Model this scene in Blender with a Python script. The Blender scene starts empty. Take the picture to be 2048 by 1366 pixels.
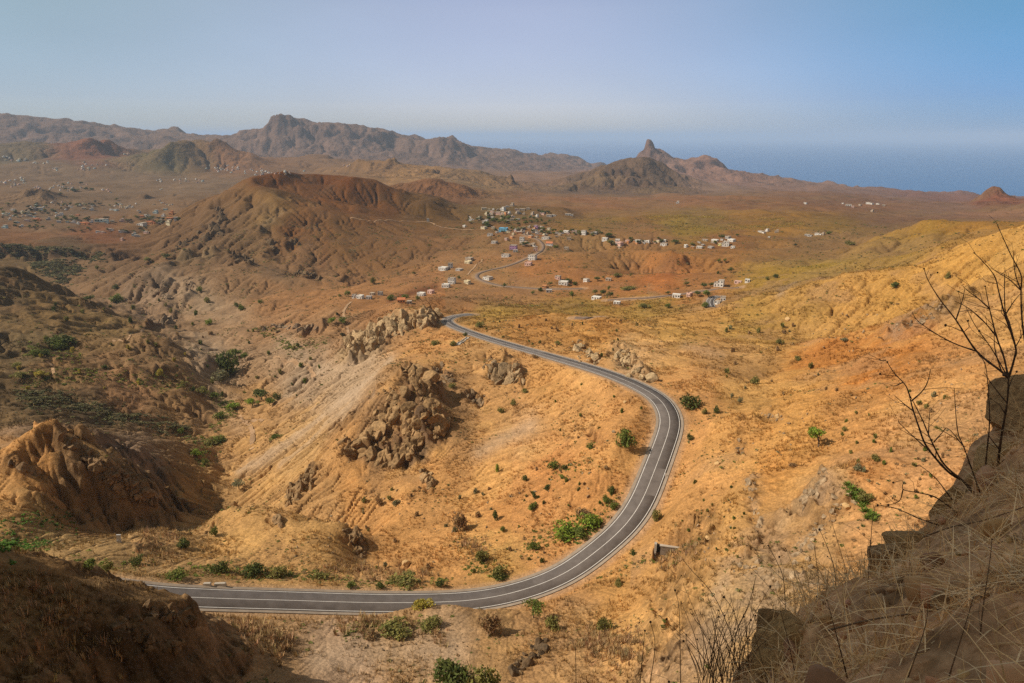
import bpy, math, random
import numpy as np
from mathutils import Vector, Matrix

C = bpy.context.scene.collection
SC = bpy.context.scene
random.seed(7)
RNG = np.random.default_rng(11)

# ---------------------------------------------------------------- camera, sky, sun, exposure
FPX = 1365.33                      # focal length in photo pixels (2048 wide)
PITCH = math.atan((683 - 272) / FPX)
cam_d = bpy.data.cameras.new('camera')
cam_d.lens = 24.0
cam_d.sensor_width = 36.0
cam_d.clip_start = 0.1
cam_d.clip_end = 120000
cam = bpy.data.objects.new('camera', cam_d)
C.objects.link(cam)
cam.location = (0, 0, 0)
cam.rotation_euler = (math.pi / 2 - PITCH, 0, 0)
SC.camera = cam

SUN_AZ = math.radians(-97)         # from +Y, positive towards +X
SUN_EL = math.radians(42)
sun_dir = Vector((math.sin(SUN_AZ) * math.cos(SUN_EL), math.cos(SUN_AZ) * math.cos(SUN_EL), math.sin(SUN_EL)))
SKY_LOW = [(0.536, 0.495, 0.537), (0.85, 0.698, 0.751), (0.218, 0.341, 0.565)]
SKY_HIGH = [(0.873, 0.744, 0.547), (1.345, 0.957, 0.844), (0.342, 0.583, 0.62)]
w = bpy.data.worlds.new('World')
SC.world = w
w.use_nodes = True
nt = w.node_tree
bg = nt.nodes['Background']
sky = nt.nodes.new('ShaderNodeTexSky')
sky.sky_type = 'NISHITA'
sky.sun_disc = False
sky.sun_elevation = SUN_EL
sky.sun_rotation = SUN_AZ
sky.altitude = 2000
sky.air_density = 1.0
sky.dust_density = 0.3
sky.ozone_density = 3.0
# a dusty day: milky towards the land, clear blue over the sea (a tint by compass direction and height)
tcw = nt.nodes.new('ShaderNodeTexCoord'); sep = nt.nodes.new('ShaderNodeSeparateXYZ')
nt.links.new(tcw.outputs['Generated'], sep.inputs[0])


def sky_ramp(stops):
    mr = nt.nodes.new('ShaderNodeMapRange'); mr.inputs['From Min'].default_value = -0.65; mr.inputs['From Max'].default_value = 0.65
    nt.links.new(sep.outputs['X'], mr.inputs['Value'])
    r = nt.nodes.new('ShaderNodeValToRGB'); r.color_ramp.interpolation = 'EASE'
    while len(r.color_ramp.elements) < len(stops): r.color_ramp.elements.new(0.5)
    for e, (p, c) in zip(r.color_ramp.elements, stops):
        e.position = p; e.color = (*c, 1)
    nt.links.new(mr.outputs[0], r.inputs[0])
    return r


low = sky_ramp([(0.0, SKY_LOW[0]), (0.5, SKY_LOW[1]), (1.0, SKY_LOW[2])])
high = sky_ramp([(0.0, SKY_HIGH[0]), (0.5, SKY_HIGH[1]), (1.0, SKY_HIGH[2])])
hor = sky_ramp([(0.0, (.36, .39, .50)), (0.5, (.47, .49, .63)), (1.0, (.18, .29, .585))])
mzh = nt.nodes.new('ShaderNodeMapRange'); mzh.inputs['From Min'].default_value = -0.005; mzh.inputs['From Max'].default_value = 0.04
nt.links.new(sep.outputs['Z'], mzh.inputs['Value'])
lowmix = nt.nodes.new('ShaderNodeMix'); lowmix.data_type = 'RGBA'
nt.links.new(mzh.outputs[0], lowmix.inputs[0]); nt.links.new(hor.outputs[0], lowmix.inputs[6]); nt.links.new(low.outputs[0], lowmix.inputs[7])
mz = nt.nodes.new('ShaderNodeMapRange'); mz.inputs['From Min'].default_value = 0.045; mz.inputs['From Max'].default_value = 0.16
nt.links.new(sep.outputs['Z'], mz.inputs['Value'])
mixn = nt.nodes.new('ShaderNodeMix'); mixn.data_type = 'RGBA'
nt.links.new(mz.outputs[0], mixn.inputs[0]); nt.links.new(lowmix.outputs[2], mixn.inputs[6]); nt.links.new(high.outputs[0], mixn.inputs[7])
mul = nt.nodes.new('ShaderNodeMix'); mul.data_type = 'RGBA'; mul.blend_type = 'MULTIPLY'; mul.inputs[0].default_value = 1
nt.links.new(sky.outputs[0], mul.inputs[6]); mz2 = nt.nodes.new('ShaderNodeMapRange'); mz2.inputs['From Min'].default_value = 0.25; mz2.inputs['From Max'].default_value = 0.55
nt.links.new(sep.outputs['Z'], mz2.inputs['Value'])
top = nt.nodes.new('ShaderNodeMix'); top.data_type = 'RGBA'; top.inputs[7].default_value = (2.35, 1.36, .64, 1)  # sky above the view, brightened and warmed as fill for the shaded bank
nt.links.new(mz2.outputs[0], top.inputs[0]); nt.links.new(mixn.outputs[2], top.inputs[6]); nt.links.new(top.outputs[2], mul.inputs[7])
cn = nt.nodes.new('ShaderNodeTexNoise'); cn.inputs['Scale'].default_value = 2.2; cn.inputs['Detail'].default_value = 5; cn.inputs['Roughness'].default_value = 0.45
cm = nt.nodes.new('ShaderNodeMapping'); cm.inputs['Scale'].default_value = (1, 1, 3.2)
nt.links.new(tcw.outputs['Generated'], cm.inputs['Vector']); nt.links.new(cm.outputs[0], cn.inputs['Vector'])
cr_ = nt.nodes.new('ShaderNodeMapRange'); cr_.inputs['From Min'].default_value = 0.3; cr_.inputs['From Max'].default_value = 0.7; cr_.inputs['To Min'].default_value = 0.95; cr_.inputs['To Max'].default_value = 1.06
nt.links.new(cn.outputs['Fac'], cr_.inputs['Value'])
cs_ = nt.nodes.new('ShaderNodeVectorMath'); cs_.operation = 'SCALE'
nt.links.new(mul.outputs[2], cs_.inputs[0]); nt.links.new(cr_.outputs[0], cs_.inputs['Scale'])
nt.links.new(cs_.outputs['Vector'], bg.inputs[0])
bg.inputs[1].default_value = 0.15
sl = bpy.data.lights.new('sun', 'SUN')
sl.energy = 5.0
sl.angle = math.radians(0.5)
sl.color = (1.0, 0.89, 0.75)
so = bpy.data.objects.new('sun', sl)
C.objects.link(so)
so.rotation_euler = sun_dir.to_track_quat('Z', 'Y').to_euler()
SC.view_settings.view_transform = 'Standard'
SC.view_settings.look = 'None'
SC.view_settings.exposure = 0.0
SC.view_settings.gamma = 1.0

# ---------------------------------------------------------------- small helpers
SP, CP = math.sin(PITCH), math.cos(PITCH)


def ray(px, py):
    """direction of a photo pixel: azimuth u and slope t = z / horizontal distance"""
    px = np.asarray(px, float); py = np.asarray(py, float)
    x = (px - 1024) / FPX
    yv = (683 - py) / FPX
    dx = x
    dy = yv * SP + CP
    dz = yv * CP - SP
    return np.arctan2(dx, dy), dz / np.hypot(dx, dy)


def world(px, py, d):
    u, t = ray(px, py)
    return np.stack([d * np.sin(u), d * np.cos(u), d * t], -1)


def sstep(a, b, x):
    x = np.clip((x - a) / (b - a), 0, 1)
    return x * x * (3 - 2 * x)


_pr = np.random.default_rng(5)
_perm = _pr.permutation(512).astype(np.int32)
_ga = _pr.uniform(0, 2 * np.pi, 512)
_gx, _gy = np.cos(_ga).astype(np.float32), np.sin(_ga).astype(np.float32)


def perlin(x, y, seed=0):
    x = np.asarray(x, np.float64) + seed * 37.31; y = np.asarray(y, np.float64) + seed * 91.7
    xi = np.floor(x); yi = np.floor(y)
    fx = (x - xi).astype(np.float32); fy = (y - yi).astype(np.float32)
    xi = xi.astype(np.int64) & 511; yi = yi.astype(np.int64) & 511
    x1 = (xi + 1) & 511; y1 = (yi + 1) & 511
    ux = fx * fx * fx * (fx * (fx * 6 - 15) + 10)
    uy = fy * fy * fy * (fy * (fy * 6 - 15) + 10)
    def g(a, b, dx, dy):
        h = _perm[(_perm[a] + b) & 511]
        return _gx[h] * dx + _gy[h] * dy
    n00 = g(xi, yi, fx, fy); n10 = g(x1, yi, fx - 1, fy)
    n01 = g(xi, y1, fx, fy - 1); n11 = g(x1, y1, fx - 1, fy - 1)
    a = n00 + ux * (n10 - n00); b = n01 + ux * (n11 - n01)
    return (a + uy * (b - a)) * 1.5


def fbm(x, y, lam, octs, seed=0, gain=0.5):
    s = 0; a = 1.0
    for k in range(octs):
        s = s + a * perlin(x / lam, y / lam, seed + k); a *= gain; lam /= 2.03
    return s


def obj(name, verts, faces, m=None, parent=None, smooth=False):
    me = bpy.data.meshes.new(name)
    me.from_pydata([tuple(v) for v in verts], [], [tuple(f) for f in faces])
    if smooth:
        me.polygons.foreach_set('use_smooth', [True] * len(me.polygons))
    me.update()
    if m:
        me.materials.append(m)
    o = bpy.data.objects.new(name, me)
    C.objects.link(o)
    if parent:
        o.parent = parent
    return o


def np_mesh(name, verts, quads, smooth=True):
    me = bpy.data.meshes.new(name)
    k = quads.shape[1]
    me.vertices.add(len(verts)); me.loops.add(quads.size); me.polygons.add(len(quads))
    me.vertices.foreach_set('co', np.ascontiguousarray(verts, np.float32).ravel())
    me.loops.foreach_set('vertex_index', np.ascontiguousarray(quads, np.int32).ravel())
    me.polygons.foreach_set('loop_start', np.arange(0, quads.size, k, dtype=np.int32))
    me.polygons.foreach_set('loop_total', np.full(len(quads), k, np.int32))
    if smooth:
        me.polygons.foreach_set('use_smooth', np.ones(len(quads), bool))
    me.update(calc_edges=True)
    return me


def link(name, me, m=None, parent=None):
    if m:
        me.materials.append(m)
    o = bpy.data.objects.new(name, me)
    C.objects.link(o)
    if parent:
        o.parent = parent
    return o


def tag(o, label, cat, group=None, kind=None):
    o['label'] = label; o['category'] = cat
    if group: o['group'] = group
    if kind: o['kind'] = kind
    return o


def struct(o):
    o['kind'] = 'structure'
    return o


def thing(name, label, cat, loc, rz=0, group=None, scale=1):
    o = bpy.data.objects.new(name, None)
    o.empty_display_size = 0.5
    C.objects.link(o)
    o.location = loc; o.rotation_euler = (0, 0, rz)
    o.scale = (scale, scale, scale) if not hasattr(scale, '__len__') else scale
    return tag(o, label, cat, group)


def part(name, me, parent, label=None):
    o = bpy.data.objects.new(name, me)
    C.objects.link(o); o.parent = parent
    if label: o['label'] = label
    return o


# ---------------------------------------------------------------- materials
def mat(name, col, rough=0.9, var=0.0, scale=1.0, bump=0.0, col2=None, detail=6, spec=0.2):
    m = bpy.data.materials.new(name); m.use_nodes = True
    t = m.node_tree; b = t.nodes['Principled BSDF']
    b.inputs['Roughness'].default_value = rough
    b.inputs['Specular IOR Level'].default_value = spec
    if var or col2:
        tc = t.nodes.new('ShaderNodeTexCoord'); n = t.nodes.new('ShaderNodeTexNoise')
        n.inputs['Scale'].default_value = scale; n.inputs['Detail'].default_value = detail
        n.inputs['Roughness'].default_value = 0.65
        t.links.new(tc.outputs['Object'], n.inputs['Vector'])
        r = t.nodes.new('ShaderNodeValToRGB')
        c2 = col2 or tuple(min(1, c * (1 + var)) for c in col)
        c1 = col if col2 else tuple(c * (1 - var) for c in col)
        r.color_ramp.elements[0].position = 0.32; r.color_ramp.elements[1].position = 0.68
        r.color_ramp.elements[0].color = (*c1, 1); r.color_ramp.elements[1].color = (*c2, 1)
        t.links.new(n.outputs['Fac'], r.inputs['Fac'])
        t.links.new(r.outputs['Color'], b.inputs['Base Color'])
        if bump:
            bp = t.nodes.new('ShaderNodeBump'); bp.inputs['Strength'].default_value = bump
            bp.inputs['Distance'].default_value = 0.3 / scale
            t.links.new(n.outputs['Fac'], bp.inputs['Height']); t.links.new(bp.outputs['Normal'], b.inputs['Normal'])
    else:
        b.inputs['Base Color'].default_value = (*col, 1)
    return m


def ground_material(name, lams, bump_dist, strength=0.7):
    """vertex colour (the ground colour) broken up by noise at a few wavelengths"""
    m = bpy.data.materials.new(name); m.use_nodes = True
    t = m.node_tree; b = t.nodes['Principled BSDF']
    b.inputs['Roughness'].default_value = 0.95
    b.inputs['Specular IOR Level'].default_value = 0.05
    at_ = t.nodes.new('ShaderNodeAttribute'); at_.attribute_name = 'tint'
    tc = t.nodes.new('ShaderNodeTexCoord')
    prev = at_.outputs['Color']
    hsum = None
    for i, (lam, amp) in enumerate(lams):
        n = t.nodes.new('ShaderNodeTexNoise')
        n.inputs['Scale'].default_value = 1.0 / lam
        n.inputs['Detail'].default_value = 5
        n.inputs['Roughness'].default_value = 0.7
        t.links.new(tc.outputs['Object'], n.inputs['Vector'])
        mr = t.nodes.new('ShaderNodeMapRange')
        mr.inputs['From Min'].default_value = 0.3; mr.inputs['From Max'].default_value = 0.7
        mr.inputs['To Min'].default_value = 1 - amp; mr.inputs['To Max'].default_value = 1 + amp
        t.links.new(n.outputs['Fac'], mr.inputs['Value'])
        mx = t.nodes.new('ShaderNodeVectorMath'); mx.operation = 'SCALE'
        t.links.new(prev, mx.inputs[0]); t.links.new(mr.outputs['Result'], mx.inputs['Scale'])
        prev = mx.outputs['Vector']
        bp = t.nodes.new('ShaderNodeBump')
        bp.inputs['Strength'].default_value = strength
        bp.inputs['Distance'].default_value = bump_dist * lam
        t.links.new(n.outputs['Fac'], bp.inputs['Height'])
        if hsum is not None:
            t.links.new(hsum, bp.inputs['Normal'])
        hsum = bp.outputs['Normal']
    t.links.new(prev, b.inputs['Base Color'])
    t.links.new(hsum, b.inputs['Normal'])
    return m


GROUND = ground_material('dry_ground', [(2.6, 0.24), (0.55, 0.42)], 0.26)
FARGROUND = ground_material('far_ground', [(220.0, 0.16), (40.0, 0.24)], 0.3)
# ---------------------------------------------------------------- the lie of the land
# Lines of known ground: (photo x, photo y, horizontal metres from the camera); each becomes a point in the world.
LINES = [
 # far mountain range crest (west to east)
 [(-420,250,9000),(-150,228,9000),(0,230,9000),(50,236,9000),(110,243,9000),(190,248,9000),(220,256,9000),(262,268,9000),(300,269,9000)],
 [(300,269,9000),(322,263,8800),(340,265,8800),(355,259,8700),(372,266,8700),(385,274,8600),(400,269,8500),(440,279,8300),(480,276,8000),(510,266,7700),(525,252,7600),(545,233,7500),(560,229,7500),(578,231,7500),(600,243,7500),(612,251,7500),(640,249,7500),(690,251,7500),(740,259,7500),(800,273,7500),(830,285,7500),(855,290,7500),(880,285,7400),(900,281,7300),(930,293,7300),(950,300,7500),(980,299,8500),(1010,302,8600),(1035,309,8700),(1060,312,8800),(1120,309,8800),(1160,316,8800),(1200,326,8800)],
 # foot of the range
 [(-420,330,6800),(0,318,6800),(240,316,6800),(400,312,6700),(520,317,6400),(700,322,6200),(850,327,6100),(950,333,6300),(1060,340,6700),(1200,345,6900)],
 [(520,285,7150),(600,280,7050),(700,285,7000),(800,297,7000),(900,305,6850)],
 # tablelands before the range
 [(820,336,5600),(950,342,5500),(1090,344,5300),(1140,345,5200)],
 [(900,352,4500),(1000,350,4700),(1100,352,4600),(1140,352,4500)],
 # left mid hills
 [(-300,300,5200),(0,289,5200),(45,287,5200),(75,294,5100),(110,287,5000),(140,282,4950),(165,278,4900),(185,280,4900),(200,291,4900),(220,309,4900)],
 [(0,318,4700),(110,318,4600),(220,316,4600),(270,318,4600)],
 [(222,316,4500),(270,308,4500),(310,296,4450),(340,287,4400),(362,279,4400),(380,278,4400),(400,284,4400),(430,286,4400),(450,291,4400),(490,306,4400),(520,318,4400)],
 [(240,340,4000),(320,345,3900),(420,345,3900),(520,338,4000)],
 [(520,322,4600),(570,316,4600),(620,309,4600),(660,310,4600),(700,325,4600)],
 [(540,345,3700),(640,345,3700),(720,345,3500)],
 # plain on the left
 [(-300,345,3900),(0,345,3900),(120,345,3900),(220,345,3900)],
 [(-300,385,2750),(0,383,2750),(150,385,2750),(300,385,2750),(420,378,2800)],
 [(-300,415,2270),(0,415,2270),(140,415,2270),(300,413,2280),(390,415,2250)],
 [(20,402,2500),(45,385,2480),(70,377,2470),(95,380,2460),(125,396,2450)],
 [(-300,440,1980),(0,440,1980),(150,440,1980),(300,440,1980)],
 [(-300,468,1700),(0,468,1700),(150,468,1700),(250,470,1700),(300,478,1600)],
 # cliff along the gorge, left
 [(-200,490,1530),(0,490,1530),(60,490,1530),(100,492,1520),(180,490,1500),(240,495,1450),(290,508,1380)],
 [(-200,535,1420),(0,525,1430),(60,520,1440),(130,520,1420),(200,520,1380),(260,520,1330)],
 [(-200,575,1290),(0,570,1290),(100,580,1240),(170,590,1170),(220,598,1090)],
 # gorge floor
 [(-100,600,1180),(60,595,1180),(130,602,1120),(190,600,1070),(240,606,1020),(290,622,920),(340,640,840),(400,655,760),(440,672,690),(450,700,640),(440,740,580),(470,775,530),(430,850,440),(420,900,395),(455,945,355),(480,985,320),(470,1010,295)],
 # spurs on the far side of the gorge, under the crater hill
 [(240,590,1060),(290,555,1090),(340,520,1130),(360,500,1180)],
 [(330,612,900),(390,575,950),(430,545,1000)],
 [(400,640,780),(450,610,840),(520,590,890)],
 [(460,660,690),(520,640,740),(600,600,790),(660,575,850)],
 # crater hill: far rim
 [(300,505,1420),(340,478,1470),(380,445,1500),(410,411,1530),(440,391,1560),(470,371,1590),(490,356,1600),(503,351,1600),(530,352,1610),(560,349,1640),(590,347,1660),(620,348,1680),(660,349,1690),(692,350,1680),(712,354,1640),(740,362,1630),(770,372,1620),(800,385,1600),(830,400,1580),(860,416,1550),(900,437,1500),(935,447,1470)],
 # crater floor and inner walls
 [(560,378,1560),(640,392,1520),(700,412,1470),(740,428,1420)],
 [(520,365,1570),(580,365,1620),(650,368,1640),(700,375,1600)],
 [(700,385,1580),(740,405,1560),(800,425,1500)],
 # near rim
 [(505,356,1570),(520,372,1500),(545,384,1440),(552,396,1420),(575,401,1410),(610,408,1400),(640,418,1380),(670,430,1350),(710,436,1330),(760,440,1330),(800,441,1340),(860,443,1360)],
 [(575,405,1440),(620,414,1430),(660,426,1400),(700,434,1370)],
 # outer slope, facing the camera
 [(430,430,1420),(470,430,1370),(520,430,1330),(570,440,1300),(640,450,1280),(720,460,1250),(800,470,1210),(870,480,1150)],
 [(380,480,1330),(430,480,1260),(490,480,1200),(560,490,1150),(640,495,1120),(720,500,1090),(800,505,1050),(870,515,1000)],
 [(330,515,1230),(400,520,1130),(455,525,1060),(480,520,1080),(540,535,1020),(590,545,990),(640,555,950),(680,560,930),(740,550,960),(800,545,950),(850,545,900)],
 [(455,532,1020),(520,548,960),(590,560,920),(640,570,890),(690,575,870)],
 # ground between crater hill and the village
 [(700,600,690),(740,590,710),(800,585,720),(850,572,745),(900,560,770)],
 [(660,640,600),(700,625,640),(740,605,675)],
 [(760,560,820),(830,550,850),(900,545,840)],
 [(870,530,900),(930,520,910),(980,500,960)],
 [(900,470,1180),(950,470,1120),(1000,470,1090),(1050,470,1070)],
 [(940,440,1330),(1000,440,1310),(1060,440,1300),(1120,445,1260)],
 [(950,415,1650),(1000,415,1640),(1060,415,1620),(1120,418,1580)],
 [(890,408,1800),(960,403,1850),(1030,400,1900)],
 # small hills behind
 [(780,385,2150),(800,375,2130),(830,367,2110),(860,359,2100),(880,357,2100),(900,363,2100),(930,376,2090),(960,388,2080),(985,398,2060)],
 [(820,400,1950),(880,398,1930),(930,400,1920)],
 [(700,330,3700),(720,327,3600),(740,330,3500),(765,327,3500),(785,319,3500),(800,325,3500),(830,335,3450),(880,333,3450),(920,338,3400),(950,341,3400),(1000,349,3350),(1016,352,3330),(1024,362,3300),(1050,373,3250),(1080,380,3200)],
 [(740,355,2900),(800,355,2900),(900,365,2800),(980,377,2750),(1060,385,2700)],
 [(1030,366,4000),(1080,366,4000),(1130,366,3900)],
 # dome hill and the pointed peak
 [(1100,378,3500),(1130,357,3600),(1160,346,3620),(1185,336,3620),(1210,327,3620),(1245,321,3620),(1275,321,3620),(1298,329,3600),(1312,343,3580),(1325,358,3560),(1345,366,3540),(1370,377,3500),(1390,382,3450)],
 [(1100,388,3050),(1180,386,3080),(1250,386,3080),(1320,385,3060),(1390,386,3050)],
 [(1200,350,3420),(1260,345,3430),(1300,352,3420)],
 [(1255,345,6000),(1276,319,6000),(1283,305,6000),(1290,294,6000),(1296,286,6000),(1300,282.5,6000),(1304,286,6000),(1312,298,6000),(1322,306,6000),(1335,313,6000),(1355,319,6000),(1372,319,6000),(1388,317,6000),(1402,315,6000),(1425,320,6000),(1440,322,6000),(1455,331,6000),(1470,343,6000),(1480,350,6000),(1505,357,5950),(1545,363,5900)],
 [(1330,366,4700),(1400,372,4600),(1480,374,4600),(1560,376,4700)],
 # coast
 [(1490,352,9300),(1530,357,8800),(1570,366,8000),(1640,374,7500),(1720,381,7000),(1800,386,6600),(1880,389,6350),(1940,389,6300)],
 [(1560,385,3800),(1700,395,3500),(1800,400,3500),(1900,405,3500)],
 [(1850,391,5200),(1880,386,5100),(1905,388,5000),(1935,399,4800)],
 [(1900,420,2500),(1930,410,2400),(1950,398,2400),(1970,385,2400),(1990,378,2400),(2000,379,2400),(2012,387,2400),(2030,405,2400)],
 [(1960,425,2000),(2010,413,2050),(2048,407,2100),(2150,400,2100)],
 # right-hand plain
 [(1080,395,2450),(1200,395,2420),(1330,395,2400),(1450,397,2400)],
 [(1200,410,1850),(1350,410,1850),(1500,412,1850),(1620,412,1900),(1740,418,1900)],
 [(1180,435,1380),(1300,432,1420),(1420,430,1450),(1540,432,1450),(1650,437,1420)],
 [(1500,375,3600),(1620,400,2400),(1700,405,2300),(1800,422,2000),(1850,436,1700)],
 [(1180,440,1300),(1210,437,1280),(1245,432,1270),(1280,441,1260),(1310,450,1250)],
 [(1150,470,1060),(1230,472,1050),(1300,475,1040),(1360,480,1030)],
 [(1400,480,1040),(1480,475,1080),(1560,468,1130),(1640,464,1160)],
 [(1720,480,1060),(1690,500,980),(1660,505,960),(1620,510,930)],
 [(1160,520,840),(1220,500,900),(1290,505,890),(1340,515,860)],
 [(1190,548,745),(1250,555,730),(1330,545,750),(1400,545,750)],
 [(1100,555,740),(1160,575,690),(1250,570,690),(1350,572,680)],
 [(1380,515,870),(1450,520,840),(1530,525,810),(1600,520,840)],
 [(1430,548,740),(1480,540,760),(1530,535,780)],
 # right-hand ridges
 [(1820,465,980),(1850,452,950),(1880,446,940),(1930,442,930),(1970,447,920)],
 [(1700,520,850),(1780,500,880),(1860,490,840),(1950,480,760)],
 [(2250,395,480),(2150,415,480),(2048,441,480),(2000,462,480),(1960,480,475),(1900,505,470),(1850,527,465),(1800,545,460),(1740,553,460),(1680,550,470),(1640,556,475),(1560,585,485),(1500,600,490),(1440,618,480)],
 [(2250,480,390),(2048,530,370),(1950,565,370),(1880,600,365),(1800,632,355),(1720,660,345),(1640,690,335),(1560,735,310),(1500,765,290)],
 [(2250,520,330),(2048,590,320),(1960,630,310),(1870,660,305),(1760,700,300),(1650,740,285)],
 [(2250,640,240),(2048,700,235),(1900,730,230),(1750,770,225),(1600,820,212),(1500,850,208)],
 [(2250,800,165),(2048,850,165),(1900,870,165),(1750,890,168),(1600,920,172),(1450,930,182)],
 [(2250,1000,120),(2000,1010,125),(1850,1010,130),(1720,1000,134),(1665,950,141),(1640,935,145)],
 [(1900,1150,100),(1750,1110,114),(1690,1050,125)],
 [(1800,1250,85),(1650,1200,97),(1550,1150,110),(1500,1100,122),(1470,1050,136),(1440,1000,152)],
 [(1600,1366,70),(1500,1300,83),(1420,1250,97),(1380,1180,116),(1340,1110,146)],
 [(1600,1000,148),(1560,1060,133),(1530,1130,117)],
 # ground just above the road, camera side and far side
 [(1390,850,222),(1400,800,240),(1330,765,268),(1300,770,272)],
 [(1000,640,480),(1060,660,430),(1140,690,370),(1220,700,330),(1280,730,300),(1310,760,277)],
 [(940,622,560),(1000,615,560),(1080,625,540),(1150,640,520),(1250,640,510),(1350,625,530),(1400,618,540)],
 [(960,595,640),(1020,597,640),(1100,600,620)],
 [(1120,625,490),(1220,650,430),(1320,665,400),(1420,640,440)],
 [(1330,700,340),(1420,700,335),(1500,690,345)],
 [(1430,850,215),(1500,800,250),(1450,740,290)],
 # between road and outcrops
 [(1280,820,229),(1250,870,210),(1210,900,203),(1180,960,190)],
 [(1220,780,262),(1150,760,284),(1080,730,312)],
 [(1150,850,243),(1080,800,275),(1030,760,300),(980,720,335),(930,690,375)],
 [(1100,900,225),(1000,900,236),(960,920,232),(940,960,220)],
 [(1000,830,270),(940,830,275),(900,810,285),(890,790,295)],
 [(1060,720,330),(1040,715,335),(1010,712,345),(970,720,350),(955,740,335)],
 [(1050,775,296),(1000,775,297),(960,770,303)],
 [(880,740,330),(930,730,340),(860,760,315)],
 # big brown outcrop
 [(815,731,300),(835,738,297),(860,770,288),(885,810,276),(893,850,262),(880,890,251)],
 [(815,731,300),(790,745,297),(760,790,287),(720,840,277),(690,880,268)],
 [(815,760,290),(800,800,279),(800,850,266),(800,900,255),(790,930,247)],
 [(690,900,260),(740,925,250),(800,937,243),(860,915,243)],
 [(850,800,262),(850,870,252)],
 [(770,730,345),(720,770,352),(660,820,350)],
 # pale cliff by the bend
 [(660,700,520),(690,683,510),(720,668,505),(750,650,500),(770,632,497),(790,622,495),(820,615,493),(850,612,492),(880,614,492),(895,618,495)],
 [(720,705,455),(760,690,455),(800,680,455),(840,665,462),(870,650,470)],
 [(740,660,570),(800,610,590),(860,603,600),(900,608,590)],
 [(620,760,450),(680,740,440),(740,725,420),(800,700,420),(850,690,412)],
 # scree flank
 [(760,735,370),(700,780,370),(620,840,360),(540,895,345)],
 [(700,840,310),(640,890,305),(580,940,298),(530,990,290)],
 [(500,720,560),(560,715,530),(610,730,500),(630,760,465),(600,790,440)],
 [(470,820,470),(500,850,420),(500,900,375)],
 # brow between outcrop and bottom valley
 [(640,930,262),(600,980,255),(560,1010,252),(530,1020,262)],
 [(720,960,240),(690,1010,228)],
 [(800,960,232),(820,1010,212),(780,1060,196),(740,1100,184)],
 [(940,1010,206),(900,1060,188),(860,1110,174),(800,1150,162)],
 [(1150,1010,184),(1120,1060,175),(1050,1110,165),(950,1150,158)],
 [(1220,1000,183),(1190,1050,173),(1150,1090,165)],
 [(425,1040,224),(440,1022,219),(465,1011,215),(520,1014,207),(580,1029,200),(640,1041,194),(690,1049,190),(712,1066,186)],[(440,1052,246),(520,1046,238),(600,1056,226),(680,1068,213),(735,1086,205)],[(430,1095,192),(520,1088,184),(600,1097,178),(665,1110,173)],[(724,1092,184),(732,1118,180),(705,1126,174)],[(240,1082,224),(330,1074,224)],
 [(400,1150,162),(500,1150,163),(600,1155,160),(700,1165,156),(800,1170,154)],
 [(230,1070,205),(280,1060,205),(330,1055,204),(380,1070,200)],
 [(150,1110,182),(230,1120,178),(330,1130,175),(390,1130,172)],
 [(405,1085,212),(400,1055,235)],
 # left ridge: crest running down and away into the ravine, broken off steeply on its right
 [(-250,1060,258),(-100,975,262),(0,900,264),(50,866,263),(80,846,262),(110,837,262),(150,858,266),(200,884,271),(260,920,278),(320,960,285),(370,1000,291),(420,1028,297),(445,1040,300)],
 [(120,880,257),(160,905,252),(215,932,247),(270,965,247),(320,1000,250),(345,1020,255)],[(200,905,268),(260,950,273),(330,1000,280),(380,1030,286)],[(150,965,246),(230,1010,244),(300,1035,246)],
 [(-250,1110,238),(-100,1020,246),(0,962,250),(60,938,252),(95,905,256)],
 [(60,905,272),(150,900,290),(250,950,296),(350,1000,303)],
 [(0,870,300),(110,842,310),(200,862,330),(300,900,335),(380,930,340)],
 [(60,985,240),(150,1010,243),(250,1040,243),(350,1060,240)],
 [(-250,1130,222),(0,1050,224),(80,1060,222),(160,1080,212)],
 [(0,845,400),(100,830,415),(200,850,405),(300,870,390),(380,900,370)],
 # left middle ground
 [(0,790,460),(100,790,460),(180,805,452),(260,825,440),(330,845,430)],
 [(-200,760,510),(0,765,500),(60,775,492),(110,785,480)],
 [(0,690,590),(100,700,580),(200,710,565),(300,745,520),(400,770,500)],
 [(160,735,520),(260,755,500),(360,780,480)],
 [(230,700,560),(260,680,575),(290,666,585),(330,676,575),(370,700,560),(400,720,550)],
 [(240,730,510),(300,725,515),(370,735,520)],
 [(0,640,700),(100,640,700),(200,650,690),(300,660,700)],
 [(-200,520,900),(-60,530,900),(0,545,890),(40,560,870),(80,580,860),(120,592,850),(180,610,830),(250,630,790),(320,645,760)],
 [(-200,600,760),(0,600,770),(80,615,750)],
 # bottom left mound
 [(-100,1105,104),(0,1105,105),(40,1113,105),(90,1120,104),(140,1135,104),(200,1158,103),(260,1168,103),(320,1180,103),(370,1193,102),(398,1212,101),(412,1240,99)],
 [(0,1230,92),(150,1240,92),(280,1260,92),(360,1290,92),(400,1320,93)],
 [(0,1450,74),(200,1450,78),(400,1450,82)],
 [(0,1340,82),(100,1366,82),(250,1390,86)],
 [(440,1240,130),(500,1250,125),(560,1270,120),(520,1330,107),(450,1366,99)],
 # bottom middle mound
 [(600,1300,115),(680,1260,121),(760,1235,126),(840,1210,131),(900,1210,130),(960,1225,127),(1030,1245,123),(1100,1270,117)],
 [(500,1366,100),(700,1340,106),(850,1340,105),(1000,1350,102)],
 [(600,1234,134),(700,1230,133),(760,1222,134)],
 [(1150,1240,127),(1200,1300,110),(1250,1366,96)],
 [(1200,1170,143),(1260,1190,134),(1300,1240,117)],
 [(500,1550,72),(800,1550,72),(1100,1550,68),(1400,1550,58)],
 # dips behind the crests
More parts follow.
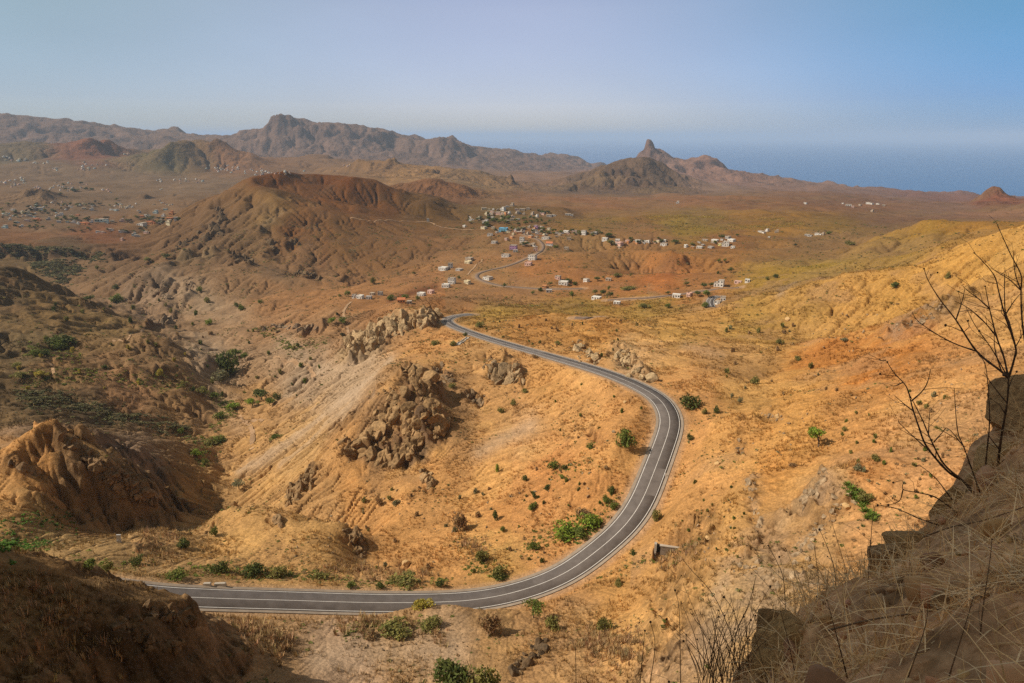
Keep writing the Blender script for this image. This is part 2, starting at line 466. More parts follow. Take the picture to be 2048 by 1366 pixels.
 [(1180,444,1480),(1245,440,1490),(1310,449,1450)],[(1280,552,830),(1340,550,830),(1400,553,820)],[(1190,512,985),(1240,508,975),(1300,512,965)],[(1850,463,1150),(1930,459,1100)],
 [(1950,573,415),(1880,608,410),(1800,640,398),(1720,668,388),(1640,697,376)],[(1960,487,535),(1900,512,530),(1800,552,515),(1680,557,525),(1560,592,545)],
 [(1450,500,930),(1520,498,960),(1580,500,950)],[(1430,512,880),(1500,508,900),(1570,510,890)],
 [(1040,415,1780),(1100,412,1800),(1180,418,1700)],[(1350,420,1650),(1450,419,1650),(1560,421,1620)],[(1360,424,1720),(1450,422,1720),(1560,424,1700)],
]
# the made road: centre line
ROAD = [(180,1176,155),(300,1188,150),(420,1197,147.5),(600,1204,145.5),(800,1208,144.5),(950,1204,146),(1050,1187,150),(1130,1152,155.5),(1196,1103,163.5),(1250,1050,172),(1284,1000,182),(1309,940,196),(1328,890,209.5),(1340,850,221),(1338,822,230),(1318,795,243),(1270,768,260),(1200,742,285),(1100,712,325),(1030,693,365),(970,675,407),(928,661,447),(903,650,473),(894,641,495),(902,634.5,512),(920,630.5,525),(945,628,536)]
# behind the photographer and beside him, out of the picture: (azimuth deg, distance, z)
EXTRA = []
for az in range(-180, 181, 12):
    a = abs(az)
    EXTRA.append((az, 1.5, -1.8))
    if a <= 62:
        EXTRA += [(az, 4, -6.5), (az, 9, -14), (az, 25, -32), (az, 45, -53)]
    elif az < 0 and a in (72, 120):
        EXTRA += [(az, 4, -2.2), (az, 10, -2.6), (az, 18, 1), (az, 30, 14), (az, 55, 20), (az, 120, -10), (az, 300, -120), (az, 1500, -220), (az, 9000, -300)]
    elif az < 0 and a <= 110:
        # the crag on the left that shades the near bank
        EXTRA += [(az, 4, -1.9), (az, 10, -2.2), (az, 18, 4), (az, 30, 30), (az, 55, 42), (az, 120, 10), (az, 300, -110), (az, 1500, -220), (az, 9000, -300)]
    elif az > 0 and a <= 135:
        EXTRA += [(az, 4, -1.2), (az, 10, 1), (az, 30, 6), (az, 120, 10), (az, 300, 0), (az, 1500, -120), (az, 9000, -520)]
    else:
        EXTRA += [(az, 4, -1.9), (az, 10, -2), (az, 30, 3), (az, 120, 14), (az, 300, 20), (az, 1500, 20), (az, 9000, -300)]
# shoulder left of the picture that shades the bottom mound
EXTRA += [(-50, 100, -42), (-50, 120, -38), (-55, 90, -30), (-55, 115, -14), (-55, 140, -25), (-62, 100, 8), (-62, 130, 10), (-50, 160, -75), (-56, 200, -125), (-50, 250, -165), (-54, 330, -170)]
for az in range(-45, 60, 6):
    EXTRA.append((az, 12500, -560))
for az in (-45, -40, -30, -20, -10, -3, 3):
    EXTRA.append((az, 10800, -330))
for az, d in ((7, 9500), (9, 8500), (14, 8200)):
    EXTRA.append((az, d, -540))
for az, d in ((18, 10500), (22, 9000), (25, 8300), (29, 7400), (33, 7100), (37, 7000), (42, 7000), (48, 7000)):
    EXTRA.append((az, d, -540))

pts = []
for ln in LINES:
    a = np.array(ln, float)
    for i in range(len(a) - 1):
        n = max(1, int(np.hypot(*(a[i + 1, :2] - a[i, :2])) // 22))
        for k in range(n):
            f = k / n
            p = a[i] + (a[i + 1] - a[i]) * f
            p[2] = math.exp(math.log(a[i, 2]) * (1 - f) + math.log(a[i + 1, 2]) * f)
            pts.append(p)
    pts.append(a[-1])
pts = np.array(pts)
pu, pt = ray(pts[:, 0], pts[:, 1])
pv = np.log(pts[:, 2])


def catmull(P, n):
    P = np.asarray(P, float)
    Q = np.vstack([2 * P[0] - P[1], P, 2 * P[-1] - P[-2]])
    out = []
    for i in range(1, len(Q) - 2):
        for k in range(n):
            s = k / n
            p0, p1, p2, p3 = Q[i - 1], Q[i], Q[i + 1], Q[i + 2]
            out.append(0.5 * (2 * p1 + (p2 - p0) * s + (2 * p0 - 5 * p1 + 4 * p2 - p3) * s * s + (3 * p1 - p0 - 3 * p2 + p3) * s ** 3))
    out.append(P[-1])
    return np.array(out)


def resample(P, step):
    L = np.r_[0, np.cumsum(np.linalg.norm(np.diff(P, axis=0), axis=1))]
    s = np.arange(0, L[-1], step)
    return np.stack([np.interp(s, L, P[:, k]) for k in range(P.shape[1])], -1)


def smooth1(P, it, keep=None):
    for _ in range(it):
        P[1:-1] = 0.25 * P[:-2] + 0.5 * P[1:-1] + 0.25 * P[2:]
    return P


rp = np.array(ROAD, float)
ROADP = resample(catmull(world(rp[:, 0], rp[:, 1], rp[:, 2]), 24), 1.0)
ROADP[:, 2] = smooth1(ROADP[:, 2].copy(), 400)
ROADP[:, :2] = smooth1(ROADP[:, :2].copy(), 30)
rr = ROADP[::6]
rd = np.hypot(rr[:, 0], rr[:, 1])
ex = np.array(EXTRA, float)
CU = np.r_[pu, np.arctan2(rr[:, 0], rr[:, 1]), np.radians(ex[:, 0])]
CV = np.r_[pv, np.log(rd), np.log(ex[:, 1])]
CT = np.r_[pt, rr[:, 2] / rd, ex[:, 2] / ex[:, 1]]


def rbf_fit(u, v, t, lam):
    n = len(u)
    K = -np.sqrt((u[:, None] - u) ** 2 + (v[:, None] - v) ** 2)
    K[np.diag_indices(n)] += lam
    Pm = np.stack([np.ones(n), u, v], -1)
    A = np.zeros((n + 3, n + 3)); A[:n, :n] = K; A[:n, n:] = Pm; A[n:, :n] = Pm.T
    return np.linalg.solve(A, np.r_[t, 0, 0, 0])


def rbf_eval(wt, u, v, uu, vv):
    out = np.empty(uu.size)
    f = uu.ravel().astype(np.float32); g = vv.ravel().astype(np.float32)
    u = u.astype(np.float32); v = v.astype(np.float32); wn = wt[:-3].astype(np.float64)
    for i in range(0, f.size, 4000):
        a = f[i:i + 4000, None]; b = g[i:i + 4000, None]
        out[i:i + 4000] = -(np.sqrt((a - u) ** 2 + (b - v) ** 2) @ wn)
    return (out + wt[-3] + wt[-2] * f + wt[-1] * g).reshape(uu.shape)


# grid: columns by azimuth, rows by log distance
NF = 1080
U = np.r_[np.radians(np.linspace(-180, -46, 54, endpoint=False)), np.radians(np.linspace(-46, 46, NF)), np.radians(np.linspace(46, 180, 55)[1:])]
segs = [(1.5, 40, 50), (40, 80, 70), (80, 130, 170), (130, 400, 560), (400, 1000, 350), (1000, 2500, 290), (2500, 9500, 300), (9500, 13000, 25)]
V = np.concatenate([np.linspace(math.log(a), math.log(b), n, endpoint=False) for a, b, n in segs] + [[math.log(13000)]])
NU, NV = len(U), len(V)
iu = np.unique(np.r_[np.arange(0, NU, 3), NU - 1]); iv = np.unique(np.r_[np.arange(0, NV, 3), NV - 1])
wt = rbf_fit(CU, CV, CT, 0.0008)
uu, vv = np.meshgrid(U[iu], V[iv])
Tc = rbf_eval(wt, CU, CV, uu, vv)


def upsample(A, xi, yi, nx, ny):
    def cub(B, x, n, axis):
        B = np.moveaxis(B, axis, 0)
        q = np.arange(n); i = np.clip(np.searchsorted(x, q, 'right') - 1, 0, len(x) - 2)
        f = ((q - x[i]) / (x[i + 1] - x[i]))[:, None]
        m = np.clip(i - 1, 0, None); p = np.clip(i + 2, None, len(x) - 1)
        p0, p1, p2, p3 = B[m], B[i], B[i + 1], B[p]
        r = 0.5 * (2 * p1 + (p2 - p0) * f + (2 * p0 - 5 * p1 + 4 * p2 - p3) * f * f + (3 * p1 - p0 - 3 * p2 + p3) * f ** 3)
        return np.moveaxis(r, 0, axis)
    return cub(cub(A, xi, nx, 1), yi, ny, 0)


T = upsample(Tc, iu, iv, NU, NV)
D = np.exp(V)[:, None] * np.ones((1, NU))
X = D * np.sin(U)[None]; Y = D * np.cos(U)[None]
Z = T * D


def col_of(u):
    return int(np.clip(np.searchsorted(U, u), 1, NU - 1))


ROW0 = int(np.searchsorted(V, math.log(60)))


def hit(px, py, zz=None, row0=None):
    """first ground met by the line of sight through a photo pixel: (u, v)"""
    zz = Z if zz is None else zz
    u, t = ray(px, py)
    c = col_of(u)
    col = zz[:, c] / D[:, c]
    r0 = ROW0 if row0 is None else row0
    k = np.nonzero(col[r0:] >= t)[0]
    if not len(k):
        return float(u), V[-1]
    k = k[0] + r0
    if k == r0:
        return float(u), V[k]
    f = (t - col[k - 1]) / max(1e-9, col[k] - col[k - 1])
    return float(u), float(V[k - 1] + f * (V[k] - V[k - 1]))


def zat(x, y):
    u = math.atan2(x, y); v = math.log(max(1.6, math.hypot(x, y)))
    c = col_of(u); r = int(np.clip(np.searchsorted(V, v), 1, NV - 1))
    fu = (u - U[c - 1]) / (U[c] - U[c - 1]); fv = (v - V[r - 1]) / (V[r] - V[r - 1])
    return float((Z[r - 1, c - 1] * (1 - fu) + Z[r - 1, c] * fu) * (1 - fv) + (Z[r, c - 1] * (1 - fu) + Z[r, c] * fu) * fv)


def at(px, py):
    u, v = hit(px, py)
    d = math.exp(v)
    x, y = d * math.sin(u), d * math.cos(u)
    return np.array([x, y, zat(x, y)])


def paint(strokes, base=None):
    """soft mask on the ground; a stroke is (radius_px, [(px,py),...]) in the photo, kept as a place on the ground"""
    M = np.zeros((NV, NU), np.float32)
    for st in strokes:
        rad, line = st[0], st[1]
        amp = st[2] if len(st) > 2 else 1.0
        a = np.array(line, float); q = [a[0]]
        for i in range(len(a) - 1):
            n = max(1, int(np.hypot(*(a[i + 1] - a[i])) // (rad * 0.6)))
            q += [a[i] + (a[i + 1] - a[i]) * (k + 1) / n for k in range(n)]
        for x, y in q:
            u, v = hit(x, y, Zbase)
            ru = rad / FPX
            v1 = hit(x, y - rad, Zbase)[1]; v2 = hit(x, y + rad, Zbase)[1]
            rv = min(max((v1 - v2) / 2, ru * 0.7), ru * 6)
            c0, c1 = np.searchsorted(U, [u - 2 * ru, u + 2 * ru]); r0, r1 = np.searchsorted(V, [v - 2 * rv, v + 2 * rv])
            if c1 <= c0 or r1 <= r0: continue
            g = np.exp(-((U[c0:c1][None] - u) / ru) ** 2 * 1.3 - ((V[r0:r1][:, None] - v) / rv) ** 2 * 1.3) * amp
            M[r0:r1, c0:c1] = np.maximum(M[r0:r1, c0:c1], g)
    return M


Zbase = Z.copy()
# ---------------------------------------------------------------- relief: gullies, spurs, rock
def slope_of(z):
    dzu = np.gradient(z, U, axis=1) / D
    dzv = np.gradient(z, V, axis=0) / D
    return np.hypot(dzu, dzv), dzu, dzv


S0, _, _ = slope_of(Zbase)
foot = D * 0.0016
front = sstep(-1.2, -0.9, U) * (1 - sstep(0.9, 1.2, U))
ROCK = paint([
 (26, [(815, 740), (850, 790), (870, 850), (800, 880)]), (22, [(700, 900), (760, 900), (830, 910)]), (20, [(590, 985), (620, 945)]),
 (16, [(690, 690), (740, 668), (790, 640), (840, 640), (870, 625)]), (14, [(700, 720), (745, 690)]),
 (18, [(985, 740), (1030, 745), (1010, 725)]), (10, [(880, 735), (900, 750)]), (12, [(930, 790), (960, 800)]), (12, [(850, 950), (860, 975)], 0.7),
 (10, [(1180, 850), (1200, 880)], 0.7), (9, [(1130, 890), (1140, 870)], 0.6), (9, [(1240, 790), (1260, 800)], 0.6),
 (16, [(1160, 690), (1190, 715)], 0.8), (20, [(1230, 700), (1265, 720), (1290, 755)], 0.9),
 (14, [(695, 1070), (715, 1090)], 0.9), (10, [(560, 1045), (540, 1035)], 0.7), (9, [(800, 1125), (820, 1135)], 0.7),
 (20, [(20, 920), (60, 940)], 0.8), (22, [(190, 950), (240, 985), (320, 1005)], 0.9), (16, [(150, 900), (210, 930)], 0.6),
 (16, [(300, 1080), (280, 1100)], 0.7), (20, [(240, 1220), (300, 1230), (380, 1240)], 0.7),
 (14, [(1640, 950), (1600, 1000), (1540, 1060), (1480, 1120)], 0.8), (22, [(1560, 1110), (1600, 1060), (1680, 1010)], 0.7), (26, [(1480, 1200), (1560, 1170), (1640, 1130)], 0.5),
 (12, [(1500, 960), (1505, 1010), (1520, 1060)], 0.6), (9, [(1475, 880), (1490, 905)], 0.7), (12, [(1530, 825), (1560, 830)], 0.6), (10, [(1490, 830), (1480, 860)], 0.5),
 (16, [(1780, 660), (1830, 640), (1880, 610), (1950, 590)], 0.7), (16, [(1960, 690), (1990, 720)], 0.5),
 (10, [(430, 410), (440, 440), (425, 460)], .55), (10, [(455, 455), (425, 475), (390, 495)], .55), (14, [(470, 500), (490, 520), (460, 525)], .55),
 (12, [(540, 480), (550, 500), (530, 510)], .55), (12, [(580, 470), (575, 500), (560, 515)], .55), (10, [(560, 420), (540, 440), (520, 460)], 0.7), (12, [(600, 545), (640, 555)], 0.7),
 (10, [(500, 400), (480, 390)], 0.4), (12, [(350, 510), (430, 510)], 0.8), (14, [(320, 560), (340, 590), (310, 580)], 0.8), (12, [(390, 560), (370, 590)], 0.6),
 (14, [(690, 560), (720, 565)], 0.7), (8, [(80, 510), (180, 510)], 1.0), (8, [(0, 505), (60, 507)], 0.9), (8, [(190, 512), (280, 515)], 0.7), (8, [(300, 655), (350, 635)], 0.9),
 (9, [(530, 655), (560, 650)], 0.6), (10, [(610, 660), (640, 650)], 0.6), (12, [(20, 700), (5, 680)], 0.7), (14, [(390, 820), (420, 835)], 0.6),
 (8, [(1150, 375), (1200, 370), (1260, 365), (1310, 370)], 0.9), (8, [(1190, 350), (1250, 340), (1290, 345)], 0.7), (6, [(1290, 300), (1300, 310), (1330, 325)], 0.9), (8, [(1350, 340), (1420, 345)], 0.4),
 (6, [(1015, 360), (1025, 372)], 1.0), (6, [(830, 345), (880, 342)], 0.7), (6, [(780, 325), (770, 340)], 0.5), (6, [(1230, 530), (1260, 535)], 0.3), (10, [(1370, 525), (1400, 530)], 0.7),
 (7, [(1690, 470), (1660, 462)], 0.8), (8, [(60, 385), (95, 388)], 0.4), (4, [(280, 395), (350, 393)], .5),
 (10, [(20, 250), (100, 262), (180, 262), (220, 270)], 0.5), (12, [(540, 250), (570, 245), (620, 262), (700, 270), (780, 280)], 0.8), (10, [(880, 300), (930, 305)], 0.5),
])
ROCK = np.maximum(ROCK, sstep(0.75, 1.15, S0).astype(np.float32) * 0.8 * (D > 60))
# scree and cuttings stay smooth
SCREE = paint([(12, [(780, 720), (720, 770), (650, 825), (570, 885), (480, 940)]), (9, [(700, 800), (620, 880), (560, 930)], 0.8), (8, [(745, 790), (690, 830)], 0.6),
               (24, [(640, 740), (700, 735), (740, 715)], 0.8), (20, [(1000, 880), (960, 905), (1060, 850)], 0.7), (10, [(1560, 585), (1590, 565)], 0.8), (18, [(560, 680), (600, 700), (650, 700)], 0.5), (18, [(420, 780), (480, 860)], 0.4),
               (40, [(640, 1320), (760, 1300), (900, 1300)], 0.8), (16, [(1430, 1190), (1450, 1160)], 0.6), (30, [(330, 560), (400, 600), (460, 620)], 0.6), (14, [(1370, 690), (1440, 710)], 0.4), (10, [(1290, 770), (1240, 730)], 0.5)])
rough = (0.30 + 0.70 * sstep(0.10, 0.5, S0) + 0.22 * sstep(500, 700, D)) * (1 - 0.6 * SCREE) * (1 + 0.7 * sstep(2300, 4000, D) * sstep(.08, .3, S0))
for k, lam in enumerate([520, 270, 140, 72, 37, 19, 9.7, 5, 2.6, 1.4]):
    wgt = sstep(1.8, 3.6, lam / foot) * (1 - sstep(0.10, 0.22, lam / D)) * front
    if wgt.max() < 0.01: continue
    wx = X + 0.35 * lam * perlin(X / lam / 1.7, Y / lam / 1.7, 40 + k)
    wy = Y + 0.35 * lam * perlin(X / lam / 1.7, Y / lam / 1.7, 60 + k)
    n = perlin(wx / lam, wy / lam, k)
    Z += lam * wgt * rough * (1 + .6 * (U[None] > .3) * (lam < 90)) * ((0.075 if lam > 40 else .055) * (np.abs(n) - 0.27) + (0.035 if lam > 40 else .025) * n)
# crisp crests and flutes on the far mountains, the pointed peak, gullies round the crater hill
far_ = sstep(4200, 5600, D) * sstep(.03, .13, S0) * front
Z += far_ * (42 * (0.55 - np.abs(perlin(X / 430, Y / 430, 201)) * 1.6) + 20 * (0.5 - np.abs(perlin(X / 190, Y / 190, 202)) * 1.6) + 9 * (0.5 - np.abs(perlin(X / 85, Y / 85, 203)) * 1.6))
for px_, py_, d_, wpx, hpx in ((1300, 281, 6000, 15, 5), (1645, 932, 143, 24, 12), (562, 229, 7500, 24, 5), (356, 259, 8700, 16, 4), (322, 263, 8800, 12, 3), (640, 249, 7500, 6, 3), (690, 250, 7500, 5, 2), (905, 281, 7300, 18, 3), (790, 317, 3500, 9, 5)):
    u_, t_ = ray(px_, py_); q_ = np.hypot((U[None] - float(u_)) * FPX / wpx, (V[:, None] - math.log(d_)) * FPX / wpx * .35)
    Z += np.clip(1 - q_, 0, 1) ** 1.2 * hpx / FPX * d_
cc_ = world(650, 392, 1525)
th_ = np.arctan2(Y - cc_[1], X - cc_[0]); rr_ = np.hypot(X - cc_[0], Y - cc_[1])
cone = sstep(150, 230, rr_) * (1 - sstep(430, 640, rr_))
ang_ = th_ * 9 + .8 * perlin(X / 130, Y / 130, 211)
Z += (.25 + .3 * sstep(-.1, -.35, (X - cc_[0]) / 400)) * cone * (rr_ / 300) * (9 * (np.abs(perlin(ang_, rr_ / 420, 212)) - .3) + 4.5 * (np.abs(perlin(ang_ * 2.3, rr_ / 300, 213)) - .3) + 2.2 * (np.abs(perlin(ang_ * 5, rr_ / 200, 214)) - .3))
# the left-hand valley is badly cut up
left_ = sstep(.05, .18, -U - .12)[None] * sstep(170, 210, D) * (1 - sstep(950, 1250, D)) * (.6 - .4 * sstep(430, 600, D) * sstep(-.50, -.40, U)[None])
for lam, am in ((120, 11.0), (60, 6.5), (28, 3.2), (13, 1.6), (6.5, .8)):
    n_ = np.abs(perlin(X / lam + .4 * perlin(X / lam / 2, Y / lam / 2, 221), Y / lam, 222 + lam))
    Z += left_ * am * (.27 - n_) * np.clip(D / 400, .6, 1.6) * (1 - sstep(.10, .22, lam / D)) * 1.2
for k, m in enumerate((1.0, 0.55, 0.3, 0.16, 0.09, 0.05)):
    for lam in (22.0 * m, 80.0 * m, 330.0 * m):
        wgt = sstep(1.6, 3.2, lam / foot) * (1 - sstep(0.05, 0.10, lam / D)) * (ROCK > 0.02)
        if wgt.max() < 0.01: continue
        zx = (.9, .9, .8, .8, .7, .7)[k] * (k > 0)
        n = 1 - np.abs(perlin((X + zx * Z) / lam, (Y - .6 * zx * Z) / lam, 80 + k)) * 2.2
        n2 = perlin(X / lam * 1.3 + 9, (Y * .6 + 1.3 * Z) / lam, 90 + k) * 1.4
        Z += lam * wgt * ROCK * ((0.13, .13, .17, .2, .2, .2)[k] * (n - 0.45) + 0.13 * n2)


# running water: follow the steepest way down and cut where much of it gathers
def carve(z, times, amt):
    global AREA
    f0, f1 = np.searchsorted(U, [-0.82, 0.82]); r0 = np.searchsorted(V, math.log(70)); r1 = np.searchsorted(V, math.log(9000))
    for it in range(times):
        rs = np.arange(r0, r1, 2); cs = np.arange(f0, f1, 2)
        zz = z[np.ix_(rs, cs)]; dd = D[np.ix_(rs, cs)]; vv_ = V[rs]; du = U[cs[1]] - U[cs[0]]
        zz = zz + perlin(np.arange(len(cs))[None] / 7.0 + 0 * zz, np.arange(len(rs))[:, None] / 7.0 + 0 * zz, 300 + it) * dd * .0013
        h, w_ = zz.shape
        best = np.zeros((h, w_)); rec = np.full((h, w_), -1, np.int64)
        idx = np.arange(h * w_).reshape(h, w_)
        for dr, dc in ((-1, 0), (1, 0), (0, -1), (0, 1), (-1, -1), (-1, 1), (1, -1), (1, 1)):
            a = slice(max(0, -dr), h - max(0, dr)); b = slice(max(0, -dc), w_ - max(0, dc))
            a2 = slice(max(0, dr), h - max(0, -dr)); b2 = slice(max(0, dc), w_ - max(0, -dc))
            dv = np.abs(vv_[a2] - vv_[a])[:, None] if dr else 0
            dist = np.hypot(dv, du if dc else 0) * dd[a, b]
            s = (zz[a, b] - zz[a2, b2]) / dist
            bb = best[a, b]; rr_ = rec[a, b]
            q = s > bb
            bb[q] = s[q]; rr_[q] = idx[a2, b2][q]
        dvv = np.gradient(vv_)[:, None] * np.ones((1, w_))
        area = (dvv * du * dd * dd).ravel()
        cell = np.sqrt(area).copy()
        rel = np.ones(h * w_)
        boost = (.25 + .75 * sstep(130, 330, dd)) * (1 + 1.6 * left_[np.ix_(rs, cs)] + .25 * cone[np.ix_(rs, cs)])
        order = np.argsort(-zz.ravel()).tolist(); rc = rec.ravel().tolist()
        acc = rel.tolist()
        for i in order:
            j = rc[i]
            if j >= 0: acc[j] += acc[i]
        acc = np.array(acc).reshape(h, w_)
        cut = amt * boost * dd * np.clip(np.log(acc) - 1.2, 0, 4.0) * np.clip(best, 0, 0.8) ** 0.7
        full = upsample(cut, np.arange(0, 2 * h, 2), np.arange(0, 2 * w_, 2), 1, 1) if False else None
        big = np.repeat(np.repeat(cut, 2, 0), 2, 1)
        b = np.pad(big, 1, mode='edge')
        big = (b[1:-1, 1:-1] * 4 + b[:-2, 1:-1] + b[2:, 1:-1] + b[1:-1, :-2] + b[1:-1, 2:]) / 8
        hh = min(big.shape[0], r1 - r0); ww = min(big.shape[1], f1 - f0)
        z[r0:r0 + hh, f0:f0 + ww] -= big[:hh, :ww] * (1 - 0.7 * SCREE[r0:r0 + hh, f0:f0 + ww])
    AREA = np.zeros_like(z, dtype=np.float32)
    ab = np.repeat(np.repeat(np.log(acc), 2, 0), 2, 1)
    AREA[r0:r0 + hh, f0:f0 + ww] = ab[:hh, :ww]


carve(Z, 3, 0.00105)

# ---------------------------------------------------------------- roads cut into the slope
def carve_road(P, half, blend, drop):
    lim = half + blend
    best = np.full(Z.shape, 1e9, np.float32); zr = np.zeros(Z.shape, np.float32)
    S_ = P[::2]; Tg = np.gradient(S_, axis=0); Tl = np.linalg.norm(Tg[:, :2], axis=1)
    for (x, y, z), tg, tl in zip(S_, Tg, Tl):
        u = math.atan2(x, y); d = math.hypot(x, y)
        c0, c1 = np.searchsorted(U, [u - lim / d, u + lim / d]); r0, r1 = np.searchsorted(V, [math.log(max(1.6, d - lim)), math.log(d + lim)])
        dd = (X[r0:r1, c0:c1] - x) ** 2 + (Y[r0:r1, c0:c1] - y) ** 2
        b = best[r0:r1, c0:c1]; q = dd < b
        b[q] = dd[q]; al = np.clip(((X[r0:r1, c0:c1] - x) * tg[0] + (Y[r0:r1, c0:c1] - y) * tg[1]) / tl, -3, 3)
        zr[r0:r1, c0:c1][q] = (z + al * tg[2] / tl)[q]
    dist = np.sqrt(best)
    k = 1 - sstep(half, lim, dist)
    near = best < 1e8
    Z[near] = (Z * (1 - k) + (zr - drop) * k)[near]
    return dist


RDIST = carve_road(ROADP, 5.2, 9.0, 0.16)


def track(pix, step, half, blend, drop, it=10):
    P = np.array([at(*p) for p in pix])
    P = resample(catmull(P, 12), step)
    P[:, :2] = smooth1(P[:, :2].copy(), it)
    P[:, 2] = [zat(x, y) for x, y, _ in P]
    P[:, 2] = smooth1(P[:, 2].copy(), it * 6)
    return P, carve_road(P, half, blend, drop)


VROAD, vd = track([(1165, 577), (1090, 577), (1040, 574), (1000, 571), (975, 566), (958, 558), (953, 551), (962, 545), (985, 539), (1012, 532), (1040, 523), (1062, 513), (1078, 505), (1087, 495), (1085, 487), (1076, 479), (1060, 473), (1045, 468)], 2.0, 3.6, 5, 0.25, 25)
RDIST = np.minimum(RDIST, vd)
BEND, vd = track([(1424, 613), (1420, 606), (1421, 599), (1428, 594), (1440, 592)], 1.5, 4, 6, 0.2, 4)
RDIST = np.minimum(RDIST, vd)
LANE, vd = track([(1215, 600), (1245, 598), (1290, 596), (1330, 592), (1360, 589), (1400, 582), (1440, 577), (1480, 574)], 2.0, 2.6, 4, 0.25, 10)
RDIST = np.minimum(RDIST, vd)
STUB, vd = track([(1150, 635), (1175, 634), (1200, 633)], 1.5, 3.2, 4, 0.25, 4)
RDIST = np.minimum(RDIST, vd)

# ground dug away in front of the culvert wall
CWA = at(1313, 1090); CWB = CWA + np.array([CWA[1], -CWA[0], 0]) / np.hypot(CWA[0], CWA[1]) * 7.0
ex_ = (CWB - CWA)[:2]; CWL = float(np.hypot(*ex_)); ex_ /= CWL
ey_ = np.array([ex_[1], -ex_[0]]); ey_ *= -np.sign(ey_ @ CWA[:2])          # towards the viewer
CWZ = CWA[2] + .15
sx_ = (X - CWA[0]) * ex_[0] + (Y - CWA[1]) * ex_[1]; fy_ = (X - CWA[0]) * ey_[0] + (Y - CWA[1]) * ey_[1]
k_ = sstep(-.9, -.2, sx_) * (1 - sstep(CWL - .3, CWL + 2.5, sx_)) * (fy_ > -.25) * (1 - sstep(3.5, 8.5, fy_)) * (D < 300) * (D > 90)
Z = np.where(k_ > 0, Z * (1 - k_) + np.minimum(Z, CWZ - 2.5 + .05 * np.clip(fy_, 0, 9)) * k_, Z)

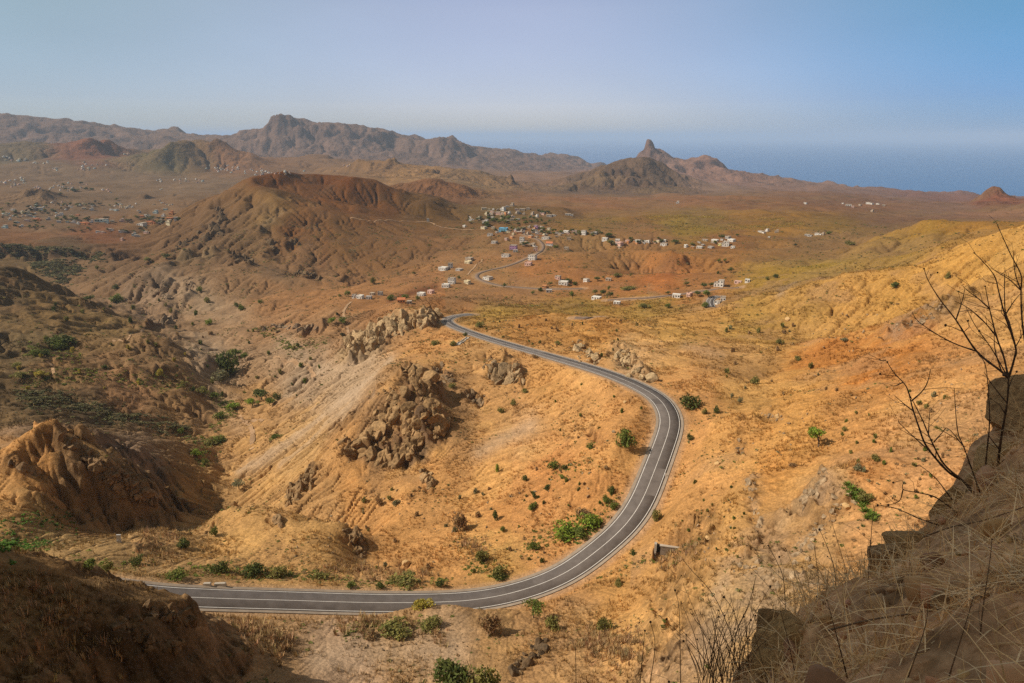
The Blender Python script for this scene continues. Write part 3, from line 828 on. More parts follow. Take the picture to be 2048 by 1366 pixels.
# ---------------------------------------------------------------- the ground's own colours, with some light and shade painted in
SAND = (.46, .25, .10); ORANGE = (.40, .18, .055); RED = (.19, .085, .032); BROWN = (.235, .14, .07); GREY = (.34, .25, .17)
PALE = (.43, .31, .17); DARK = (.10, .066, .04); YGREEN = (.34, .185, .05); OLIVE = (.15, .12, .04); MAUVE = (.20, .13, .10); TAN = (.36, .215, .10); PLAIN = (.215, .145, .09)
CTRL = [(0, 240, MAUVE), (150, 270, MAUVE), (570, 250, MAUVE), (700, 290, MAUVE), (900, 300, MAUVE), (1100, 325, MAUVE), (400, 305, (.19, .12, .06)), (160, 290, (.22, .10, .06)), (320, 310, (.15, .12, .06)),
        (450, 310, (.24, .13, .07)), (30, 305, (.16, .12, .07)), (100, 345, PLAIN), (300, 350, PLAIN), (200, 400, PLAIN), (400, 370, PLAIN), (100, 440, PLAIN), (300, 440, BROWN), (50, 475, (.23, .12, .06)), (200, 475, (.26, .12, .06)),
        (800, 350, TAN), (760, 345, BROWN), (950, 360, (.27, .17, .09)), (1080, 360, (.26, .16, .10)), (880, 385, (.24, .12, .06)), (1240, 350, (.15, .10, .065)), (1180, 360, (.17, .115, .075)), (1320, 360, (.13, .09, .06)), (1300, 310, (.25, .16, .125)), (1430, 340, (.29, .17, .125)), (1400, 365, (.27, .18, .13)),
        (550, 365, RED), (650, 360, RED), (690, 365, (.22, .09, .03)), (760, 390, (.19, .085, .03)), (700, 410, (.22, .10, .035)), (640, 400, (.21, .09, .03)), (850, 430, (.18, .10, .035)), (560, 400, (.24, .135, .05)), (620, 430, (.25, .125, .05)), (540, 430, (.27, .17, .08)),
        (580, 460, (.24, .12, .05)), (680, 470, (.22, .12, .05)), (760, 480, (.22, .12, .055)), (840, 500, (.24, .13, .06)), (450, 470, (.23, .145, .08)), (500, 490, (.24, .15, .08)), (620, 530, (.24, .14, .075)), (350, 500, (.25, .15, .08)), (400, 530, (.25, .16, .095)), (560, 550, (.21, .135, .08)),
        (300, 590, (.29, .20, .135)), (400, 600, (.28, .19, .12)), (150, 560, (.30, .19, .11)), (50, 530, (.22, .15, .075)), (150, 500, (.18, .12, .07)), (460, 580, (.26, .16, .09)), (550, 600, (.29, .16, .08)), (620, 600, (.30, .16, .075)), (700, 590, (.30, .16, .075)),
        (100, 620, (.20, .13, .06)), (30, 580, (.13, .09, .05)), (200, 660, (.21, .14, .065)), (100, 720, (.21, .13, .065)), (300, 720, (.22, .14, .075)), (60, 700, (.15, .11, .06)), (250, 770, (.24, .14, .075)), (350, 780, (.26, .16, .08)), (50, 800, (.14, .095, .05)), (200, 830, (.13, .09, .05)), (60, 850, (.24, .16, .10)), (250, 880, (.26, .18, .12)),
        (50, 900, SAND), (80, 870, SAND), (150, 980, (.28, .17, .08)), (250, 960, (.30, .19, .09)), (380, 1000, (.24, .15, .07)), (100, 1060, (.28, .19, .09)), (300, 1080, (.36, .23, .11)), (200, 1100, (.32, .21, .10)), (560, 1080, (.42, .25, .11)), (500, 1050, (.43, .26, .11)), (650, 1090, (.40, .24, .10)),
        (100, 1200, (.20, .12, .055)), (250, 1250, (.16, .10, .05)), (60, 1300, (.24, .15, .07)), (500, 1300, (.30, .19, .10)), (700, 1300, (.42, .29, .19)), (900, 1300, (.40, .27, .16)), (760, 1240, (.38, .24, .12)), (1000, 1270, (.34, .21, .10)), (1150, 1290, (.32, .20, .10)),
        (420, 720, GREY), (560, 700, (.31, .21, .13)), (600, 760, GREY), (480, 880, TAN), (520, 820, TAN), (650, 660, (.32, .19, .10)), (560, 640, (.31, .18, .095)), (480, 640, (.30, .19, .11)),
        (700, 780, (.40, .29, .19)), (600, 900, (.44, .28, .13)), (520, 960, (.44, .27, .12)), (780, 760, (.36, .21, .095)), (830, 760, (.29, .17, .08)), (760, 850, (.24, .145, .075)), (840, 870, (.17, .11, .065)), (900, 800, (.25, .15, .075)), (860, 940, SAND), (700, 980, SAND), (800, 1050, SAND), (650, 1020, (.40, .24, .11)),
        (950, 700, (.43, .25, .11)), (880, 690, (.41, .22, .09)), (1000, 800, (.40, .23, .10)), (1050, 850, (.46, .28, .13)), (1150, 820, (.47, .27, .11)), (1100, 770, (.46, .26, .10)), (1000, 960, SAND), (1100, 950, (.42, .21, .08)), (1000, 1040, (.43, .22, .085)), (1100, 1050, SAND), (900, 1100, SAND), (1000, 1120, (.40, .24, .09)), (1200, 950, (.42, .22, .085)), (1250, 850, (.42, .23, .09)),
        (750, 600, (.30, .155, .07)), (850, 560, (.29, .15, .07)), (930, 590, (.30, .14, .06)), (1000, 590, (.33, .15, .06)), (1000, 500, (.28, .15, .07)), (900, 510, (.25, .14, .07)), (1050, 550, (.31, .15, .06)), (1150, 560, (.31, .15, .06)), (1250, 560, (.31, .145, .055)), (1200, 510, (.25, .14, .06)), (1300, 490, (.27, .15, .065)), (1320, 550, (.34, .14, .05)), (1400, 560, (.30, .15, .06)),
        (1000, 430, (.20, .13, .05)), (1050, 400, (.27, .15, .08)), (1200, 400, (.29, .15, .075)), (1350, 400, (.28, .145, .075)), (1500, 410, (.27, .14, .07)), (1200, 440, (.24, .15, .05)), (1270, 460, (.27, .14, .055)), (1400, 430, (.26, .17, .055)), (1500, 435, YGREEN), (1580, 450, YGREEN), (1380, 455, (.27, .19, .045)), (1450, 490, (.28, .14, .055)), (1550, 500, (.27, .15, .06)), (1650, 490, (.25, .15, .07)), (1650, 450, (.27, .17, .05)), (1700, 410, (.24, .13, .075)), (1800, 440, (.22, .13, .08)),
        (1600, 380, (.27, .16, .11)), (1750, 395, (.24, .14, .10)), (1900, 410, (.25, .155, .11)), (1900, 390, (.24, .12, .085)), (1995, 395, (.24, .10, .06)), (2030, 425, (.30, .17, .10)), (1900, 450, YGREEN), (1880, 460, (.33, .20, .05)), (1950, 460, YGREEN), (1800, 500, (.30, .19, .06)), (1650, 530, (.31, .21, .05)), (1750, 530, (.30, .19, .05)), (1550, 545, (.31, .20, .05)),
        (1000, 620, (.30, .19, .055)), (1150, 620, (.30, .19, .055)), (1300, 625, (.33, .21, .06)), (1050, 650, (.36, .19, .065)), (1200, 660, (.38, .20, .065)), (1400, 640, (.38, .22, .075)), (1350, 670, (.38, .23, .075)), (1500, 640, (.37, .23, .07)), (1600, 620, (.40, .24, .08)), (1550, 670, (.37, .22, .07)), (1400, 700, (.40, .23, .09)), (1480, 720, (.40, .24, .10)), (1300, 700, (.44, .27, .12)),
        (1700, 600, (.44, .255, .085)), (1800, 560, (.45, .26, .08)), (1950, 500, (.47, .27, .08)), (2020, 520, (.45, .27, .09)), (1900, 600, (.42, .25, .09)), (1650, 690, ORANGE), (1800, 690, ORANGE), (1750, 740, (.42, .18, .05)), (1900, 700, (.42, .22, .085)), (2000, 650, (.44, .26, .10)), (1600, 770, (.45, .25, .085)), (1500, 790, (.44, .26, .095)), (1700, 820, (.46, .25, .095)), (1850, 850, (.49, .28, .12)), (1600, 850, (.47, .26, .09)), (1450, 860, (.48, .27, .10)),
        (1750, 930, (.46, .235, .09)), (1850, 960, (.50, .28, .125)), (1550, 920, (.46, .24, .08)), (1420, 980, (.50, .28, .11)), (1450, 1040, (.49, .29, .11)), (1400, 1100, (.44, .26, .10)), (1600, 1080, (.45, .28, .12)), (1550, 1180, (.45, .30, .14)), (1450, 1230, (.44, .30, .15)), (1780, 1040, (.50, .29, .13)), (1650, 1000, (.44, .27, .12)), (1350, 1220, (.44, .27, .11)), (1250, 1180, (.42, .24, .09)), (1350, 1320, (.42, .28, .15)), (1380, 850, SAND), (1380, 780, SAND)]
cu, cv, cc = [], [], []
for x, y, c in CTRL:
    u, v = hit(x, y, Zbase)
    cu.append(u); cv.append(v); cc.append(c)
cu, cv, cc = np.array(cu), np.array(cv), np.array(cc)
ku = np.unique(np.r_[np.arange(0, NU, 6), NU - 1]); kv = np.unique(np.r_[np.arange(0, NV, 6), NV - 1])
# wander the borders so that colours meet in ragged lines
gu, gv = np.meshgrid(U[ku], V[kv])
gu = gu + 0.012 * fbm(gu, gv, 0.05, 3, 3); gv = gv + 0.05 * fbm(gu, gv, 0.05, 3, 7)
COLc = np.zeros(gu.shape + (3,)); wsum = np.zeros(gu.shape)
for i in range(len(cu)):
    d2 = ((gu - cu[i]) ** 2 + ((gv - cv[i]) * 0.30) ** 2) + 0.00012
    ww_ = d2 ** -2.0
    COLc += ww_[..., None] * cc[i]; wsum += ww_
COLc /= wsum[..., None]
COL = np.stack([upsample(COLc[..., k], ku, kv, NU, NV) for k in range(3)], -1).astype(np.float32)


def mixc(mask, col, var=None):
    global COL
    COL = COL * (1 - mask[..., None]) + np.array(col, np.float32) * mask[..., None]


S1, _, _ = slope_of(Z)
big = fbm(X, Y, 160, 4, 21); mid = fbm(X, Y, 28, 4, 22); fine = fbm(X, Y, 5.5, 3, 23)
patch = sstep(0.1, 0.5, np.where(D < 700, mid, big))
COL *= (1 + 0.16 * np.clip(np.where(D < 900, mid, big), -1, 1) + 0.10 * np.clip(fine, -1, 1) * (D < 500))[..., None]
# dry grass on gentle ground, darker along the gullies
mixc(0.35 * sstep(0.15, 0.6, mid) * (D < 420) * sstep(0, 0.5, COL[..., 0] - 0.05), (.50, .31, .12))
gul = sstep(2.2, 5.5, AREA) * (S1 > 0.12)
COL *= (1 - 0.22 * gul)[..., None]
mixc(0.75 * SCREE, (.40, .30, .21))
rk = np.clip(ROCK * 1.15, 0, 1) * sstep(0.35, 0.8, S1 + 0.25 * ROCK)
rocktone = np.stack([0.60 * COL[..., 0] + .02, 0.60 * COL[..., 1] + .014, 0.64 * COL[..., 2] + .011], -1)
st = 0.8 + 0.75 * np.clip(fbm(X + Z * .7, Y + Z * .4, 5 * np.maximum(1, np.round(D / 400)), 4, 31), -.9, .9)
COL = COL * (1 - 0.8 * rk[..., None]) + rocktone * (0.8 * rk * st)[..., None] + 0
PALEM = paint([(18, [(690, 700), (740, 670), (790, 645), (840, 640)]), (26, [(1240, 710), (1275, 745), (1250, 690)], 0.7), (10, [(350, 510), (420, 512)], 0.7), (16, [(1620, 980), (1560, 1050)], 0.5), (22, [(1440, 1160), (1500, 1200)], 0.4), (10, [(560, 425), (530, 450)], 0.6)])
mixc(0.7 * PALEM, (.45, .33, .19))
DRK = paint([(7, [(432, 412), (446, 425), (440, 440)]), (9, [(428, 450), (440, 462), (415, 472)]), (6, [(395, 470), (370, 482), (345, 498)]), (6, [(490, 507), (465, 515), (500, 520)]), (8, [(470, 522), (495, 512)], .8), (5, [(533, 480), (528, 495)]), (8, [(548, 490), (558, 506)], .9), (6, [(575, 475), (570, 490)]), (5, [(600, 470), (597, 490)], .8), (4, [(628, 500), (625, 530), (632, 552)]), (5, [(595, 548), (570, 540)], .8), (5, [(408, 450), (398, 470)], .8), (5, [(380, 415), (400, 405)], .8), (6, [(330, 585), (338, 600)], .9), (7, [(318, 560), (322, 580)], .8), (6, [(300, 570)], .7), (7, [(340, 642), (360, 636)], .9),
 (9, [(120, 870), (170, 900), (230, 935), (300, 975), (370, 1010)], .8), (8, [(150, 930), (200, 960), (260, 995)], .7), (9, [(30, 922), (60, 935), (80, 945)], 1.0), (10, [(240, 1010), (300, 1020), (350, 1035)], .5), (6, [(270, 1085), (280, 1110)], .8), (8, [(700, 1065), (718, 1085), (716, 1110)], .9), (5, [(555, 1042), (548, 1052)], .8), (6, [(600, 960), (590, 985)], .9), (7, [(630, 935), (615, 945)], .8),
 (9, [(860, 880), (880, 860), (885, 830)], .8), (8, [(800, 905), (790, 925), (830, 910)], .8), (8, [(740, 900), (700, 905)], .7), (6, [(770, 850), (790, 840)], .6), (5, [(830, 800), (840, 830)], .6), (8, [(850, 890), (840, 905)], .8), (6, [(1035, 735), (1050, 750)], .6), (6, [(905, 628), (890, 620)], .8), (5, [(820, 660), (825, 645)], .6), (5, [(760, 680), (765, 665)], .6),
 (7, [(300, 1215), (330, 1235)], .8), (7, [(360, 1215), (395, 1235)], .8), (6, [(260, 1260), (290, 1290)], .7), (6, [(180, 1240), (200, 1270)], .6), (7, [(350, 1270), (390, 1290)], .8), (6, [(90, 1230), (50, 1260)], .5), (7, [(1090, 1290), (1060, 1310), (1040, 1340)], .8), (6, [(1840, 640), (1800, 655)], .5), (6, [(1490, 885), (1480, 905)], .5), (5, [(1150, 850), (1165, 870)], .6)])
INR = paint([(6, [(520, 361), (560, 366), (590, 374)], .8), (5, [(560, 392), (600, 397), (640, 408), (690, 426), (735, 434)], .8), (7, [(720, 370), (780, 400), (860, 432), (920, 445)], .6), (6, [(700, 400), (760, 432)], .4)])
mixc(.75 * INR * sstep(-.5, .3, big), (.095, .062, .028))  # dark vegetation, plus shade painted along the inside of the crater rim
RIM_LIT = paint([(4, [(546, 384), (556, 397), (580, 402)], .9), (9, [(540, 400), (550, 420), (520, 440)], .7), (7, [(580, 420), (560, 450)], .5), (4, [(620, 410), (660, 424)], .6)])
mixc(.7 * RIM_LIT, (.40, .25, .11))  # sunlit crest of the near rim, painted into the ground colour
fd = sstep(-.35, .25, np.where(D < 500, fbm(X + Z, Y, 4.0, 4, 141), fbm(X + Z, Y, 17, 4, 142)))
mixc(.8 * DRK * fd, (.075, .05, .032))  # dark rock, also carrying painted shade on cliffs, ridge side and crag
REDM = paint([(9, [(505, 357), (560, 352), (640, 352), (690, 354)], 0.9), (8, [(695, 360), (700, 380)], 0.9), (14, [(575, 455), (600, 460)], 0.5), (8, [(655, 460), (650, 500), (645, 530)], 0.5), (8, [(690, 425), (705, 430)], 0.5), (16, [(1300, 548), (1350, 545), (1390, 548)], 0.6), (10, [(1215, 455), (1230, 465)], 0.6)])
mixc(0.35 * REDM, (.25, .085, .025))
DARKF = paint([(9, [(780, 598), (830, 583), (870, 573)], 0.9)])
mixc(DARKF, (.12, .05, .025))
GRN = paint([(14, [(1300, 430), (1420, 435), (1560, 437)], 0.5), (10, [(1350, 452), (1450, 450), (1600, 445)], 0.6), (10, [(1560, 540), (1650, 533), (1780, 535)], 0.7), (14, [(1850, 455), (1900, 450), (1950, 455)], 0.7), (16, [(1000, 612), (1150, 610), (1300, 615)], 0.3), (20, [(1490, 655), (1560, 640), (1650, 620)], 0.5),
             (14, [(0, 1080), (60, 1085)], 0.5), (16, [(430, 1140), (550, 1145), (700, 1150)], 0.35), (14, [(60, 760), (200, 750), (330, 760)], 0.25), (14, [(700, 1255), (800, 1250)], 0.3)])
mixc(.4 * GRN * sstep(-0.3, 0.5, np.where(D < 500, fine, mid)), (.30, .205, .05))
# terraces of the kitchen garden and field edges keep their furrows
mixc(0.8 * (1 - sstep(4.6, 7.5, RDIST)), (.42, .28, .17))
GRYM = paint([(50, [(1480, 1100), (1560, 1100), (1620, 1180), (1420, 1280)], .8), (30, [(1700, 1030), (1640, 960)], .6), (40, [(1500, 1120), (1560, 1200), (1440, 1230)], .7), (26, [(1640, 1010), (1600, 1080)], .6), (18, [(1505, 960), (1520, 1060)], .6), (22, [(1790, 655), (1880, 610)], .6), (20, [(430, 620), (380, 590), (320, 580)], .5)])
mixc(.85 * GRYM * sstep(-.5, .2, fbm(X, Y, 9, 4, 161)), (.30, .225, .155))
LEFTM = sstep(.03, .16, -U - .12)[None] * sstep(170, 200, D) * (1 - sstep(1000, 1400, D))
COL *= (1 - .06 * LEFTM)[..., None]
lum_ = (COL @ np.array([.3, .5, .2], np.float32))[..., None]
COL = np.clip(lum_ + (COL - lum_) * 1.04, .008, .9) * np.array([.99, .955, .90], np.float32)
brk = sstep(-.1, .5, fbm(X, Y, 210, 5, 131)) * sstep(480, 620, D) * (D < 3500) * (U[None] > -.1)
mixc(.45 * brk, (.245, .155, .07))
mixc(.35 * sstep(.15, .6, fbm(X, Y, 70, 4, 137)) * sstep(480, 620, D) * (D < 3500), (.20, .115, .06))
COL *= np.stack([np.ones_like(X), 1 - .02 * (U[None] > 0) * np.ones_like(X), 1 + .0 * X], -1)
mixc(.5 * sstep(.1, .55, fbm(X, Y, 48, 5, 151)) * (U[None] > .2) * (D < 700) * (D > 100), (.33, .19, .09))
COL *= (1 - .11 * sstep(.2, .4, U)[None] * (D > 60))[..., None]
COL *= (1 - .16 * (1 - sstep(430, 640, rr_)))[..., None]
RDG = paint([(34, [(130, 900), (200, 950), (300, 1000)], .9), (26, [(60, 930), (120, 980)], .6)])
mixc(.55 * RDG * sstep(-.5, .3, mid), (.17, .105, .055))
# the far country is darker, redder earth
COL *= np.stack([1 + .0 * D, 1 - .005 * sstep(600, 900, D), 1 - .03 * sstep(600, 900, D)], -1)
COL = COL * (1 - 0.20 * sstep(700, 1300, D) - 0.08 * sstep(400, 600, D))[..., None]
COL = np.clip(COL, 0.01, 0.9)

# ---------------------------------------------------------------- ground sheets
def zone(name, label_kind, fm, m):
    pass


PX_OF = 1024 + FPX * np.tan(U)                 # rough photo column of each azimuth (near the horizon)
cid = np.zeros((NV - 1, NU - 1), np.int8)
pxc = 0.5 * (PX_OF[1:] + PX_OF[:-1])[None] * np.ones((NV - 1, 1)); dc = np.exp(0.5 * (V[1:] + V[:-1]))[:, None] * np.ones((1, NU - 1))
inf = (np.abs(0.5 * (U[1:] + U[:-1])) < 0.83)[None] * np.ones((NV - 1, 1), bool)
cid[inf & (dc > 6500 - 1200 * ((pxc > 420) & (pxc < 900))) & (dc < 9800) & (pxc < 1215)] = 1      # mountain range
cid[inf & (pxc > 1250) & (pxc < 1560) & (dc > 5000) & (dc < 7000)] = 2                             # pointed peak
cid[inf & (pxc > 1095) & (pxc < 1395) & (dc > 3080) & (dc < 4100)] = 3                             # dome hill
rimd = np.interp(pxc, [300, 360, 455, 540, 640, 690, 760, 850, 945], [1250, 1150, 1010, 960, 890, 880, 1000, 1150, 1330])
cid[inf & (pxc > 300) & (pxc < 945) & (dc > rimd) & (dc < 1850)] = 4                               # crater hill
cid[inf & (pxc > 228) & (pxc < 520) & (dc > 4050) & (dc < 5000)] = 5
cid[inf & (pxc > 60) & (pxc < 228) & (dc > 4680) & (dc < 5700)] = 6
cid[inf & (pxc > 775) & (pxc < 990) & (dc > 1960) & (dc < 2400)] = 7
cid[inf & (pxc > 740) & (pxc < 1075) & (dc > 2850) & (dc < 3900)] = 8
cid[inf & (pxc > 15) & (pxc < 130) & (dc > 2330) & (dc < 2650)] = 9
cid[inf & (pxc > 1935) & (pxc < 2040) & (dc > 2150) & (dc < 2600)] = 10
vid = np.arange(NV * NU).reshape(NV, NU)
quads = np.stack([vid[:-1, :-1], vid[:-1, 1:], vid[1:, 1:], vid[1:, :-1]], -1)
XYZ = np.stack([X, Y, Z], -1).reshape(-1, 3)
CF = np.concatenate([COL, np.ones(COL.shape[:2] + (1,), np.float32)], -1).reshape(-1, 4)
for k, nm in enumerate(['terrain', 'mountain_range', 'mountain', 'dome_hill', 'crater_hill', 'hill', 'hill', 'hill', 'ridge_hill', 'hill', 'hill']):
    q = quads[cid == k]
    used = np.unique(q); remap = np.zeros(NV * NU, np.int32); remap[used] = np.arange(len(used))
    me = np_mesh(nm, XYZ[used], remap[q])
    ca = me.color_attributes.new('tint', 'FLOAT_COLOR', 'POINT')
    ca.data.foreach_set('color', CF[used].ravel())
    far = k not in (0, 4)
    o = struct(link(nm, me, FARGROUND if far else GROUND))

# ---------------------------------------------------------------- sea and air
sea_m = bpy.data.materials.new('sea_water'); sea_m.use_nodes = True
t = sea_m.node_tree; b = t.nodes['Principled BSDF']
b.inputs['Base Color'].default_value = (.035, .14, .34, 1); b.inputs['Roughness'].default_value = 0.35; b.inputs['IOR'].default_value = 1.33
tc = t.nodes.new('ShaderNodeTexCoord'); n = t.nodes.new('ShaderNodeTexNoise'); n.inputs['Scale'].default_value = 1 / 60; n.inputs['Detail'].default_value = 8
bp = t.nodes.new('ShaderNodeBump'); bp.inputs['Distance'].default_value = 6; bp.inputs['Strength'].default_value = 0.6
t.links.new(tc.outputs['Object'], n.inputs['Vector']); t.links.new(n.outputs['Fac'], bp.inputs['Height']); t.links.new(bp.outputs['Normal'], b.inputs['Normal'])
SEA = 90000
struct(obj('sea', [(-SEA, 4000, -500), (SEA, 4000, -500), (SEA, SEA, -500), (-SEA, SEA, -500)], [(0, 1, 2, 3)], sea_m))


def haze(density, col):
    lo, hi = -620, max(120.0, float(Z.max()) + 5)
    s = SEA + 500
    v = [(x, y, z) for z in (lo, hi) for x, y in ((-s, -14000), (s, -14000), (s, s), (-s, s))]
    f = [(3, 2, 1, 0), (4, 5, 6, 7), (0, 1, 5, 4), (1, 2, 6, 5), (2, 3, 7, 6), (3, 0, 4, 7)]
    m = bpy.data.materials.new('haze'); m.use_nodes = True
    t = m.node_tree
    t.nodes.remove(t.nodes['Principled BSDF'])
    pv_ = t.nodes.new('ShaderNodeVolumePrincipled')
    pv_.inputs['Color'].default_value = (*col, 1)
    pv_.inputs['Density'].default_value = density
    pv_.inputs['Anisotropy'].default_value = 0.0
    t.links.new(pv_.outputs[0], t.nodes['Material Output'].inputs['Volume'])
    o = obj('haze', v, f, m)
    o['kind'] = 'stuff'
    o['label'] = 'pale dusty air fading the far hills and the sea'
    o['category'] = 'haze'


haze(4.3e-5, (.59, .745, .94))
SC.cycles.volume_max_steps = 64
SC.cycles.max_bounces = 6
SC.cycles.volume_bounces = 1

# ---------------------------------------------------------------- road
def ribbon(P, offs, dz):
    """flat strip along P between side offsets (left, right), a little above the bed; edges turned down"""
    Tn = np.gradient(P[:, :2], axis=0); Tn /= np.linalg.norm(Tn, axis=1)[:, None]
    N = np.stack([Tn[:, 1], -Tn[:, 0]], -1)
    rows = []
    for off, z in offs:
        rows.append(np.concatenate([P[:, :2] + N * off, (P[:, 2] + z + dz)[:, None]], 1))
    R = np.stack(rows, 1); k = len(offs); n = len(P)
    idx = np.arange(n * k).reshape(n, k)
    q = np.stack([idx[:-1, :-1], idx[:-1, 1:], idx[1:, 1:], idx[1:, :-1]], -1).reshape(-1, 4)
    return R.reshape(-1, 3), q[:, ::-1]


ASPHALT = mat('asphalt', (.105, .088, .078), 0.85, scale=0.35, col2=(.155, .132, .118), bump=0.1)
OLDROAD = mat('old_asphalt', (.16, .11, .08), 0.9, scale=0.3, col2=(.22, .155, .115))
GUTTER = mat('concrete_gutter', (.26, .205, .155), 0.9, scale=0.6, col2=(.36, .29, .22))
PAINT = mat('road_paint', (.62, .58, .52), 0.7, scale=0.8, col2=(.80, .77, .72))
v, q = ribbon(ROADP, [(-3.75, -0.35), (-3.7, 0), (0, 0.05), (3.7, 0), (3.75, -0.35)], 0)
struct(link('road', np_mesh('road', v, q, False), ASPHALT))
for s in (-1, 1):
    a, b_ = sorted((s * 3.76, s * 4.65))
    v, q = ribbon(ROADP, [(a, -0.02 if s > 0 else 0.03), (b_, 0.03 if s > 0 else -0.02)], 0.0)
    struct(link('road_gutter', np_mesh('road_gutter', v, q, False), GUTTER))
for off, wd in ((-3.25, .16), (0, .14), (3.25, .16)):
    v, q = ribbon(ROADP, [(off - wd / 2, 0.05 * (1 - abs(off - wd / 2) / 3.7)), (off + wd / 2, 0.05 * (1 - abs(off + wd / 2) / 3.7))], 0.012)
    struct(link('road_marking', np_mesh('road_marking', v, q, False), PAINT))
# patched and worn stretches
PATCH = mat('asphalt_patch', (.096, .081, .072), 0.8, scale=.5, col2=(.13, .11, .098)); WORN = mat('worn_asphalt', (.12, .10, .088), 0.9, scale=.25, col2=(.165, .14, .123))
for i0, n_, a_, b_, m_ in ((95, 9, -3.0, -.4, PATCH), (150, 14, .3, 3.0, WORN), (205, 6, -3.0, -.3, PATCH), (232, 22, -3.1, -.2, WORN), (290, 7, .3, 2.9, PATCH), (318, 26, .25, 3.1, WORN), (356, 8, -2.9, -.4, PATCH), (380, 20, -3.0, 3.0, WORN), (430, 12, .3, 3.0, PATCH), (470, 24, -3.0, -.3, WORN), (520, 14, .3, 3.0, PATCH)):
    P_ = ROADP[i0:i0 + n_]
    if len(P_) < 3: continue
    v, q = ribbon(P_, [(a_, .05 * (1 - abs(a_) / 3.7)), (b_, .05 * (1 - abs(b_) / 3.7))], 0.006)
    struct(link('road_patch', np_mesh('road_patch', v, q, False), m_))
for P, hw, mm in ((VROAD, 2.3, OLDROAD), (LANE, 1.9, OLDROAD), (STUB, 2.5, OLDROAD)):
    v, q = ribbon(P, [(-hw - .1, -0.5), (-hw, 0), (hw, 0), (hw + .1, -0.5)], 0.1)
    struct(link('village_road', np_mesh('village_road', v, q, False), mm))
v, q = ribbon(BEND, [(-3.3, -0.5), (-3.2, 0), (3.2, 0), (3.3, -0.5)], 0.1)
struct(link('road', np_mesh('road', v, q, False), ASPHALT))
for off in (-2.8, 0, 2.8):
    v, q = ribbon(BEND, [(off - .12, 0), (off + .12, 0)], 0.13)
    struct(link('road_marking', np_mesh('road_marking', v, q, False), PAINT))
# ---------------------------------------------------------------- shared builders
def tinted(name, rough=0.85, translucent=0.0, var=0.25, scale=3.0):
    m = bpy.data.materials.new(name); m.use_nodes = True
    t = m.node_tree; b = t.nodes['Principled BSDF']
    b.inputs['Roughness'].default_value = rough; b.inputs['Specular IOR Level'].default_value = 0.15
    a = t.nodes.new('ShaderNodeAttribute'); a.attribute_name = 'tint'
    tc = t.nodes.new('ShaderNodeTexCoord'); n = t.nodes.new('ShaderNodeTexNoise'); n.inputs['Scale'].default_value = scale; n.inputs['Detail'].default_value = 4
    mr = t.nodes.new('ShaderNodeMapRange'); mr.inputs['From Min'].default_value = 0.3; mr.inputs['From Max'].default_value = 0.7
    mr.inputs['To Min'].default_value = 1 - var; mr.inputs['To Max'].default_value = 1 + var
    t.links.new(tc.outputs['Object'], n.inputs['Vector']); t.links.new(n.outputs['Fac'], mr.inputs['Value'])
    sc = t.nodes.new('ShaderNodeVectorMath'); sc.operation = 'SCALE'
    t.links.new(a.outputs['Color'], sc.inputs[0]); t.links.new(mr.outputs[0], sc.inputs['Scale'])
    t.links.new(sc.outputs['Vector'], b.inputs['Base Color'])
    if translucent:
        tr = t.nodes.new('ShaderNodeBsdfTranslucent'); mx = t.nodes.new('ShaderNodeMixShader'); mx.inputs[0].default_value = translucent
        t.links.new(sc.outputs['Vector'], tr.inputs['Color']); t.links.new(b.outputs[0], mx.inputs[1]); t.links.new(tr.outputs[0], mx.inputs[2])
        t.links.new(mx.outputs[0], t.nodes['Material Output'].inputs['Surface'])
    return m


LEAF = tinted('leaves', 0.7, 0.3)
BARK = mat('bark', (.10, .075, .055), 0.95, scale=6, col2=(.19, .145, .105), bump=0.4)
STRAW = tinted('dry_straw', 0.8, 0.15, 0.2, 4)
TWIG = mat('dead_twig', (.06, .038, .024), 0.9, scale=25, col2=(.15, .095, .06), bump=0.3)
STEM = mat('dead_stem', (.13, .085, .05), 0.9, scale=25, col2=(.26, .18, .11), bump=0.2)


def col_attr(me, cols):
    ca = me.color_attributes.new('tint', 'FLOAT_COLOR', 'POINT')
    ca.data.foreach_set('color', np.ascontiguousarray(np.concatenate([cols, np.ones((len(cols), 1))], 1), np.float32).ravel())


def leaf_cards(rng, cen, size, aspect=1.7, up=0.3):
    """little leaf-shaped quads at the given centres, random tilt"""
    n = len(cen)
    a = rng.normal(size=(n, 3)); a /= np.linalg.norm(a, axis=1)[:, None]
    b = rng.normal(size=(n, 3)); b[:, 2] *= up
    b -= (b * a).sum(1)[:, None] * a; b /= np.linalg.norm(b, axis=1)[:, None]
    s = (size * rng.uniform(0.6, 1.35, n))[:, None]
    c = cen
    v = np.stack([c - a * s * aspect / 2, c + b * s * 0.42, c + a * s * aspect / 2, c - b * s * 0.42], 1).reshape(-1, 3)
    q = np.arange(n * 4).reshape(n, 4)
    return v, q


def crown_points(rng, n, lobes):
    """points spread through a few unequal lobes, denser at their skins"""
    L = np.array(lobes)                      # x y z rx ry rz
    wts = (L[:, 3] * L[:, 4] * L[:, 5]) ** 0.66
    k = rng.choice(len(L), n, p=wts / wts.sum())
    d = rng.normal(size=(n, 3)); d /= np.linalg.norm(d, axis=1)[:, None]
    r = rng.uniform(0.35, 1.0, n) ** 0.45 * rng.uniform(0.85, 1.15, n)
    return L[k, :3] + d * r[:, None] * L[k, 3:]


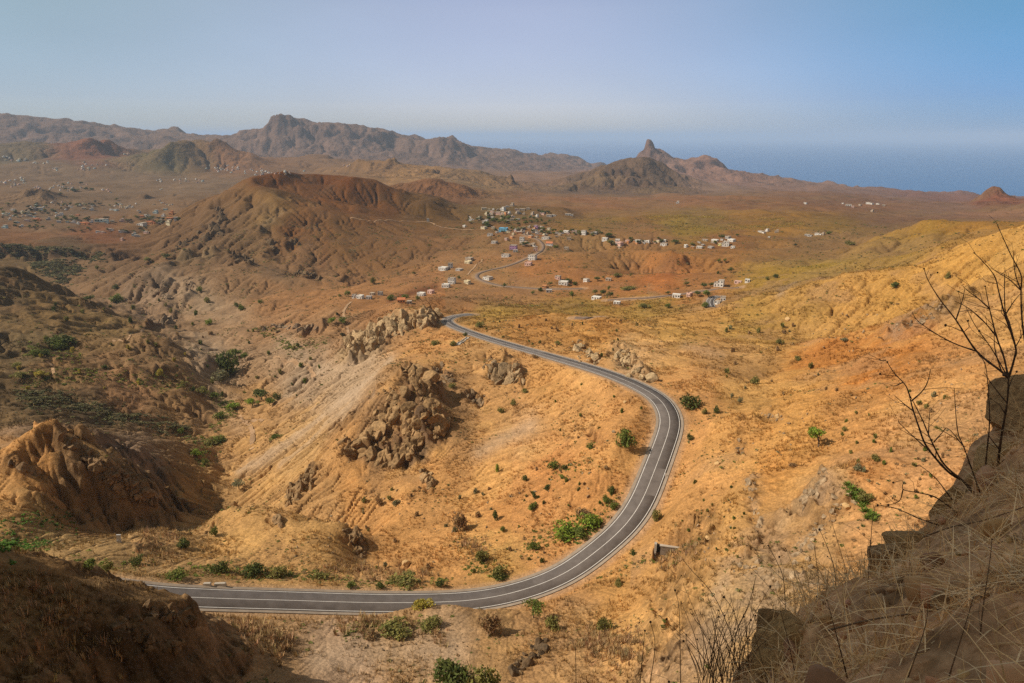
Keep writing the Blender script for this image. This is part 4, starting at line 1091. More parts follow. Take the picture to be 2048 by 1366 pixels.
def tube_np(P, R, sides=5):
    P = np.asarray(P, float); R = np.asarray(R, float)
    T = np.gradient(P, axis=0); T /= np.linalg.norm(T, axis=1)[:, None] + 1e-9
    ref = np.array([0.31, 0.2, 0.93]); N = np.cross(T, ref); N /= np.linalg.norm(N, axis=1)[:, None] + 1e-9
    B = np.cross(T, N)
    an = np.linspace(0, 2 * np.pi, sides, endpoint=False)
    v = (P[:, None] + R[:, None, None] * (np.cos(an)[None, :, None] * N[:, None] + np.sin(an)[None, :, None] * B[:, None])).reshape(-1, 3)
    n = len(P); i = np.arange(n * sides).reshape(n, sides); j = np.roll(i, -1, 1)
    return v, np.stack([i[:-1], j[:-1], j[1:], i[1:]], -1).reshape(-1, 4)


def join(parts):
    vs, qs, o = [], [], 0
    for v, q in parts:
        vs.append(v); qs.append(q + o); o += len(v)
    return np.concatenate(vs), np.concatenate(qs)


def hue(rng, n, c, var=0.3):
    return np.clip(np.array(c)[None] * rng.uniform(1 - var, 1 + var, (n, 1)) * rng.uniform(0.9, 1.1, (n, 3)), 0.005, 0.9)


GREENS = {'green': (.165, .195, .04), 'deep': (.11, .13, .034), 'bright': (.23, .30, .04), 'olive': (.23, .21, .06), 'dry': (.33, .21, .10), 'yellow': (.40, .32, .055), 'grey': (.25, .23, .12), 'dark': (.07, .08, .035)}
PROTO = {}


def crown_mesh(kind, tint, seed):
    """unit-size crowns: width about 1, sitting on z=0"""
    key = (kind, tint, seed)
    if key in PROTO: return PROTO[key]
    rng = np.random.default_rng(hash((kind, seed)) % 9999 if False else sum(map(ord, kind)) * 31 + seed)
    if kind == 'bush':
        lobes = [(rng.uniform(-.24, .24), rng.uniform(-.24, .24), rng.uniform(.14, .32), rng.uniform(.16, .28), rng.uniform(.16, .28), rng.uniform(.12, .24)) for _ in range(7)]
        n, s = 620, .06
    elif kind == 'tree':
        lobes = [(rng.uniform(-.30, .30), rng.uniform(-.30, .30), rng.uniform(.38, .75), rng.uniform(.14, .27), rng.uniform(.14, .27), rng.uniform(.11, .2)) for _ in range(9)]
        n, s = 900, .055
    elif kind == 'umbrella':
        lobes = [(rng.uniform(-.36, .36), rng.uniform(-.3, .3), rng.uniform(.48, .62), rng.uniform(.15, .26), rng.uniform(.15, .26), rng.uniform(.06, .11)) for _ in range(9)]
        n, s = 800, .05
    elif kind == 'tuft':
        lobes = [(rng.uniform(-.2, .2), rng.uniform(-.2, .2), rng.uniform(.08, .2), .2, .2, .15) for _ in range(3)]
        n, s = 130, .12
    c = crown_points(rng, n, lobes)
    c[:, 2] = np.abs(c[:, 2])
    v, q = leaf_cards(rng, c, s)
    me = np_mesh(kind + '_crown', v, q, False)
    col_attr(me, np.repeat(hue(rng, n, GREENS[tint], 0.38), 4, 0))
    me.materials.append(LEAF)
    PROTO[key] = me
    return me


def trunk_mesh(kind, seed):
    key = ('trunk', kind, seed)
    if key in PROTO: return PROTO[key]
    rng = np.random.default_rng(seed + 77)
    top = {'tree': .5, 'umbrella': .5, 'bush': .16}[kind]
    bits = []
    base = np.array([[0, 0, -.12], [rng.uniform(-.02, .02), 0, top * .3], [rng.uniform(-.05, .05), rng.uniform(-.05, .05), top * .6]])
    bits.append(tube_np(base, [.035, .028, .022]))
    for _ in range(6):
        a = rng.uniform(0, 6.28); e = base[-1] + [math.cos(a) * .25, math.sin(a) * .25, top * rng.uniform(.3, .75)]
        m = (base[-1] + e) / 2 + rng.uniform(-.03, .03, 3)
        bits.append(tube_np([base[rng.integers(1, 3)], m, e], [.016, .011, .004], 4))
    v, q = join(bits)
    me = np_mesh('trunk', v, q, True); me.materials.append(BARK)
    PROTO[key] = me
    return me


def px_size(P):
    """metres per photo pixel at a point"""
    return (P[1] * CP - P[2] * SP) / FPX


WORDS = {'green': 'green', 'deep': 'dark green', 'bright': 'bright green', 'olive': 'olive green', 'dry': 'dry brown', 'yellow': 'yellowish', 'grey': 'grey green', 'dark': 'very dark green'}


def plant(px, py, wpx, hpx, kind, tint, label, group=None, name=None):
    P = at(px, py); s = px_size(P)
    for _ in range(12):                    # keep plants off the tarmac
        dv_ = ROADP[:, :2] - P[:2]; k_ = int(np.argmin((dv_ ** 2).sum(1))); d_ = np.hypot(*dv_[k_])
        lim_ = 5.0 + wpx * s * .42
        if d_ > lim_: break
        P = P.copy(); P[:2] -= dv_[k_] / (d_ + .01) * (lim_ + .1 - d_); P[2] = zat(P[0], P[1])
    W = wpx * s; H = hpx * s
    seed = random.randrange(5)
    hk = {'bush': .5, 'tree': .92, 'umbrella': .70, 'tuft': .3}[kind]
    o = thing(name or ('shrub' if kind in ('bush', 'tuft') else 'tree'), label, 'shrub' if kind in ('bush', 'tuft') else 'tree', P, random.uniform(0, 6.28), group, (W, W, H / hk))
    part('crown', crown_mesh(kind, tint, seed), o)
    if kind != 'tuft':
        part('trunk' if kind != 'bush' else 'stem', trunk_mesh(kind, seed), o)
    return o


# ---------------------------------------------------------------- houses
MC = {}


def wall_mat(col):
    k = tuple(round(c, 3) for c in col)
    if k not in MC:
        MC[k] = mat('house_wall', tuple(c * .86 for c in col), 0.9, scale=0.5, col2=tuple(min(.85, c * 1.06) for c in col))
    return MC[k]


GLASS = mat('dark_window', (.02, .022, .025), 0.35, spec=0.5)
SHUTTER = mat('painted_door', (.10, .07, .05), 0.7, scale=2, col2=(.15, .10, .07))
TILE = mat('roof_tile', (.42, .14, .06), 0.9, scale=1.5, col2=(.58, .22, .10))
SLAB = mat('roof_slab', (.34, .28, .22), 0.95, scale=0.7, col2=(.46, .39, .31))
WHITE = (.70, .66, .59); CREAM = (.66, .56, .36); TANW = (.46, .36, .26); GREYW = (.42, .39, .36); PINK = (.62, .40, .32); BLUE = (.20, .50, .68); PURPLE = (.46, .26, .42); ORNG = (.66, .30, .12); PALEG = (.50, .60, .56); YEL = (.70, .60, .22)
CW = {WHITE: 'white', CREAM: 'cream', TANW: 'tan', GREYW: 'grey', PINK: 'pinkish', BLUE: 'bright blue', PURPLE: 'purple', ORNG: 'orange', PALEG: 'pale green', YEL: 'yellow'}


def boxes(bs):
    vs, qs = [], []
    for x0, y0, z0, x1, y1, z1 in bs:
        o = len(vs)
        vs += [(x0, y0, z0), (x1, y0, z0), (x1, y1, z0), (x0, y1, z0), (x0, y0, z1), (x1, y0, z1), (x1, y1, z1), (x0, y1, z1)]
        qs += [(o + 3, o + 2, o + 1, o), (o + 4, o + 5, o + 6, o + 7), (o, o + 1, o + 5, o + 4), (o + 1, o + 2, o + 6, o + 5), (o + 2, o + 3, o + 7, o + 6), (o + 3, o, o + 4, o + 7)]
    return vs, qs


def house(px, py, wpx, style, col, label, group=None, yaw=None, hs=None):
    P = at(px, py); s = px_size(P)
    W = max(4.0, wpx * s); Dp = max(4.0, min(W * 0.75, 9.0)); st = 3.0 if hs is None else hs
    rz = -math.atan2(P[0], P[1]) + (random.uniform(-.85, .0) if yaw is None else yaw)
    o = thing('house', label, 'house', P, rz, group)
    wm = wall_mat(col)
    hw, hd = W / 2, Dp / 2
    floors = {'flat': 1, 'two': 2, 'step': 1, 'gable': 1, 'shed': 1, 'three': 3}[style]
    h = st * floors * (0.8 if style == 'shed' else 1)
    bs = [(-hw, -hd, -2.5, hw, hd, h)]
    if style == 'step':
        bs.append((-hw * .1, -hd + .02, h, hw - .02, hd - .02, h + st * .95))
    v, q = boxes(bs)
    if style == 'gable':
        n = len(v)
        v += [(-hw, 0, h + Dp * .28), (hw, 0, h + Dp * .28)]
        q = q[:1] + q[2:] + [(7 - 0, 4, n), (5, 6, n + 1)]
    obj('wall', v, q, wm, o)
    if style == 'gable':
        e = .35; z0 = h - .12; zr = h + Dp * .28 + .05
        rv = [(-hw - e, -hd - e, z0), (hw + e, -hd - e, z0), (hw + e, 0, zr), (-hw - e, 0, zr), (-hw - e, hd + e, z0), (hw + e, hd + e, z0)]
        rv += [(x, y, z + .15) for x, y, z in rv]
        rf = [(6, 7, 8, 9), (9, 8, 11, 10), (3, 2, 1, 0), (4, 5, 2, 3), (0, 1, 7, 6), (5, 4, 10, 11), (0, 6, 9, 3), (3, 9, 10, 4), (1, 2, 8, 7), (2, 5, 11, 8)]
        obj('roof', rv, rf, TILE, o)
    else:
        # flat slab with a low parapet round it
        rb = []
        def slab(x0, y0, x1, y1, z, par):
            rb.append((x0 - .12, y0 - .12, z + .003, x1 + .12, y1 + .12, z + .16))
            if par:
                for a in ((x0, y0, x1, y0 + .18), (x0, y1 - .18, x1, y1), (x0, y0 + .18, x0 + .18, y1 - .18), (x1 - .18, y0 + .18, x1, y1 - .18)):
                    rb.append((a[0], a[1], z + .162, a[2], a[3], z + .75))
        if style == 'step':
            slab(-hw, -hd, -hw * .1 - .15, hd, h, True); slab(-hw * .1, -hd, hw, hd, h + st * .95, False)
        else:
            slab(-hw, -hd, hw, hd, h, style in ('flat', 'two', 'three') and random.random() < .6)
        v, q = boxes(rb)
        obj('roof', v, q, SLAB if random.random() < .6 else wm, o)
    nwin = max(1, int(W // 3.2))
    dx = W / (nwin + 1)
    dk = random.randrange(nwin + 1)
    for f in range(floors + (1 if style == 'step' else 0)):
        for k in range(nwin + 1):
            x = -hw + dx * (k + .5)
            if style == 'step' and f == 1 and x < 0: continue
            z = st * f + .02
            if f == 0 and k == dk:
                v, q = boxes([(x - .5, -hd - .05, .02, x + .5, -hd + .1, 2.1)]); obj('door', v, q, SHUTTER, o)
            else:
                v, q = boxes([(x - .6, -hd - .04, z + .95, x + .6, -hd + .1, z + 2.15)]); obj('window', v, q, GLASS, o)
    for f in range(floors):
        v, q = boxes([(-hw - .04, -.55, st * f + .97, -hw + .1, .55, st * f + 2.1)]); obj('window', v, q, GLASS, o)
    return o


NEARH = [
 (887, 539, 22, 'flat', WHITE, 'long white house on the slope above the hairpin, green-trimmed'), (901, 536, 12, 'two', GREYW, 'grey two-storey block behind the long white house above the hairpin'), (919, 541, 17, 'shed', GREYW, 'low grey shed right of the long white house above the hairpin'),
 (939, 520, 18, 'flat', TANW, 'upper tan house of the pair below the quarry track'), (937, 527, 17, 'flat', CREAM, 'lower cream house of the pair below the quarry track'),
 (892, 574, 19, 'flat', WHITE, 'pale house nearest the dark ploughed field'), (904, 567, 18, 'two', WHITE, 'taller pale house behind the one by the dark ploughed field'), (935, 567, 15, 'flat', CREAM, 'small cream house at the outside of the road hairpin'),
 (976, 559, 22, 'flat', WHITE, 'long flat-roofed house inside the road hairpin'), (1065, 519, 20, 'two', WHITE, 'large white two-storey house below the village road'), (1057, 530, 17, 'flat', PINK, 'unfinished pinkish house under the large white roadside house'),
 (1012, 513, 20, 'flat', WHITE, 'low white house left of the roadside bank'), (1027, 499, 18, 'two', PURPLE, 'purple two-storey house in the middle of the village'), (1031, 504, 12, 'flat', GREYW, 'small grey house right in front of the purple one'),
 (1066, 492, 10, 'flat', TANW, 'small tan house inside the upper road curve'), (1071, 502, 11, 'step', PINK, 'pinkish stepped house at the edge of the upper road curve'), (1099, 490, 17, 'gable', WHITE, 'white house with orange tiled roof right of the upper road curve'),
 (1044, 482, 12, 'two', WHITE, 'tall white house above the purple one'), (1092, 478, 19, 'flat', WHITE, 'wide white house with dark windows beyond the upper curve'), (1138, 479, 12, 'flat', TANW, 'lone tan house right of the wide white one'), (1133, 499, 12, 'flat', TANW, 'lone tan house on the bare slope right of the tiled-roof house'),
 (980, 471, 14, 'flat', WHITE, 'pale house at the left end of the village lane'), (989, 486, 14, 'flat', GREYW, 'greyish house by the dark lane at the village left edge'), (929, 454, 8, 'flat', WHITE, 'solitary small white house on the foot of the crater hill'),
 (1007, 463, 22, 'two', BLUE, 'bright blue two-storey building, the only blue one'), (968, 457, 14, 'flat', CREAM, 'cream house left of the bright blue building'), (986, 457, 9, 'flat', CREAM, 'small cream house touching the blue building on its left'), (1038, 467, 13, 'flat', ORNG, 'orange house right of the bright blue building'),
 (1013, 480, 8, 'flat', PINK, 'tiny pink house below the bright blue building'), (1024, 476, 10, 'flat', ORNG, 'small orange house below and right of the blue building'), (1062, 475, 12, 'flat', ORNG, 'low orange house at the top bend of the road'), (1043, 487, 10, 'shed', TANW, 'tan shed just above the purple house'),
 (1133, 465, 14, 'flat', WHITE, 'white house left in the upper roadside row'), (1149, 465, 13, 'flat', PINK, 'pinkish house second in the upper roadside row'), (1168, 469, 12, 'two', WHITE, 'two-level white house third in the upper roadside row'), (1191, 468, 10, 'flat', GREYW, 'grey house last in the upper roadside row'),
 (1048, 458, 9, 'flat', TANW, 'small tan house above the orange one in the village'), (1072, 458, 9, 'two', PURPLE, 'small lilac house above the top bend'), (1081, 457, 14, 'flat', CREAM, 'cream house right of the small lilac house'), (1098, 460, 9, 'flat', CREAM, 'small cream house among trees at the upper right of the village'),
 (1116, 558, 14, 'flat', PINK, 'pinkish house half behind a dark tree above the white flat roof'), (1127, 569, 23, 'flat', WHITE, 'wide white flat-roofed house under the pinkish one'), (1173, 563, 14, 'flat', WHITE, 'small white cube house alone on the red earth'), (1089, 575, 11, 'shed', ORNG, 'orange shed beside the lower lane'), (1098, 585, 15, 'flat', GREYW, 'grey-white house at the end of the lower road'),
 (1193, 598, 22, 'shed', WHITE, 'long low white building under the cluster of dark trees'), (1217, 561, 14, 'shed', TANW, 'tan ruin right of the white cube house'), (1234, 608, 16, 'shed', WHITE, 'pale low shed below the side lane'), (1353, 594, 20, 'flat', WHITE, 'white house at the side lane before the road bend'), (1379, 593, 11, 'flat', PINK, 'pinkish house next to the white one on the side lane'),
 (1438, 572, 24, 'step', WHITE, 'big white stepped house above the road bend at the right'), (1476, 567, 17, 'shed', PINK, 'pale pink low building right of the big stepped house'), (1495, 563, 8, 'shed', WHITE, 'tiny white shed at the right end of the bend hamlet'), (1446, 601, 11, 'flat', WHITE, 'white house beside the dark road bend'), (1436, 607, 8, 'shed', WHITE, 'tiny white shed touching the dark road bend'),
 (1210, 479, 14, 'flat', WHITE, 'white house first in the row under the brown knoll'), (1235, 483, 12, 'flat', WHITE, 'white house second in the row under the brown knoll'), (1239, 489, 18, 'flat', PINK, 'wide pinkish house in front of the second white one'), (1255, 485, 11, 'flat', PINK, 'pinkish house third along the row under the knoll'), (1276, 484, 12, 'flat', WHITE, 'white cube fourth along the row under the knoll'), (1292, 484, 13, 'shed', WHITE, 'low white shed fifth along the row under the knoll'), (1317, 484, 10, 'flat', CREAM, 'cream house near the right end of the knoll row'), (1328, 484, 10, 'flat', WHITE, 'white house at the right end of the knoll row'), (1328, 491, 17, 'flat', WHITE, 'wide white house in front at the right end of the knoll row'), (1239, 496, 12, 'shed', TANW, 'tan ruin below the knoll row'),
 (1410, 482, 14, 'shed', TANW, 'tan shed left of the white hillside hamlet'), (1430, 483, 16, 'flat', WHITE, 'bright white house at the left of the hillside hamlet'), (1456, 477, 13, 'flat', GREYW, 'grey house highest in the hillside hamlet'), (1463, 483, 17, 'flat', WHITE, 'wide white house at the right of the hillside hamlet'), (1451, 491, 18, 'step', WHITE, 'stepped white house in the front of the hillside hamlet'), (1466, 496, 10, 'flat', WHITE, 'small white house lowest in the hillside hamlet'), (1440, 491, 8, 'flat', YEL, 'small yellow house, the only one in the hillside hamlet'), (1399, 496, 14, 'shed', WHITE, 'white shed left in the lower line of the hamlet'), (1422, 496, 14, 'shed', GREYW, 'grey shed in the middle of the lower line of the hamlet'), (1372, 494, 6, 'flat', WHITE, 'tiny white hut far left of the hillside hamlet'), (1385, 496, 8, 'shed', ORNG, 'small orange shed left of the hillside hamlet'),
 (721, 597, 16, 'flat', WHITE, 'white house in the hollow left of the pale cliff'), (738, 598, 14, 'flat', GREYW, 'grey house next to the white one in the hollow'), (745, 590, 11, 'shed', TANW, 'tan shed behind the hollow houses'), (761, 590, 12, 'flat', GREYW, 'greyish house at the right of the hollow'), (709, 595, 8, 'flat', WHITE, 'tiny white house left in the hollow by the dark tree'), (803, 605, 20, 'gable', ORNG, 'low house with bright orange roof behind the pale cliff'), (819, 607, 9, 'shed', TANW, 'small tan shed right of the bright orange roof'), (843, 592, 19, 'flat', WHITE, 'white house below the dark ploughed field'), (862, 586, 15, 'flat', PINK, 'pinkish house at the corner of the dark ploughed field'), (856, 443, 6, 'two', WHITE, 'tiny white tower on the shoulder of the crater hill'),
]
for px, py, wd, stl, cl, lb in NEARH:
    house(px, py, wd * .76, stl, cl, lb)

# smaller far houses: one mesh each (walls, slab and window holes), shared between them
HM = {}


def small_house(px, py, wpx, hpx, col, label, group=None, tile=False):
    k = (col, tile, random.randrange(3))
    if k not in HM:
        r = random.Random(k[2] + 5)
        bs = [(-.5, -.4, -.6, .5, .4, .5)]
        if k[2] == 1: bs.append((-.02, -.39, .5, .49, .39, .98))
        if k[2] == 2: bs.append((.501, -.3, -.6, .95, .35, .35))
        v, q = boxes(bs); nw = len(q)
        v2, q2 = boxes([(-.54, -.44, .502, (.54 if k[2] != 1 else -.03), .44, .57)] + ([(-.06, -.43, .982, .53, .43, 1.04)] if k[2] == 1 else []) + ([(.54, -.34, .352, .98, .39, .40)] if k[2] == 2 else []))
        q += [tuple(i + len(v) for i in f) for f in q2]; v += v2; nr = len(q)
        wb = [(x - .08, -.41, .06, x + .08, -.39, .34) for x in (-.34, -.02, .3)] + [(-.51, -.08, .06, -.49, .1, .34)]
        v3, q3 = boxes(wb)
        q += [tuple(i + len(v) for i in f) for f in q3]; v += v3
        me = bpy.data.meshes.new('house'); me.from_pydata(v, [], q)
        for m_ in (wall_mat(col), TILE if tile else SLAB, GLASS): me.materials.append(m_)
        me.polygons.foreach_set('material_index', [0] * nw + [1] * (nr - nw) + [2] * (len(q) - nr))
        HM[k] = me
    P = at(px, py); s = px_size(P)
    o = bpy.data.objects.new('house', HM[k]); C.objects.link(o)
    W = wpx * s; H = hpx * s
    o.location = P; o.rotation_euler = (0, 0, -math.atan2(P[0], P[1]) + random.uniform(-.9, .1)); o.scale = (W * .8, W * .7, min(W * .75, max(2.6, H * 1.3)))
    return tag(o, label, 'house', group)


# upper village among trees, then the town on the plain
UPV = [(968, 419, 13, CREAM), (978, 420, 7, CREAM), (987, 419, 6, WHITE), (1006, 420, 13, WHITE), (1033, 421, 9, PINK), (1045, 421, 14, TANW), (997, 427, 13, PINK), (1010, 430, 12, ORNG), (1018, 428, 8, WHITE), (973, 430, 9, CREAM), (942, 441, 10, WHITE), (940, 436, 7, WHITE), (957, 438, 8, CREAM), (971, 445, 15, WHITE), (1014, 444, 12, WHITE), (1024, 441, 10, CREAM), (1036, 440, 9, WHITE), (1074, 434, 8, WHITE), (1086, 428, 13, PINK), (1098, 433, 13, WHITE), (1136, 431, 14, WHITE), (1024, 412, 9, TANW), (1014, 414, 7, WHITE), (1107, 432, 8, GREYW), (1065, 429, 8, TANW), (1056, 419, 9, TANW), (985, 436, 8, WHITE), (1003, 436, 7, CREAM)]
ORD = ['leftmost', 'second', 'third', 'fourth', 'fifth', 'sixth', 'seventh', 'eighth', 'ninth', 'tenth', 'eleventh', 'twelfth', 'thirteenth', 'fourteenth', 'fifteenth', 'sixteenth', 'seventeenth', 'eighteenth', 'nineteenth', 'twentieth', 'twenty-first', 'twenty-second', 'twenty-third', 'twenty-fourth']


def ranked(lst, where):
    """label by colour, and by its rank from the left among those of its colour"""
    out = {}
    by = {}
    for h in sorted(lst, key=lambda h: h[0]): by.setdefault(h[3], []).append(h)
    for c, hs in by.items():
        for i, h in enumerate(hs):
            out[id(h)] = ('the only %s house %s' % (CW[c], where)) if len(hs) == 1 else '%s %s house from the left %s' % (ORD[i], CW[c], where)
    return out


lab = ranked(UPV, 'among the trees of the upper village')
for h in UPV:
    small_house(h[0], h[1], h[2] * .95, 5.0, h[3], lab[id(h)], 'houses of the upper village')
rv = random.Random(12)
for cx, cy, sx, sy, n in ((1010, 428, 34, 7, 20), (1040, 464, 44, 9, 26), (1085, 472, 26, 7, 12), (1165, 467, 44, 2, 9), (1270, 485, 52, 3, 10), (1440, 485, 28, 6, 10), (1050, 490, 26, 6, 6)):
    for _ in range(n):
        x = cx + rv.gauss(0, sx * .6); y = cy + rv.gauss(0, sy * .6)
        small_house(x, y, rv.uniform(5, 8.5), rv.uniform(3.6, 4.6), rv.choice([WHITE, WHITE, CREAM, TANW, TANW, PINK, GREYW, ORNG]), 'small flat-roofed house squeezed between the village lanes', 'small houses between the village lanes')
RIGHTV = [(1522, 465, 14, WHITE), (1534, 463, 10, WHITE), (1553, 465, 10, TANW), (1538, 475, 6, WHITE), (1635, 469, 12, WHITE), (1615, 472, 13, GREYW), (1645, 470, 8, TANW), (1697, 412, 14, WHITE), (1738, 408, 13, WHITE), (1767, 412, 8, TANW), (1611, 408, 8, WHITE), (1705, 415, 8, PINK), (1355, 407, 8, WHITE), (1744, 424, 7, TANW), (1720, 411, 7, TANW), (1686, 408, 6, WHITE), (1755, 409, 7, WHITE)]
lab = ranked(RIGHTV, 'out on the right-hand plain')
for h in RIGHTV:
    small_house(h[0], h[1], h[2] * .9, 4.6, h[3], lab[id(h)], 'houses on the right-hand plain')
TOWN = [(147, 447, 9, WHITE, 9), (156, 449, 7, WHITE, 12), (168, 448, 15, ORNG, 5), (183, 446, 9, WHITE, 7), (200, 442, 20, PALEG, 6), (213, 445, 10, PALEG, 6), (244, 444, 10, PINK, 5), (118, 445, 9, WHITE, 6), (135, 445, 7, PALEG, 6), (53, 442, 8, PINK, 8), (73, 442, 13, ORNG, 9), (32, 446, 8, PALEG, 5), (142, 433, 7, YEL, 6), (156, 432, 8, ORNG, 5), (121, 431, 12, WHITE, 5), (141, 415, 7, WHITE, 4), (26, 421, 8, WHITE, 5), (80, 420, 11, WHITE, 6), (68, 421, 10, TANW, 5), (56, 427, 10, CREAM, 5), (44, 426, 8, CREAM, 4), (238, 410, 8, WHITE, 6), (222, 420, 6, WHITE, 5), (232, 421, 10, PALEG, 4), (183, 420, 9, WHITE, 4), (168, 418, 9, CREAM, 4), (280, 426, 6, GREYW, 9), (294, 433, 10, WHITE, 7), (284, 435, 9, ORNG, 6), (301, 448, 14, ORNG, 10), (321, 445, 10, WHITE, 7), (338, 446, 13, CREAM, 6), (343, 429, 10, ORNG, 6), (340, 439, 14, ORNG, 6), (284, 450, 20, WHITE, 4), (311, 426, 11, PALEG, 5), (331, 420, 9, PALEG, 5), (195, 464, 7, WHITE, 4), (205, 465, 7, PINK, 4), (220, 461, 9, WHITE, 6), (243, 463, 12, WHITE, 4), (273, 473, 9, WHITE, 6), (268, 469, 10, PALEG, 4), (292, 465, 10, PINK, 4), (244, 480, 7, PINK, 4), (43, 454, 9, WHITE, 4), (10, 456, 12, PALEG, 5), (20, 440, 7, WHITE, 5), (352, 437, 9, WHITE, 6), (327, 433, 8, WHITE, 5), (305, 437, 9, CREAM, 5), (225, 444, 9, CREAM, 5), (97, 440, 8, GREYW, 5), (12, 432, 9, CREAM, 5), (60, 433, 8, GREYW, 5)]
by = {}
for h in sorted(TOWN, key=lambda h: h[0]): by.setdefault(h[3], []).append(h)
for c, hs in by.items():
    for i, h in enumerate(hs):
        small_house(h[0], h[1], h[2], h[4] * .95, c, ('the only %s house in the plain town' % CW[c]) if len(hs) == 1 else '%s %s house from the left in the plain town' % (ORD[i], CW[c]), 'houses of the plain town', c == ORNG)
rr = random.Random(3)
CLUST = [(20, 319, 28, 4, 9), (75, 327, 16, 3, 6), (110, 338, 12, 3, 5), (170, 338, 16, 3, 7), (22, 366, 26, 8, 14), (72, 375, 10, 3, 4), (135, 375, 40, 7, 12), (210, 382, 20, 4, 4), (320, 362, 8, 2, 3), (370, 362, 34, 5, 9), (440, 338, 34, 6, 12), (505, 343, 40, 7, 12), (565, 347, 36, 4, 8), (690, 332, 10, 3, 3), (250, 309, 8, 1, 3), (140, 412, 60, 6, 12), (250, 414, 40, 6, 9), (60, 430, 50, 8, 12), (318, 380, 5, 2, 2), (160, 330, 40, 4, 4), (330, 405, 30, 6, 5)]
tiny = []
tr_ = np.random.default_rng(19)
for cx, cy, sx, sy, n in CLUST:
    for _ in range(int(n * 1.6)):
        x = abs(cx + rr.gauss(0, sx * .55)) + 2; y = cy + rr.gauss(0, sy * .55)
        P = at(x, y); s = px_size(P); W = rr.uniform(2.6, 5.5) * s; H = rr.uniform(1.6, 2.6) * s; an = -math.atan2(P[0], P[1]) + rr.uniform(-.9, .1)
        v, q = boxes([(-.5, -.35, -.5, .5, .35, .62), (-.54, -.39, .622, .1, .39, .70), (.1, -.36, .622, .52, .36, 1.15)])
        v = np.array(v) * [W * .8, W * .8, H]
        v = np.stack([v[:, 0] * math.cos(an) - v[:, 1] * math.sin(an), v[:, 0] * math.sin(an) + v[:, 1] * math.cos(an), v[:, 2]], -1) + P
        tiny.append((v, np.array(q)))
v, q = join(tiny)
me = np_mesh('distant_houses', v, q, False)
tc_ = np.array([WHITE, WHITE, CREAM, TANW, PINK, PALEG, GREYW, WHITE])[tr_.integers(0, 8, len(tiny))]
col_attr(me, np.repeat(tc_ * tr_.uniform(.7, 1.0, (len(tiny), 1)), len(tiny[0][0]), 0))
o = link('distant_houses', me, tinted('far_walls', .9, 0, .1, .02)); o['kind'] = 'stuff'; o['label'] = 'far-off specks of houses scattered over the hazy left plain'; o['category'] = 'houses'

